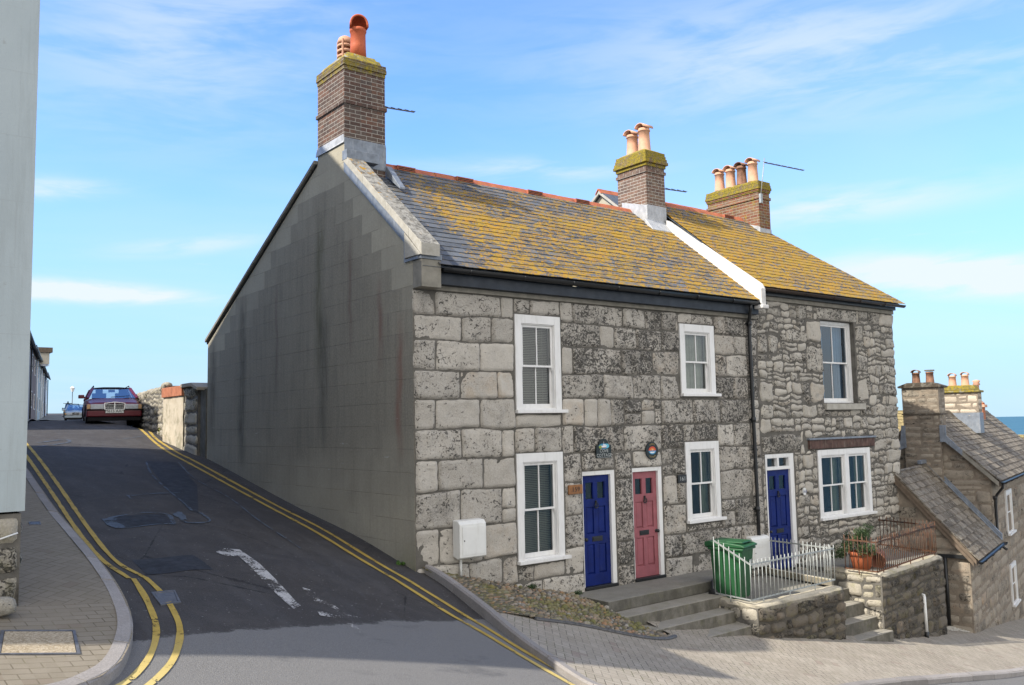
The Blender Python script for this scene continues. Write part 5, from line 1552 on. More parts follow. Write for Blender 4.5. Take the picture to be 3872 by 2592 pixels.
# railing helper
def railing(name, runs, mat, label, bar=.016, rail=(.030, .012), over=.07, closed_post=True, sp=.105, under=.0, feet=True):
    p0 = runs[0][0]
    t = thing(name, p0, label, 'railing')
    for ri, (a, b, h0, h1) in enumerate(runs):
        a = Vector(a); b = Vector(b); d = b-a; Ln = d.length; up = Vector((0, 0, 1))
        m = MB(); m.bar(a+up*h0, b+up*h1, rail[1]*1.2, rail[0]*.9, up=(0,0,1)); m.build('top_rail', mat, t)
        m = MB(); m.bar(a+up*under, b+up*under, rail[1], rail[0]*.8, up=(0,0,1)); m.build('bottom_rail', mat, t)
        n = max(2, round(Ln/sp))
        for k in range(n+1):
            if ri and k == 0: continue
            p = a+d*k/n; h = h0+(h1-h0)*k/n
            m = MB(); m.tube([p+up*(under-.0), p+up*(h+over)], bar/2, 7)
            if feet and k % 7 == 3: m.tube([p-up*.10, p], bar*.6, 6)
            m.build('baluster', mat, t)
    return t
railing('railing', [((5.47, -1.22, -.88), (5.47, -2.0, -.90), .92, .60), ((5.47, -2.0, -.90), (8.06, -1.95, -.87), .60, .58), ((8.06, -1.95, -.87), (8.52, -.12, -.95), .58, .61)], M['galv'],
        'grey galvanised railing around the bin yard above the dark rubble wall', sp=.115)
# ------------------------------------------------------------------ wheelie bin
bn = thing('wheelie_bin', (5.93, -1.25, -1.045), 'green wheeled bin standing behind the grey railing', 'bin', rot=R(14.5))
m = MB()
def frustum(m, w0, d0, w1, d1, z0, z1, y0=0, y1=0, mi=0, top=True):
    vs = [(-w0/2, y0-d0/2, z0), (w0/2, y0-d0/2, z0), (w0/2, y0+d0/2, z0), (-w0/2, y0+d0/2, z0), (-w1/2, y1-d1/2, z1), (w1/2, y1-d1/2, z1), (w1/2, y1+d1/2, z1), (-w1/2, y1+d1/2, z1)]
    return m.add(vs, [(0,3,2,1), (4,5,6,7), (0,1,5,4), (1,2,6,5), (2,3,7,6), (3,0,4,7)], mi)
frustum(m, .44, .50, .54, .62, .04, .92, .02, 0)
b_ = m.build('body', M['plastic_green'], bn, world=False, bevel=.035)
m = MB(); frustum(m, .585, .68, .585, .68, .90, .945, 0, 0); m.build('rim', M['plastic_green'], bn, world=False, bevel=.012)
m = MB()
vs = []
lid = [(-.37, .955), (-.37, .985), (-.30, 1.01), (.10, 1.045), (.33, 1.05), (.40, 1.03), (.40, .955)]
m.prism([(-.295, y, z) for y, z in lid], (.59, 0, 0)); frustum(m, .42, .34, .38, .30, 1.03, 1.058, -.14, -.14)
m.build('lid', M['plastic_green'], bn, world=False, bevel=.014)
m = MB(); m.tube([(-.22, .40, .97), (.22, .40, .97)], .016, 8); m.box(-.24, -.20, .30, .41, .93, .985); m.box(.20, .24, .30, .41, .93, .985); m.build('handle', M['plastic_green'], bn, world=False)
for s in (-1, 1):
    m = MB(); m.lathe([(.0, -.022), (.09, -.022), (.10, -.012), (.10, .012), (.09, .022), (0, .022)], (0, 0, 0), 20); m.xform(Matrix.Translation((s*.25, .27, .10)) @ Matrix.Rotation(PI/2, 4, 'Y')); m.build('wheel', M['black'], bn, world=False)
m = MB()
for k in range(3): m.box(.04+k*.01, .2-k*.02, -.3105, -.300, .64+k*.035, .650+k*.035)
m.box(.09, .13, -.3105, -.300, .60, .72)
m.build('painted_mark', M['letter'], bn, world=False)
# ------------------------------------------------------------------ path and steps to the lower door
s2 = thing('front_steps', (9.0, -1.4, -1.6), 'narrow mossy steps between the two retaining walls leading to the lower navy door', 'steps')
m = MB(); m.prism([(8.12, -1.0, -1.06), (9.62, -1.0, -1.06), (9.62, .02, -1.06), (8.45, .02, -1.06)], (0, 0, -.9)); m.build('landing', M['platform'], s2, bevel=.012)
for k in range(4):
    z = -1.30-k*.24; y = -1.0-k*.29
    m = MB(); m.box(8.05, 9.65, y-.29, -.9, z-1.2, z); m.build('step', M['steps'], s2, bevel=.012)
# ------------------------------------------------------------------ lower retaining wall
w2 = thing('retaining_wall', (11.2, -1.8, -2.4), 'tall dark coursed stone retaining wall under the rusty railing', 'wall')
A2, B2 = Vector((9.61, -2.0)), Vector((12.86, -1.60))
wall_face('wall_face', A2, B2, -3.1, -.99, 51, M['darkrubble'], w2, hmin=.13, hmax=.27, wmin=.16, wmax=.42, rnd=.07, warp=.022, mort='darkmortar', joint=.006, rough=.028)
lf = wall_face('side_face', (9.60, 0.0), (9.61, -2.0), -2.6, -.99, 52, M['wallrubble'], w2, hmin=.15, hmax=.3, wmin=.2, wmax=.45, rnd=.08, warp=.016)
wall_face('side_face', B2, (13.1, .6), -3.1, -.99, 53, M['darkrubble'], w2)
rough_top([(9.73, -.7), (9.74, -1.88), (12.76, -1.50)], -.985, M['cap'], w2)
m = MB(); m.prism([(9.62, .0, -.955), (9.64, -1.9, -.955), (12.84, -1.52, -.955), (13.05, .6, -.955), (12.4, 2.3, -.955), (9.7, .0, -.955)][::-1], (0, 0, -.08)); m.build('terrace_floor', M['platform'], w2)
m = MB(); m.tube([(11.58, -1.80, -1.72), (11.58, -1.80, -1.64), (11.58, -1.72, -1.62)], .03, 10); m.tube([(11.58, -1.81, -2.42), (11.58, -1.80, -1.66)], .034, 10); m.build('waste_pipe', M['plastic_white'], w2)
m = MB(); m.tube([(11.58, -1.81, -2.58), (11.58, -1.81, -2.40)], .04, 10); m.build('pipe_foot', M['black'], w2)
railing('railing', [((9.55, -1.25, -.90), (9.55, -1.95, -.90), .58, .58), ((9.55, -1.95, -.90), (12.68, -1.56, -.86), .58, .58), ((12.68, -1.56, -.86), (13.0, .3, -.86), .58, .58)], M['rust'],
        'rust stained black iron railing around the terrace with the potted shrub', sp=.098, bar=.018, rail=(.035, .014), over=.10)
# pots
ps = thing('potted_shrub', (9.98, -1.35, -.955), 'orange clay pot of dark green small leaved shrub behind the rusty railing', 'plant')
m = MB(); m.lathe([(.0, 0), (.17, 0), (.225, .27), (.225, .28), (.25, .285), (.258, .36), (.235, .365), (.228, .30), (.2, .29), (0, .29)], (9.98, -1.35, -.955), 28); m.build('pot', M['clay_pot'], ps)
m = MB(); m.lathe([(0, .32), (.226, .315)], (9.98, -1.35, -.955), 20); m.build('soil', M['soil'], ps)
def leaf_mat(name, a, b):
    m = NT(name, .55, .35); t = m.sep(m.attr())
    m.col(m.mix(t[0], a, b)); return m.mat
M['leaf'] = leaf_mat('small_dark_leaves', (.018,.035,.012), (.06,.10,.035))
def leaves(c, rad, n, size, seed, mat, name, parent, zs=1., clumps=9):
    r = random.Random(seed); m = MB(); c = Vector(c)
    cl = [(Vector((r.gauss(0, .5), r.gauss(0, .5), r.gauss(0, .45*zs)))*rad, r.uniform(.35, .6)*rad, r.random()) for _ in range(clumps)]
    for _ in range(n):
        o_, cr, sh = r.choice(cl)
        d = Vector((r.gauss(0, 1), r.gauss(0, 1), r.gauss(0, 1))).normalized()
        p = c+o_+d*cr*r.random()**.4
        a = Vector((r.gauss(0, 1), r.gauss(0, 1), r.gauss(0, .6)+.4)).normalized(); b = a.cross(Vector((r.gauss(0,1), r.gauss(0,1), r.gauss(0,1)))).normalized(); s = size*r.uniform(.6, 1.3)
        m.add([p-b*s*.28, p+a*s*.5-b*s*.0, p+b*s*.28, p-a*s*.5], [(0, 1, 2, 3)], 0, False, (min(1, max(0, sh*.6+r.random()*.4)), 0, 0))
    return m.build(name, mat, parent, boxuv=False)
leaves((9.95, -1.3, -.36), .30, 6500, .033, 3, M['leaf'], 'foliage', ps, .9, 14)
m = MB(); r = random.Random(4)
for k in range(14): m.tube([(9.98+r.uniform(-.05, .05), -1.35+r.uniform(-.05, .05), -.66), (9.96+r.uniform(-.25, .25), -1.32+r.uniform(-.25, .25), -.2+r.uniform(-.15, .1))], .006, 5)
m.build('stems', M['timber'], ps)
pp = thing('plant_pot', (10.45, -1.45, -.80), 'empty faded clay pot lying on its side behind the rusty railing', 'pot')
m = MB(); m.lathe([(0, -.2), (.11, -.2), (.16, .08), (.185, .085), (.19, .15), (.17, .15), (.15, .08), (.10, -.18), (0, -.18)], (0, 0, 0), 24)
m.xform(Matrix.Translation((10.45, -1.45, -.77)) @ Matrix.Rotation(R(-105), 4, 'Y') @ Matrix.Rotation(R(15), 4, 'X')); m.build('pot', plain('faded_pink_clay', (.34,.16,.11), .8, .2), pp)
# small weeds
wd = thing('weed', (-.1, .25, 0), 'small green weed growing at the foot of the rendered gable corner', 'plant')
leaves((-.10, .28, .07), .07, 160, .04, 8, leaf_mat('bright_weed_leaves', (.05,.12,.02), (.12,.22,.05)), 'foliage', wd, .6, 4)
for k, (x, y, rad, lb) in enumerate(((2.2, -.10, .05, 'tuft of weeds at the wall foot under the tall window'), (3.2, -.12, .05, 'tuft of weeds at the wall foot left of the navy door'))):
    wd = thing('weed', (x, y, float(cz_(x, y))), lb, 'plant')
    r = random.Random(k)
    leaves((x, y, float(cz_(x, y))+.03), .12, 420, .03, 11+k, M['leaf'], 'foliage', wd, .3, 12)
wd = thing('weed', (.6, 14.0, float(gz(.6, 14))), 'yellow green clump at the foot of the rubble lane wall', 'plant')
leaves((.45, 14.0, float(gz(.5, 14))+.12), .22, 500, .06, 19, leaf_mat('yellow_green_leaves', (.12,.13,.03), (.25,.25,.07)), 'foliage', wd, .7, 7)
# ------------------------------------------------------------------ downhill stone house, turned 16 degrees (built in its own frame)
TH = R(16)
def frame_thing(name, label, cat, loc=(14.36, -1.49, 0), rot=TH):
    return thing(name, loc, label, cat, rot=rot)
def localise(o): o.matrix_parent_inverse = Matrix.Identity(4)
def under(blocks, line):
    return [b for b in blocks if (b[2]+b[3])/2 < line((b[0]+b[1])/2)-.03]
MB.WORLD = False
fh = frame_thing('stone_house', 'brown coursed stone house downhill with a lean-to of stone tiles and a two pot chimney', 'house')
q = rubble(0, 3.0, -4., 1.6, .18, .34, .3, .75, 61, .12)
wall_face('lean_to_side_wall', (0, 3.0), (0, 0), -4, -1.1, 61, M['farstone'], fh, blocks=under(q, lambda u: -1.30+1.14*min(3.0-u, 1.6)), mort='tanmortar', cell=.06, depth=.018, rnd=.05, warp=.012, rough=.01, core=False)
m = MB(); m.prism([(0, 0, -4.2), (0, 0, -1.22), (0, 1.55, .55), (0, 3.0, .55), (0, 3.0, -4.2)], (3.8, 0, 0)); m.build('lean_to_core', M['tanmortar'], fh)
wall_face('lean_to_front_wall', (0, 0), (3.8, 0), -5, -1.22, 62, M['farstone'], fh, hmin=.2, hmax=.36, wmin=.25, wmax=.7, mort='tanmortar', cell=.07, depth=.018, rnd=.05, warp=.012, core=False)
q = rubble(0, 3.4, -1.2, 2.5, .2, .38, .35, .9, 63, .1)
line = lambda u: min(.52+.95*(3.4-u), .52+.95*1.75-.95*(max(0, (3.4-u)-1.75)))
wall_face('side_wall', (3.8, 3.4), (3.8, 0), -1.2, 1, 63, M['farstone'], fh, blocks=under(q, line), mort='tanmortar', cell=.06, depth=.018, rnd=.05, warp=.012, rough=.01, core=False)
m = MB(); m.prism([(3.803, .0, -7), (3.803, .0, .52), (3.803, 1.75, 2.16), (3.803, 3.5, .52), (3.803, 3.5, -7)], (12.5, 0, 0)); m.build('wall_core', M['tanmortar'], fh)
OPF = [(6.1, 7.25, -1.34, -.05), (6.1, 7.15, -3.37, -2.18), (10.5, 11.6, -1.5, -.2), (10.5, 11.6, -3.6, -2.4)]
q = cut_blocks(rubble(3.8, 16.3, -7., .45, .26, .42, .5, 1.1, 64, .05), OPF, .08)
m = MB(); stonework(m, q, (0, 0, 0), (1, 0, 0), (0, -1, 0), cell=.09, depth=.02, joint=.022, rough=.012, rnd=.04, warp=.012, seed=5); m.build('front_wall', M['farstone'], fh)
for a, b, c, d in OPF:
    w = sash_window(fh, a, b, c+.05, d, y0=-.05, fw=.10, ft=.12, hang='net')
def roof_local(name, x0, x1, ye, ze, yr, zr, parent, seed, g=.19, w=.24, mat='stonetile', thick=.02, lift=.012):
    m = MB(); slates(m, x0, x1, ye, ze, yr, zr, gauge=g, width=w, seed=seed, thick=thick, lift=lift); return m.build(name, M[mat], parent)
roof_local('lean_to_roof', -.13, 3.80, -.20, -1.22, 1.60, .83, fh, 3)
m = MB(); m.prism([(-.10, -.16, -1.24), (-.10, 1.60, .78), (-.10, 3.2, -.4), (-.10, 3.2, -.5), (-.10, 1.60, .68), (-.10, -.16, -1.33)][::-1], (3.88, 0, 0)); m.build('lean_to_deck', M['timber'], fh)
m = MB(); m.prism([(-.135, -.16, -1.30), (-.135, 1.60, .71), (-.135, 1.60, .80), (-.135, -.16, -1.20)], (.03, 0, 0)); m.prism([(-.115, -.10, -1.36), (-.115, 1.60, .58), (-.115, 1.60, .71), (-.115, -.10, -1.26)], (.04, 0, 0)); m.build('barge_board', M['timber'], fh)
m = MB(); m.prism([(3.72, -.2, -1.16), (3.72, 1.60, .89), (3.72, 1.60, 1.03), (3.72, -.2, -1.02)], (.075, 0, 0)); m.prism([(3.62, -.2, -1.175), (3.62, 1.60, .875), (3.62, 1.60, .89), (3.62, -.2, -1.155)], (.12, 0, 0)); m.box(3.0, 3.79, 1.55, 1.66, .86, .96); m.build('lead_flashing', M['lead'], fh, bevel=.006)
roof_local('main_roof', 3.66, 16.4, -.25, .38, 1.75, 2.28, fh, 6)
m = MB(); m.prism([(3.70, -.22, .33), (3.70, 1.75, 2.22), (3.70, 3.75, .30), (3.70, 3.75, .2), (3.70, 1.75, 2.1), (3.70, -.22, .23)][::-1], (12.6, 0, 0)); m.build('roof_deck', M['timber'], fh)
m = MB(); m.prism([(3.62, -.22, .25), (3.62, 1.0, 1.42), (3.62, 1.0, 1.55), (3.62, -.22, .38)], (.03, 0, 0)); m.build('verge_board', M['cornice'], fh)
m = MB()
for k in range(26): m.prism([(3.7+k*.48, 1.55, 2.13), (3.7+k*.48, 1.75, 2.36), (3.7+k*.48, 1.95, 2.13), (3.7+k*.48, 1.75, 2.28)], (.465, 0, 0))
m.build('ridge_stones', M['stonetile'], fh, bevel=.008)
gutter(fh, -.16, 3.85, -.26, -1.24, M['black'], .055); gutter(fh, 3.66, 16.4, -.31, .36, M['black'], .055)
m = MB()
m.tube([(3.88, -.29, .32), (3.88, -.27, .20), (3.98, -.12, .02), (3.98, -.06, -.1), (3.98, -.06, -1.25), (3.90, -.14, -1.36), (3.84, -.28, -1.44)], .036, 10)
for z in (-.08, -1.18): m.lathe([(.036, -.05), (.05, -.045), (.05, .045), (.036, .05)], (3.98, -.06, z), 10)
m.build('downpipe', M['black'], fh)
m = MB()
m.box(-.10, -.02, -.05, .68, -1.20, -1.12); m.tube([(-.06, .52, -1.18), (-.06, .52, -2.85)], .042, 10); m.tube([(-.06, .50, -2.4), (-.13, .50, -2.4)], .02, 6)
m.build('side_gutter', M['black'], fh)
def stone_stack(u0, u1, b0, b1, z0, z1, mat, mort, parent, seed, cell=.05, label=None):
    """a masonry stack in the parent's own frame: four stone faces round a core"""
    m = MB(); m.box(u0, u1, b0, b1, z0, z1)
    c = m.build('chimney', M[mort], parent)
    if label: c['label'] = label
    for A, B in (((u0, b1), (u0, b0)), ((u0, b0), (u1, b0)), ((u1, b0), (u1, b1)), ((u1, b1), (u0, b1))):
        L = math.hypot(B[0]-A[0], B[1]-A[1])
        wall_face('stack_face', A, B, z0, z1, seed, M[mat], c, blocks=rubble(0, L, z0, z1, .13, .26, .2, .5, seed, .2), core=False, cell=cell, depth=.012, rnd=.05, warp=.012, rough=.01); seed += 1
    return c
ch = stone_stack(3.64, 4.50, 1.14, 2.10, -.2, 2.99, 'farstone', 'tanmortar', fh, 71, label='dark stone chimney with a hooded pot and a capped pot')
m = MB(); m.box(3.56, 4.58, 1.05, 2.19, 2.99, 3.04); m.prism([(3.57, 1.06, 3.041), (3.57, 1.30, 3.13), (3.57, 1.94, 3.13), (3.57, 2.18, 3.041)][::-1], (1.0, 0, 0)); m.build('stack_head', M['stonetile'], ch, bevel=.008)
m = MB(); m.box(3.605, 4.53, 1.10, 2.13, 2.22, 2.25); m.build('drip_course', M['stonetile'], ch)
m = MB(); m.prism([(3.605, 1.04, 1.45), (3.605, .62, 1.07), (3.605, .62, 1.22), (3.605, 1.0, 1.62), (3.605, 1.0, 1.92), (3.605, 1.16, 1.92), (3.605, 1.16, 1.45)], (.05, 0, 0)); m.build('flashing', M['lead'], ch); m = MB(); m.prism([(3.605, 2.05, 1.3), (3.605, 2.06, 1.92), (3.605, 2.16, 1.92), (3.605, 2.2, 1.5), (3.605, 2.6, 1.2), (3.605, 2.6, 1.08)], (.05, 0, 0)); m.build('flashing', M['lead'], ch)
hood_pot(ch, 4.15, 1.80, 3.11, .33, .11, M['sootpot'], label='sooty pot with half round hood', wide=1.3)
hood_pot(ch, 4.15, 1.43, 3.11, .34, .11, M['sootpot'], hood=False)
m = MB(); m.lathe([(0, .36), (.135, .36), (.135, .395), (0, .395)], (4.15, 1.43, 3.11), 20, sm=False); m.build('pot_cap', M['cap'], ch)
# the next roofs down the hill
h2 = frame_thing('stone_house', 'pale lit stone chimney and roof of the next house down the hill', 'house')
ch = stone_stack(8.5, 9.2, .88, 1.96, 1.6, 2.92, 'palestone', 'tanmortar', h2, 81, label='pale stone chimney with two buff pots')
m = MB(); m.box(8.43, 9.27, .81, 2.03, 2.92, 2.99); m.prism([(8.5, .90, 2.992), (8.5, 1.0, 3.16), (8.5, 1.84, 3.16), (8.5, 1.94, 2.992)][::-1], (.7, 0, 0)); m.build('stack_head', M['flaunch'], ch, bevel=.02)
m = MB(); m.box(8.48, 9.22, .86, 1.98, 1.6, 2.26); m.build('flashing', M['lead'], ch)
hood_pot(ch, 8.85, 1.66, 3.13, .36, .12, M['buffpot']); hood_pot(ch, 8.85, 1.28, 3.13, .38, .12, M['buffpot'])
m = MB(); m.prism([(8.5, 0.1, .2), (8.5, 1.75, 2.1), (8.5, 3.6, .2)], (6, 0, 0)); m.build('roof', M['stonetile'], h2)
h3 = frame_thing('brick_chimney_house', 'house further down the hill showing only its orange red brick chimney against the sea', 'house')
m = MB(); m.box(13.0, 13.5, 1.42, 1.98, .8, 2.62); c_ = m.build('chimney', brick_mat('orange_brick', [(.50,.13,.05), (.58,.20,.07), (.42,.11,.05)], (.4,.35,.28), dark=.1), h3)
m = MB(); m.box(12.93, 13.57, 1.35, 2.05, 2.46, 2.56); m.prism([(13.0, 1.42, 2.622), (13.0, 1.55, 2.75), (13.0, 1.85, 2.75), (13.0, 1.98, 2.622)][::-1], (.5, 0, 0)); m.build('stack_head', M['buffpot'], c_, bevel=.01)
m = MB(); m.lathe([(.11, 0), (.09, .42), (.085, .55), (.13, .58), (.10, .66), (.14, .72), (.07, .76)], (13.25, 1.62, 2.72), 16); m.build('chimney_pot', M['buffpot'], c_)
m = MB(); m.prism([(12.6, -1.2, -6), (12.6, -1.2, -.6), (12.6, 1.7, 1.2), (12.6, 4.6, -.6), (12.6, 4.6, -6)], (5, 0, 0)); m.build('roof', M['stonetile'], h3)
MB.WORLD = True
h4 = thing('low_house', (30, 9, 0), 'low house with lichened tile roof glimpsed between the rubble cottage and stone chimney', 'house')
m = MB(); slates(m, 27.5, 32., 7.4, 1.1, 9.2, 2.45, gauge=.22, width=.26, seed=14, thick=.02); m.build('roof', plain('yellow_lichened_tiles', (.36,.28,.13), .9, .1, var=.4, scale=9, dirt=((.12,.1,.07), .8)), h4)
m = MB(); m.prism([(27.6, 7.6, -8), (27.6, 7.6, 1.1), (27.6, 9.2, 2.35), (27.6, 10.8, 1.1), (27.6, 10.8, -8)], (4.3, 0, 0)); m.build('wall', M['tan'], h4)
h5 = thing('tan_building', (41, 8, 0), 'flat topped tan rendered building before the sea with a lichened parapet', 'building', rot=R(-39))
MB.WORLD = False
m = MB(); m.box(-3, 6, 0, 5, -12, 1.0); m.build('wall', M['tan'], h5)
m = MB(); 
for k in range(18): m.box(-3.1+k*.51, -2.6+k*.51, -.06, .3, 1.0, 1.14)
m.build('parapet', plain('lichened_parapet_stone', (.34,.29,.16), .9, .1, var=.4, scale=6, dirt=((.4,.3,.03), .7)), h5, bevel=.01)
MB.WORLD = True
gv = MB(); r = random.Random(9)
for k in range(420):
    u, v = r.uniform(13.05, 14.3), r.uniform(-.95, .1); y = -1.28-.15*(u-13.05)/1.25+max(0, v+.95)*.35
    s = r.uniform(.012, .03); z = float(gz(u, y))
    gv.add([(u+a.x*s, y+a.y*s, z+.01+a.z*s*.7) for a in IV[:12]], [f for f in ((0,1,2),) if False], 0) if False else gv.add([(u+s*math.cos(t), y+s*math.sin(t), z+.006) for t in (0, 1.3, 2.4, 3.7, 5)]+[(u, y, z+s*.9)], [(i, (i+1) % 5, 5) for i in range(5)], 0)
gvo = gv.build('gravel', plain('white_gravel', (.45,.43,.38), .9, .1, var=.3, scale=30)); gvo['kind'] = 'stuff'; gvo['label'] = 'pale gravel in the gap at the foot of the brown stone house'; gvo['category'] = 'gravel'

# ------------------------------------------------------------------ pale painted building on the left
lb = thing('painted_building', (-5.75, -2.63, .7), 'tall pale blue grey painted building on a stone plinth at the left edge', 'building')
m = MB()
m.prism([(-5.745, -2.63, 1.49), (-5.745, -2.63, 6.62), (-5.745, -1.0, 6.76), (-5.745, -1.0, 8.6), (-5.745, .86, 10.3), (-5.745, 4.1, 12.8), (-5.745, 11.4, 8.8), (-5.745, 11.4, 1.0)][::-1], (-9, 0, 0)); m.build('wall', M['paintwall'], lb)  # stepped roofline out of view, shaped to steer the shadow it casts
m = MB(); m.prism([(-5.70, -1.05, 8.57), (-5.70, .86, 10.31), (-5.70, 4.1, 12.81), (-5.70, 11.5, 8.77), (-5.70, 11.5, 8.87), (-5.70, 4.1, 12.93), (-5.70, .86, 10.42), (-5.70, -1.05, 8.68)][::-1], (-9.1, 0, 0)); m.build('roof', M['plainslate'], lb)
m = MB(); m.prism([(-5.72, -2.64, 6.622), (-5.72, -1.005, 6.765), (-5.72, -1.005, 6.82), (-5.72, -2.64, 6.69)][::-1], (-9.05, 0, 0)); m.build('unseen_front_roof', M['lead'], lb)  # unseen low front roof, added so sunlight reaches the paving
wall_face('plinth', (-9.5, -2.60), (-5.77, -2.60), .2, 1.47, 91, M['wallrubble'], lb, blocks=rubble(0, 3.73, .2, 1.47, .2, .32, .3, .55, 91, .1), cell=.05, depth=.03, rnd=.05, warp=.015, rough=.014)
wall_face('plinth_return', (-5.77, -2.60), (-5.77, 11.3), -.2, 1.47, 92, M['wallrubble'], lb, hmin=.2, hmax=.32, wmin=.3, wmax=.6, cell=.12, depth=.02, rnd=.05)
m = MB(); m.tube([(-9.5, -2.66, 1.22), (-7, -2.67, 1.22), (-5.95, -2.66, 1.255), (-5.80, -2.655, 1.30)], .008, 6); m.build('cable', M['plastic_white'], lb)
rk = thing('boundary_stones', (-6.1, -2.8, .6), 'low weathered kerb stones at the foot of the painted building', 'stones')
m = MB(); r = random.Random(2)
for k in range(5):
    x = -6.05-k*.42; y = -2.86-.05*k-r.uniform(0, .05); z = float(gz(x, y))
    vs = []
    for v in IV:
        g = noise.noise_vector(v*1.5+Vector((k*3, 0, 0)))*.12
        p = Vector((max(-.8, min(.8, v.x*1.1)), max(-.8, min(.8, v.y*1.1)), max(-.8, min(.8, v.z*1.1))))+g
        vs.append((x+p.x*.25, y+p.y*.12, z+.07+p.z*.10))
    m.add(vs, IF, 0, True, (r.random(), r.random(), r.random()))
m.build('stones', M['wallrubble'], rk)

# ------------------------------------------------------------------ walls up the lane
pr = thing('block_pier', (0, 9.6, 1.5), 'narrow grey concrete block pier at the rear end of the rendered gable', 'pier')
m = MB(); m.box(-.03, .4, 9.39, 9.78, 1.0, 3.18); m.build('pier', M['platform'], pr, bevel=.01)
sp = thing('stone_pier', (-.1, 10.2, 1.6), 'rough stone pier with a sloping slab top beside the bricked up rendered opening', 'pier')
wall_face('pier_face', (-.12, 10.68), (-.09, 9.80), 1.3, 3.24, 95, M['wallrubble'], sp, hmin=.3, hmax=.6, wmin=.3, wmax=.8, rnd=.12, warp=.03)
m = MB(); m.box(-.08, .4, 9.80, 10.68, 1.0, 3.22); m.build('core', M['mortar'], sp)
m = MB(); m.box(-.22, .45, 9.95, 10.74, 3.25, 3.345); m.prism([(-.22, 9.95, 3.25), (-.22, 9.95, 3.345), (-.22, 9.5, 3.22), (-.22, 9.5, 3.14)][::-1], (.6, 0, 0)); m.build('slab_top', M['farstone'], sp, bevel=.015)
rw = thing('rendered_wall', (-.15, 11.5, 1.8), 'cream rendered blocked up opening under an orange tile lintel in the lane', 'wall')
def cream():
    m = NT('flaking_cream_render', .93, .1); o = m.obj()
    c = m.mix(m.rng(m.noise(o, 2, 6, .7), .35, .65), (.52,.46,.36), (.42,.36,.27))
    z = m.sep(o)[2]
    c = m.mix(m.rng(m.math('ADD', m.noise(o, 3, 6, .75), m.rng(z, 1.7, 2.5, .12, 0)), .52, .66, 0, .8), c, (.25,.23,.16))
    m.col(c); m.bump(m.noise(o, 25, 6, .7), .5, .015); return m.mat
m = MB(); n1, n2 = 16, 14; vs = []; fs = []
for j in range(n2+1):
    for i in range(n1+1):
        y = 10.69+(12.36-10.69)*i/n1; z = 1.2+(3.06-1.2)*j/n2
        vs.append((-.15+.03*noise.noise(Vector((y*3, z*3, 0))), y, z))
for j in range(n2):
    for i in range(n1): k = j*(n1+1)+i; fs.append((k, k+n1+1, k+n1+2, k+1))
m.add(vs, fs, 0, True); m.box(-.12, .3, 10.69, 12.36, 1.2, 3.06); m.build('render_face', cream(), rw)
m = MB()
for k in range(4): m.box(-.20, .28, 10.70+k*.415, 10.70+k*.415+.408, 3.06, 3.31)
m.build('tile_lintel', M['ridge'] if False else plain('orange_clay_tiles', (.38,.15,.085), .85, .15, var=.25, scale=5, dirt=((.2,.14,.1), .5)), rw, bevel=.01)
lw = thing('rubble_wall', (.8, 17, 2.2), 'long dark rubble stone wall running up the right side of the lane', 'wall')
LW = [(-.12, 12.38), (.62, 15.4), (.80, 16.9), (1.02, 18.7), (1.30, 20.4), (2.2, 25), (4.5, 36)]
for k, (a, b) in enumerate(zip(LW, LW[1:])):
    c = .07 if k < 4 else .2
    wall_face('wall_face', b, a, 1.4, 3.42, 100+k, M['wallrubble'], lw, cell=c, hmin=.12, hmax=.3, wmin=.15, wmax=.45, rnd=.18, warp=.03, core=True)
    m = MB(); d = (Vector(b)-Vector(a)).normalized(); nn = Vector((d.y, -d.x))*.4
    m.prism([(a[0]+.01, a[1], 1.3), (b[0]+.01, b[1], 1.3), (b[0]+nn.x, b[1]+nn.y, 1.3), (a[0]+nn.x, a[1]+nn.y, 1.3)], (0, 0, 2.08)); m.build('wall_core', M['mortar'], lw)
m = MB(); r = random.Random(12)
for k, (a, b) in enumerate(zip(LW[:5], LW[1:6])):
    a = Vector(a); b = Vector(b); n = int((b-a).length/.17)
    for i in range(n):
        p = a+(b-a)*(i+.5)/n; s = r.uniform(.09, .17); sd_ = r.uniform(0, 9)
        m.add([(p.x+.1+v.x*s*.9*(1+.3*noise.noise(v*1.5+Vector((sd_, 0, 0)))), p.y+v.y*s*1.0, 3.40+v.z*s*.7*(1+.3*noise.noise(v+Vector((0, sd_, 0))))) for v in IV], IF, 0, True, (r.random(), r.random(), r.random()))
m.build('coping_stones', M['wallrubble'], lw)

# ------------------------------------------------------------------ terrace up the lane
def tline(y): return 3.72+(y-55.5)*.1995
TE = [(16.2, 38, 'grey', 7.6), (38, 55.5, 'grey', 8.0), (55.5, 68, 'brown', 8.2), (68, 80, 'pale', 8.3), (80, 93, 'cream', 8.4), (93, 106, 'white', 8.65)]  # first house stands out of view, added to shade the lane
tm = {'grey': plain('grey_render', (.30,.30,.31), .9, .1), 'brown': plain('brown_pebbledash', (.24,.19,.17), .9, .1), 'pale': plain('pale_green_render', (.46,.50,.47), .9, .1), 'cream': plain('cream_house_render', (.5,.46,.38), .9, .1), 'white': plain('white_house_render', (.7,.7,.7), .9, .1)}
lbl = {(16.2): 'unseen grey house added behind the painted building to shade the lane', 38: 'grey rendered terraced house nearest along the lane', 55.5: 'brown pebbledashed terraced house up the lane', 68: 'pale green terraced house up the lane', 80: 'cream terraced house up the lane', 93: 'white terraced house at the far end of the lane'}
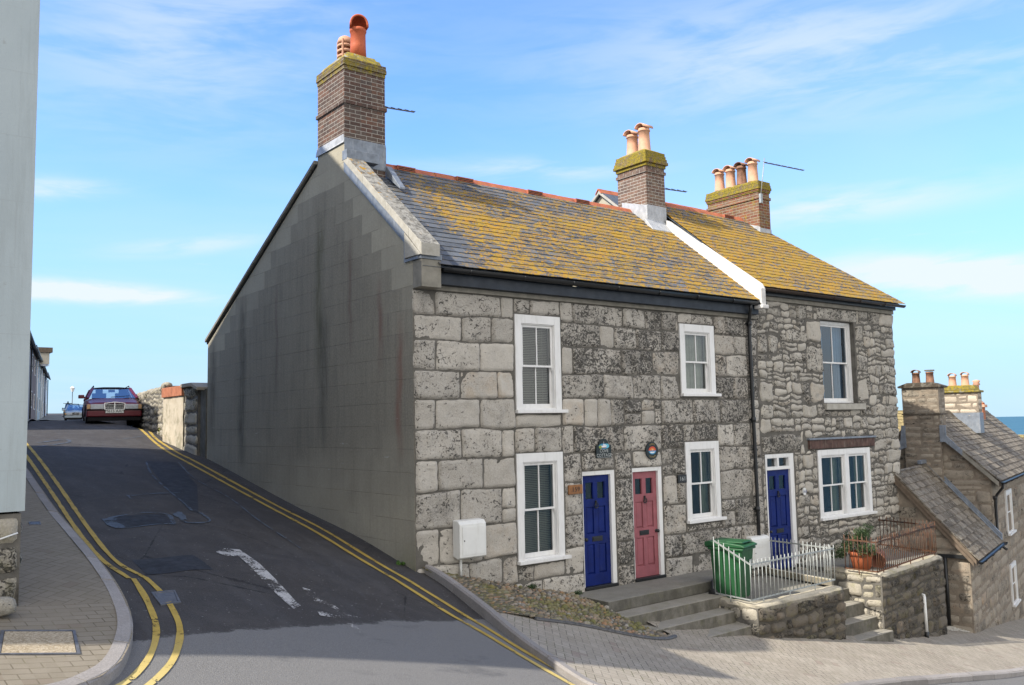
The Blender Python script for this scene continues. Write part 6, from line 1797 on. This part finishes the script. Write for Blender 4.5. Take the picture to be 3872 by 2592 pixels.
for a, b, cn, zt in TE:
    t = thing('terraced_house', (tline(a), a, float(gz(tline(a), a))), lbl[a], 'house', 'terraced houses up the lane')
    A = Vector((tline(a) if a > 20 else -4.75, a)); B = Vector((tline(b) if b < 30 or b > 39 else tline(b), b)); w = Vector((-6, 1.2))
    m = MB(); m.prism([(A.x, A.y+.02, 1), (B.x, B.y-.02, 1), (B.x+w.x, B.y+w.y, 1), (A.x+w.x, A.y+w.y, 1)], (0, 0, zt-1)); m.build('wall', tm[cn], t)
    d = (B-A).normalized(); n_ = Vector((d.y, -d.x))
    m = MB(); e = n_*.22
    P = lambda q, s, z: (q.x+n_.x*s, q.y+n_.y*s, z)
    m.add([P(A, .28, zt-.05), P(B, .28, zt-.05), P(B, -3, zt+1.9), P(A, -3, zt+1.9), P(B, -6.2, zt-.05), P(A, -6.2, zt-.05)], [(0, 1, 2, 3), (3, 2, 4, 5)]); m.add([P(A, .28, zt-.06), P(A, -3, zt+1.89), P(A, -6.2, zt-.06)], [(0, 1, 2)]); m.build('roof', M['plainslate'], t)
    m = MB(); m.bar(P(A, .32, zt-.06), P(B, .32, zt-.06), .12, .10); m.build('gutter', M['black'], t)
    if a > 30:
        fr_, gl_ = MB(), MB()
        for f in (.25, .7):
            for z in (zt-4.2, zt-1.6):
                c = A+(B-A)*f
                p, q = c-d*.45, c+d*.45
                fr_, gl_ = MB(), MB()
                fr_.prism([P(p, -.02, z), P(q, -.02, z), P(q, .05, z), P(p, .05, z)], (0, 0, 1.2))
                gl_.prism([P(p+d*.1, .03, z+.1), P(q-d*.1, .03, z+.1), P(q-d*.1, .06, z+.1), P(p+d*.1, .06, z+.1)], (0, 0, 1.0))
                gl_.build('pane', M['darkin'], fr_.build('window', M['white'], t))
        c = A+(B-A)*.96; m = MB(); m.tube([P(c, .1, zt-.1), P(c, .1, zt-5.2)], .05, 6); m.build('downpipe', M['white'] if cn in ('brown', 'pale') else M['black'], t)
    if a == 68:
        m = MB(); m.box(6.55, 7.75, 71.4, 72.6, 8.0, 9.1); k_ = m.build('chimney', tm['cream'], t)
        m = MB(); m.box(6.4, 7.95, 71.2, 72.8, 9.0, 9.42); m.build('stack_head', M['timber'], k_)
surf('pavement', [(-4.6, 17), (-2.6, 17.2), (tline(38)+1.2, 38), (tline(55)+1.3, 55), (tline(60)+2.4, 60), (tline(68)+2.8, 68), (tline(80)+2.2, 80), (tline(106)+1.5, 106), (tline(106), 106), (tline(38), 38)], lambda x, y: gz(x, y)+.08, M['platform'], None, 1.2, kind='structure')
for (p, q, lb_) in (((.05, 44.6, 7.15), 1, 'pale oval street lamp head sticking out beyond the edge of the painted building'), ((4.45, 54.9, 6.75), 2, 'pale oval street lamp head on the brown terraced house')):
    t = thing('wall_lamp', p, lb_, 'street lamp')
    m = MB(); m.lathe([(0, -.05), (.20, -.035), (.34, 0), (.2, .05), (0, .07)], p, 16); m.build('lamp_head', M['white'], t)
    m = MB(); m.tube([(p[0]-.9, p[1]+.1, p[2]-.1), (p[0], p[1], p[2])], .03, 6); m.build('bracket', M['galv'], t)
# lamp post on the crest
lx, ly = 19.3, 119.4; lz = float(gz(lx, ly))
t = thing('lamp_post', (lx, ly, lz), 'old style lantern lamp post standing on the crest of the lane', 'lamp post')
m = MB(); m.tube([(lx, ly, lz-.2), (lx, ly, lz+1.0), (lx, ly, lz+1.05), (lx, ly, 7.7)], [.09, .09, .055, .045], 8); m.build('post', M['black'], t)
m = MB(); m.tube([(lx-1.1, ly, 6.15), (lx, ly, 6.15)], .04, 6); m.box(lx-.2, lx, ly-.1, ly+.1, 5.5, 5.95); m.build('arm', M['black'], t)
m = MB(); m.lathe([(.12, 7.7), (.30, 8.2), (.34, 8.22), (.10, 8.42), (0, 8.5)], (lx, ly, 0), 6, sm=False); m.build('lantern', M['white'], t)
# ------------------------------------------------------------------ cars
M['tyre'] = plain('tyre_rubber', (.012,.012,.013), .8, .2)
M['lens'] = plain('headlamp_lens', (.42,.44,.46), .15, .6, var=.2, scale=12)
M['amber'] = plain('indicator_lens', (.5,.30,.14), .3, .5)
M['chrome'] = plain('chrome_trim', (.6,.6,.6), .2, .5, metallic=.8)
def carpaint(n, c): 
    m = NT(n, .38, .4); m.col(c); m.set('Coat Weight', .12); m.set('Coat Roughness', .12); return m.mat
def car(name, loc, rot, paint, label, W=1.74, L=4.6, Hr=1.40, detail=True, plate=None, pitch=0., body_z=.92, shut=None):
    t = thing(name, loc, label, 'car', 'cars parked up the lane', rot); t.rotation_euler = (pitch, 0, rot)
    MB.WORLD = False
    hw = W/2
    # lower body lofted along its length
    st = [(-.02, .80, .28, .70), (.05, .93, .24, .745), (.35, .975, .22, .80), (.9, .99, .20, .865), (1.35, 1., .19, .915), (2.2, 1., .18, .93), (3.2, 1., .18, .95), (4.0, .99, .20, .96), (L-.25, .96, .24, .95), (L, .88, .30, .90)]
    m = MB(); prof = lambda w, z0, z1: [(0, z0), (w*.86, z0), (w*.97, z0+.12), (w, z0+.30), (w*.995, z1-.17), (w*.95, z1-.05), (w*.84, z1), (w*.4, z1+.018), (0, z1+.022)]
    vs = []; K = 9
    for y, w, z0, z1 in st:
        pr_ = prof(hw*w, z0, z1)
        vs += [(x, y, z) for x, z in pr_]+[(-x, y, z) for x, z in pr_[-2:0:-1]]
    N = 2*K-2; fs = []
    for i in range(len(st)-1):
        for k in range(N): fs.append((i*N+k, i*N+(k+1) % N, (i+1)*N+(k+1) % N, (i+1)*N+k)[::-1])
    fs += [tuple(range(N)), tuple((len(st)-1)*N+i for i in range(N))[::-1]]
    m.add(vs, fs, 0, True)
    b = m.build('body', paint, t)
    mo = b.modifiers.new('soft', 'SUBSURF'); mo.levels = mo.render_levels = 1
    # greenhouse
    bz, rz_ = body_z, Hr
    base = [(-.82*hw/.87, 1.28), (.82*hw/.87, 1.28)]
    P = {'a': (hw*.90, 1.22, bz), 'b': (hw*.70, 1.98, rz_-.03), 'c': (hw*.70, L-.55, rz_-.03), 'd': (hw*.88, L-.08, bz), 'e': (hw*.92, 2.6, bz)}
    def mir(p): return (-p[0], p[1], p[2])
    m = MB()
    A, B, C_, D_ = P['a'], P['b'], P['c'], P['d']
    # roof
    rv = []
    for y in (1.98, 2.6, 3.4, L-.55):
        for x in (-.70, -.62, -.3, .3, .62, .70): rv.append((x*hw, y, rz_-(.03 if abs(x) > .65 else .005 if abs(x) > .5 else -.015)))
    fs = []
    for j in range(3):
        for i in range(5): k = j*6+i; fs.append((k, k+1, k+7, k+6))
    m.add(rv, fs, 0, True)
    for s in (1, -1):
        S_ = lambda p: (p[0]*s, p[1], p[2])
        m.bar(S_(A), S_(B), .07, .06); m.bar(S_(B), S_(C_), .06, .06); m.bar(S_(C_), S_(D_), .10, .08)
        for y in (2.45, 3.35): m.bar((hw*.90*s, y, bz), (hw*.70*s, y, rz_-.03), .07, .05)
    m.build('roof', paint, t)
    g = MB()
    g.add([A, mir(A), mir(B), B], [(0, 1, 2, 3)]); g.add([D_, mir(D_), mir(C_), C_], [(0, 3, 2, 1)])
    for s in (1, -1):
        S_ = lambda p: (p[0]*s, p[1], p[2]); g.add([S_(A), S_(B), S_(C_), S_(D_)], [(0, 1, 2, 3)])
    g.build('windows', M['carglass'], t)
    m = MB(); m.box(-hw*.85, hw*.85, 1.3, L-.1, .5, bz-.12)
    for s in (-1, 1): m.box(s*.36-.22, s*.36+.22, 2.35, 2.5, bz-.2, bz+.20); m.box(s*.36-.11, s*.36+.11, 2.38, 2.48, bz+.2, bz+.33)
    m.build('seats', M['darkin'], t)
    # wheels
    for s in (-1, 1):
        for y in (.82, L-1.0):
            m = MB(); m.lathe([(.0, -.10), (.28, -.10), (.315, -.07), (.315, .07), (.28, .10), (0, .10)], (0, 0, 0), 24)
            X = Matrix.Translation((s*(hw-.12), y, .315)) @ Matrix.Rotation(PI/2, 4, 'Y'); m.xform(X)
            w = m.build('wheel', M['tyre'], t)
            m = MB(); m.lathe([(0, .105*s), (.12, .112*s), (.20, .104*s)], (0, 0, 0), 16); m.xform(X); m.build('hub', M['galv'], w)
            m = MB(); m.tube([(s*(hw-.02), y+.36*math.cos(a), .315+.36*math.sin(a)) for a in [PI*k/10 for k in range(11)]], .03, 6); m.build('wheel_arch', M['tyre'], w)
    # front
    m = MB(); m.prism([(-hw*.96, -.07, .30), (hw*.96, -.07, .30), (hw*1.0, .14, .30), (-hw*1.0, .14, .30)], (0, 0, .20)); m.build('bumper', paint, t, bevel=.03)
    m = MB(); m.box(-hw*.93, hw*.93, -.03, .1, .17, .30); m.box(-hw*.97, hw*.97, -.075, .1, .495, .515); m.build('lower_grille', M['tyre'], t)
    zl = .62
    for s in (-1, 1):
        m = MB(); m.box(s*hw*.60-.20, s*hw*.60+.20, -.045, .1, zl-.085, zl+.075); h_ = m.build('headlight', M['lens'], t, bevel=.015)
        m = MB(); m.box(s*hw*.90-.055, s*hw*.90+.055, -.02, .14, zl-.08, zl+.07); m.build('indicator', M['amber'], h_, bevel=.01)
        m = MB(); m.box(s*(hw+.10)-.09, s*(hw+.10)+.09, 1.42, 1.52, bz+.0, bz+.12); m.bar((s*(hw*.93), 1.48, bz+.03), (s*(hw+.05), 1.48, bz+.04), .05); m.build('wing_mirror', paint, t, bevel=.02)
    m = MB(); m.box(-.26, .26, -.03, .1, zl-.10, zl+.10, 0)
    gr = m.build('grille', M['tyre'], t)
    m = MB(); m.prism([(-.29, -.05, zl-.12), (.29, -.05, zl-.12), (.31, -.05, zl+.10), (.22, -.05, zl+.135), (-.22, -.05, zl+.135), (-.31, -.05, zl+.10)], (0, .02, 0)) if False else None
    for a, b2 in (((-.28, zl-.12), (.28, zl-.12)), ((.28, zl-.12), (.30, zl+.10)), ((.30, zl+.10), (.0, zl+.14)), ((0, zl+.14), (-.30, zl+.10)), ((-.30, zl+.10), (-.28, zl-.12)), ((0, zl-.12), (0, zl+.14))):
        m.bar((a[0], -.05, a[1]), (b2[0], -.05, b2[1]), .022)
    for k in range(4): m.bar((-.28, -.045, zl-.075+k*.045), (.28, -.045, zl-.075+k*.045), .008)
    m.build('grille_surround', M['chrome'], gr)
    if plate:
        m = MB(); m.box(-.27, .27, -.10, -.08, .415, .53); p_ = m.build('number_plate', plain('plate_white', (.72,.72,.68), .4, .4, var=.02), t)
        m = MB(); text_mesh(m, plate, 0, .472, .125, -.101, depth=.003, sx=.98); m.build('plate_lettering', M['tyre'], p_)
    if detail:
        m = MB()
        for s in (-1, 1): m.tube([(s*hw*.66, 2.0, rz_), (s*hw*.66, 2.1, rz_+.06), (s*hw*.66, L-.9, rz_+.06), (s*hw*.66, L-.7, rz_)], .015, 6)
        m.build('roof_rail', M['tyre'], t)
        m = MB(); m.bar((-.05, 1.20, bz+.035), (.55, 1.30, bz+.08), .02); m.box(-.10, .10, 1.86, 1.9, rz_-.16, rz_-.08); m.build('wiper', M['tyre'], t)
    MB.WORLD = True
    return t
def at_ground(x, y, dz=.0): return (x, y, float(rz(x, y))+dz)
car('parked_car', at_ground(.12, 18.4, -.07), R(-10.5), carpaint('dark_red_car_paint', (.12,.008,.016)), 'dark red estate car with a chrome grille parked against the rubble wall', W=1.66, L=4.6, Hr=1.30, plate='M615 AAH', pitch=R(.3))
car('parked_car', at_ground(9.0, 67.0), R(-11), carpaint('silver_blue_car_paint', (.34,.40,.44)), 'silver blue hatchback parked behind the dark red estate', W=1.68, L=3.9, Hr=1.42, detail=False)
car('parked_car', at_ground(14.93, 97.9), R(-13), carpaint('black_car_paint', (.01,.011,.013)), 'black hatchback parked furthest up the lane', W=1.72, L=4.0, Hr=1.5, detail=False)
# a person walking beyond the furthest car
def person(x, y, label):
    z = float(rz(x, y))
    t = thing('person', (x, y, z), label, 'person')
    J = {'pel': (0, 0, .95), 'waist': (0, 0, 1.12), 'chest': (.02, 0, 1.36), 'neck': (.03, 0, 1.50), 'head': (.05, 0, 1.62), 'top': (.05, 0, 1.74),
         'lh': (-.02, .09, .90), 'lk': (.12, .10, .50), 'la': (.05, .10, .08), 'lt': (.20, .10, .04), 'rh': (-.02, -.09, .90), 'rk': (-.02, -.10, .50), 'ra': (-.25, -.10, .12), 'rt': (-.14, -.10, .04),
         'ls': (.01, .19, 1.42), 'le': (-.08, .25, 1.15), 'lw': (.05, .24, .92), 'rs': (.01, -.19, 1.42), 're': (.06, -.25, 1.15), 'rw': (.25, -.22, 1.0)}
    E = [('pel','waist'),('waist','chest'),('chest','neck'),('neck','head'),('head','top'),('pel','lh'),('lh','lk'),('lk','la'),('la','lt'),('pel','rh'),('rh','rk'),('rk','ra'),('ra','rt'),('chest','ls'),('ls','le'),('le','lw'),('chest','rs'),('rs','re'),('re','rw')]
    rad = dict(pel=.15, waist=.13, chest=.16, neck=.06, head=.10, top=.07, lh=.10, rh=.10, lk=.065, rk=.065, la=.045, ra=.045, lt=.04, rt=.04, ls=.08, rs=.08, le=.05, re=.05, lw=.035, rw=.035)
    names = list(J); me = bpy.data.meshes.new('body'); me.from_pydata([J[k] for k in names], [(names.index(a), names.index(b)) for a, b in E], [])
    me.materials.append(plain('dark_walking_clothes', (.02,.03,.032), .9, .1))
    o = bpy.data.objects.new('body', me); COL.objects.link(o); o.parent = t
    sk = o.modifiers.new('skin', 'SKIN'); o.modifiers.new('s', 'SUBSURF').levels = 1
    for i, k in enumerate(names):
        v = me.skin_vertices[0].data[i]; v.radius = (rad[k], rad[k])
    me.skin_vertices[0].data[0].use_root = True
    return t
pw = person(15.5, 102.8, 'person in dark clothing walking at the roadside beside the black hatchback')
pw.rotation_euler = (0, 0, R(-110))

# ------------------------------------------------------------------ camera
F_, CX, CY, ROLL, HY = 2030., 1171., 784., .02, 186.6
up = Vector((-ROLL, -1, HY/F_)).normalized()
dX = Vector(((3800-CX)/F_, (CY+HY-ROLL*(3800-CX)-CY)/F_, 1)).normalized()
dX = (dX-up*dX.dot(up)).normalized()
dY = up.cross(dX)
if dY.z < 0: dY = -dY
Rm = Matrix((dX, dY, up))            # image axes (right, down, forward) -> world
right_, down_, fwd = Rm.col[0], Rm.col[1], Rm.col[2]
cam = bpy.data.cameras.new('camera'); co = bpy.data.objects.new('camera', cam); COL.objects.link(co)
mw = Matrix((( right_.x, -down_.x, -fwd.x), (right_.y, -down_.y, -fwd.y), (right_.z, -down_.z, -fwd.z))).to_4x4()
mw.translation = Vector((-7.232, -11.815, 2.187))
co.matrix_world = mw
cam.sensor_width = 36; cam.lens = 36*F_/2342; cam.clip_start = .1; cam.clip_end = 60000
sc.camera = co

# ------------------------------------------------------------------ light and sky
sd_ = Vector((-2.0, .30, 1.9)).normalized()
sun = bpy.data.lights.new('sun', 'SUN'); sun.energy = 2.9; sun.angle = R(.6); sun.color = (1, .94, .84)
so = bpy.data.objects.new('sun', sun); COL.objects.link(so)
so.rotation_euler = sd_.to_track_quat('Z', 'Y').to_euler(); so.location = (0, 0, 30)
w = bpy.data.worlds.new('World'); sc.world = w; w.use_nodes = True
nt = w.node_tree; N = nt.nodes; Lk = nt.links
bg = N['Background']
sky = N.new('ShaderNodeTexSky'); sky.sky_type = 'NISHITA'; sky.sun_disc = False
sky.sun_elevation = math.asin(sd_.z); sky.sun_rotation = math.atan2(sd_.x, sd_.y)
sky.altitude = 50; sky.air_density = 1.; sky.dust_density = .0; sky.ozone_density = 3.0
class WN(NT):
    def __init__(s, t): s.t = t; s.n = t.nodes; s.l = t.links
k = WN(nt)
tc = N.new('ShaderNodeTexCoord').outputs['Generated']
s = k.sep(tc)
den = k.math('ADD', k.math('MAXIMUM', s[2], 0.), .10)
px = k.math('DIVIDE', s[0], den); py = k.math('DIVIDE', s[1], den)
P = k.comb(px, py, 0.)
# long wind drawn streaks of cirrus
Q = k.map(P, (.40, 1.0, 1), (0, 0, R(34)))
c1n = k.noise(Q, .95, 6, .5, .5)
c2n = k.noise(k.map(P, (.25, .5, 1), (0, 0, R(20)), (3.1, 1.7, 0)), 1.0, 3, .5)
cl = k.math('ADD', k.math('MULTIPLY', c1n, .62), k.math('MULTIPLY', c2n, .45))
cl = k.math('MULTIPLY', k.rng(cl, .46, .66, 0, .5, True), k.rng(s[1], -.4, .2, 1, .35))
az = k.math('MULTIPLY', k.math('ARCTAN2', s[0], s[1]), 180/PI); el = k.math('MULTIPLY', k.math('ARCSINE', s[2]), 180/PI)
fine = k.noise(k.comb(k.math('MULTIPLY', az, .11), k.math('MULTIPLY', el, .55), 0.), 1.0, 5, .62, .5)
fine2 = k.noise(k.comb(k.math('MULTIPLY_ADD', el, .05, k.math('MULTIPLY', az, .05)), k.math('MULTIPLY_ADD', az, -.05, k.math('MULTIPLY', el, .32)), 3.), 1.0, 4, .6, .4)
tex = k.rng(k.math('MULTIPLY_ADD', fine, .5, k.math('MULTIPLY', fine2, .5)), .36, .62, .12, 1., True)
feat = None
for a0, e0, wa, we, tilt, amp in ((17, 23.5, 11, 6, .1, .5), (58, 21.5, 17, 4.2, -.05, .62), (10.5, 13.9, 4.5, .55, .02, 1.1), (12, 8.15, 6., .55, -.03, 2.4), (17.5, 11.2, 4.5, .6, .12, .7),
        (66, 7.9, 8, 1.1, -.12, 2.2), (39, 16.2, 7.5, .7, -.03, .7), (58, 12.8, 9, 1.0, .02, .9)):
    da = k.math('SUBTRACT', az, float(a0)); de = k.math('SUBTRACT', k.math('SUBTRACT', el, float(e0)), k.math('MULTIPLY', da, float(tilt)))
    r2 = k.math('ADD', k.math('POWER', k.math('DIVIDE', da, float(wa)), 2.), k.math('POWER', k.math('DIVIDE', de, float(we)), 2.))
    g_ = k.math('MULTIPLY', k.math('EXPONENT', k.math('MULTIPLY', r2, -1.)), amp)
    feat = g_ if feat is None else k.math('ADD', feat, g_)
cl = k.math('MAXIMUM', cl, k.math('MULTIPLY', feat, tex, clamp=True))
# horizontal banks low in the sky
low = k.noise(k.map(tc, (2.2, 2.2, 17)), 1.6, 6, .6, .35)
lowm = k.math('MULTIPLY', k.rng(low, .60, .75, 0, .4, True), k.math('MULTIPLY', k.rng(s[2], .04, .10), k.rng(s[2], .24, .36, 1, 0)))
cm = k.math('MAXIMUM', cl, lowm)
lift = k.mix(k.rng(s[2], -.02, .40, .75, 0), sky.outputs[0], (0, 0, 0))
skyc = k.mix(1., sky.outputs[0], (.60, .80, 1.06), 'MULTIPLY')
skyc = k.mix(k.rng(s[2], -.02, .38, .92, 0., True), skyc, (1.48, 2.2, 2.88))
col = k.mix(k.math('MINIMUM', cm, .92), skyc, (2.75, 3.0, 3.2))
# a broad bank of white cloud added behind the camera to brighten shaded fronts
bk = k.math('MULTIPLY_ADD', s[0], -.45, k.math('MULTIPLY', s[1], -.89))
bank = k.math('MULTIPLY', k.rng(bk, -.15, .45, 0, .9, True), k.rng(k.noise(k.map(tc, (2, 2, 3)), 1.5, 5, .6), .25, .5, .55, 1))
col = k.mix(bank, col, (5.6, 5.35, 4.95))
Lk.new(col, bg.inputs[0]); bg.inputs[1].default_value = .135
sc.view_settings.view_transform = 'Standard'; sc.view_settings.look = 'None'; sc.view_settings.exposure = 1.25; sc.view_settings.gamma = 1
sc.render.engine = 'CYCLES'
sc.cycles.max_bounces = 6; sc.cycles.transparent_max_bounces = 12
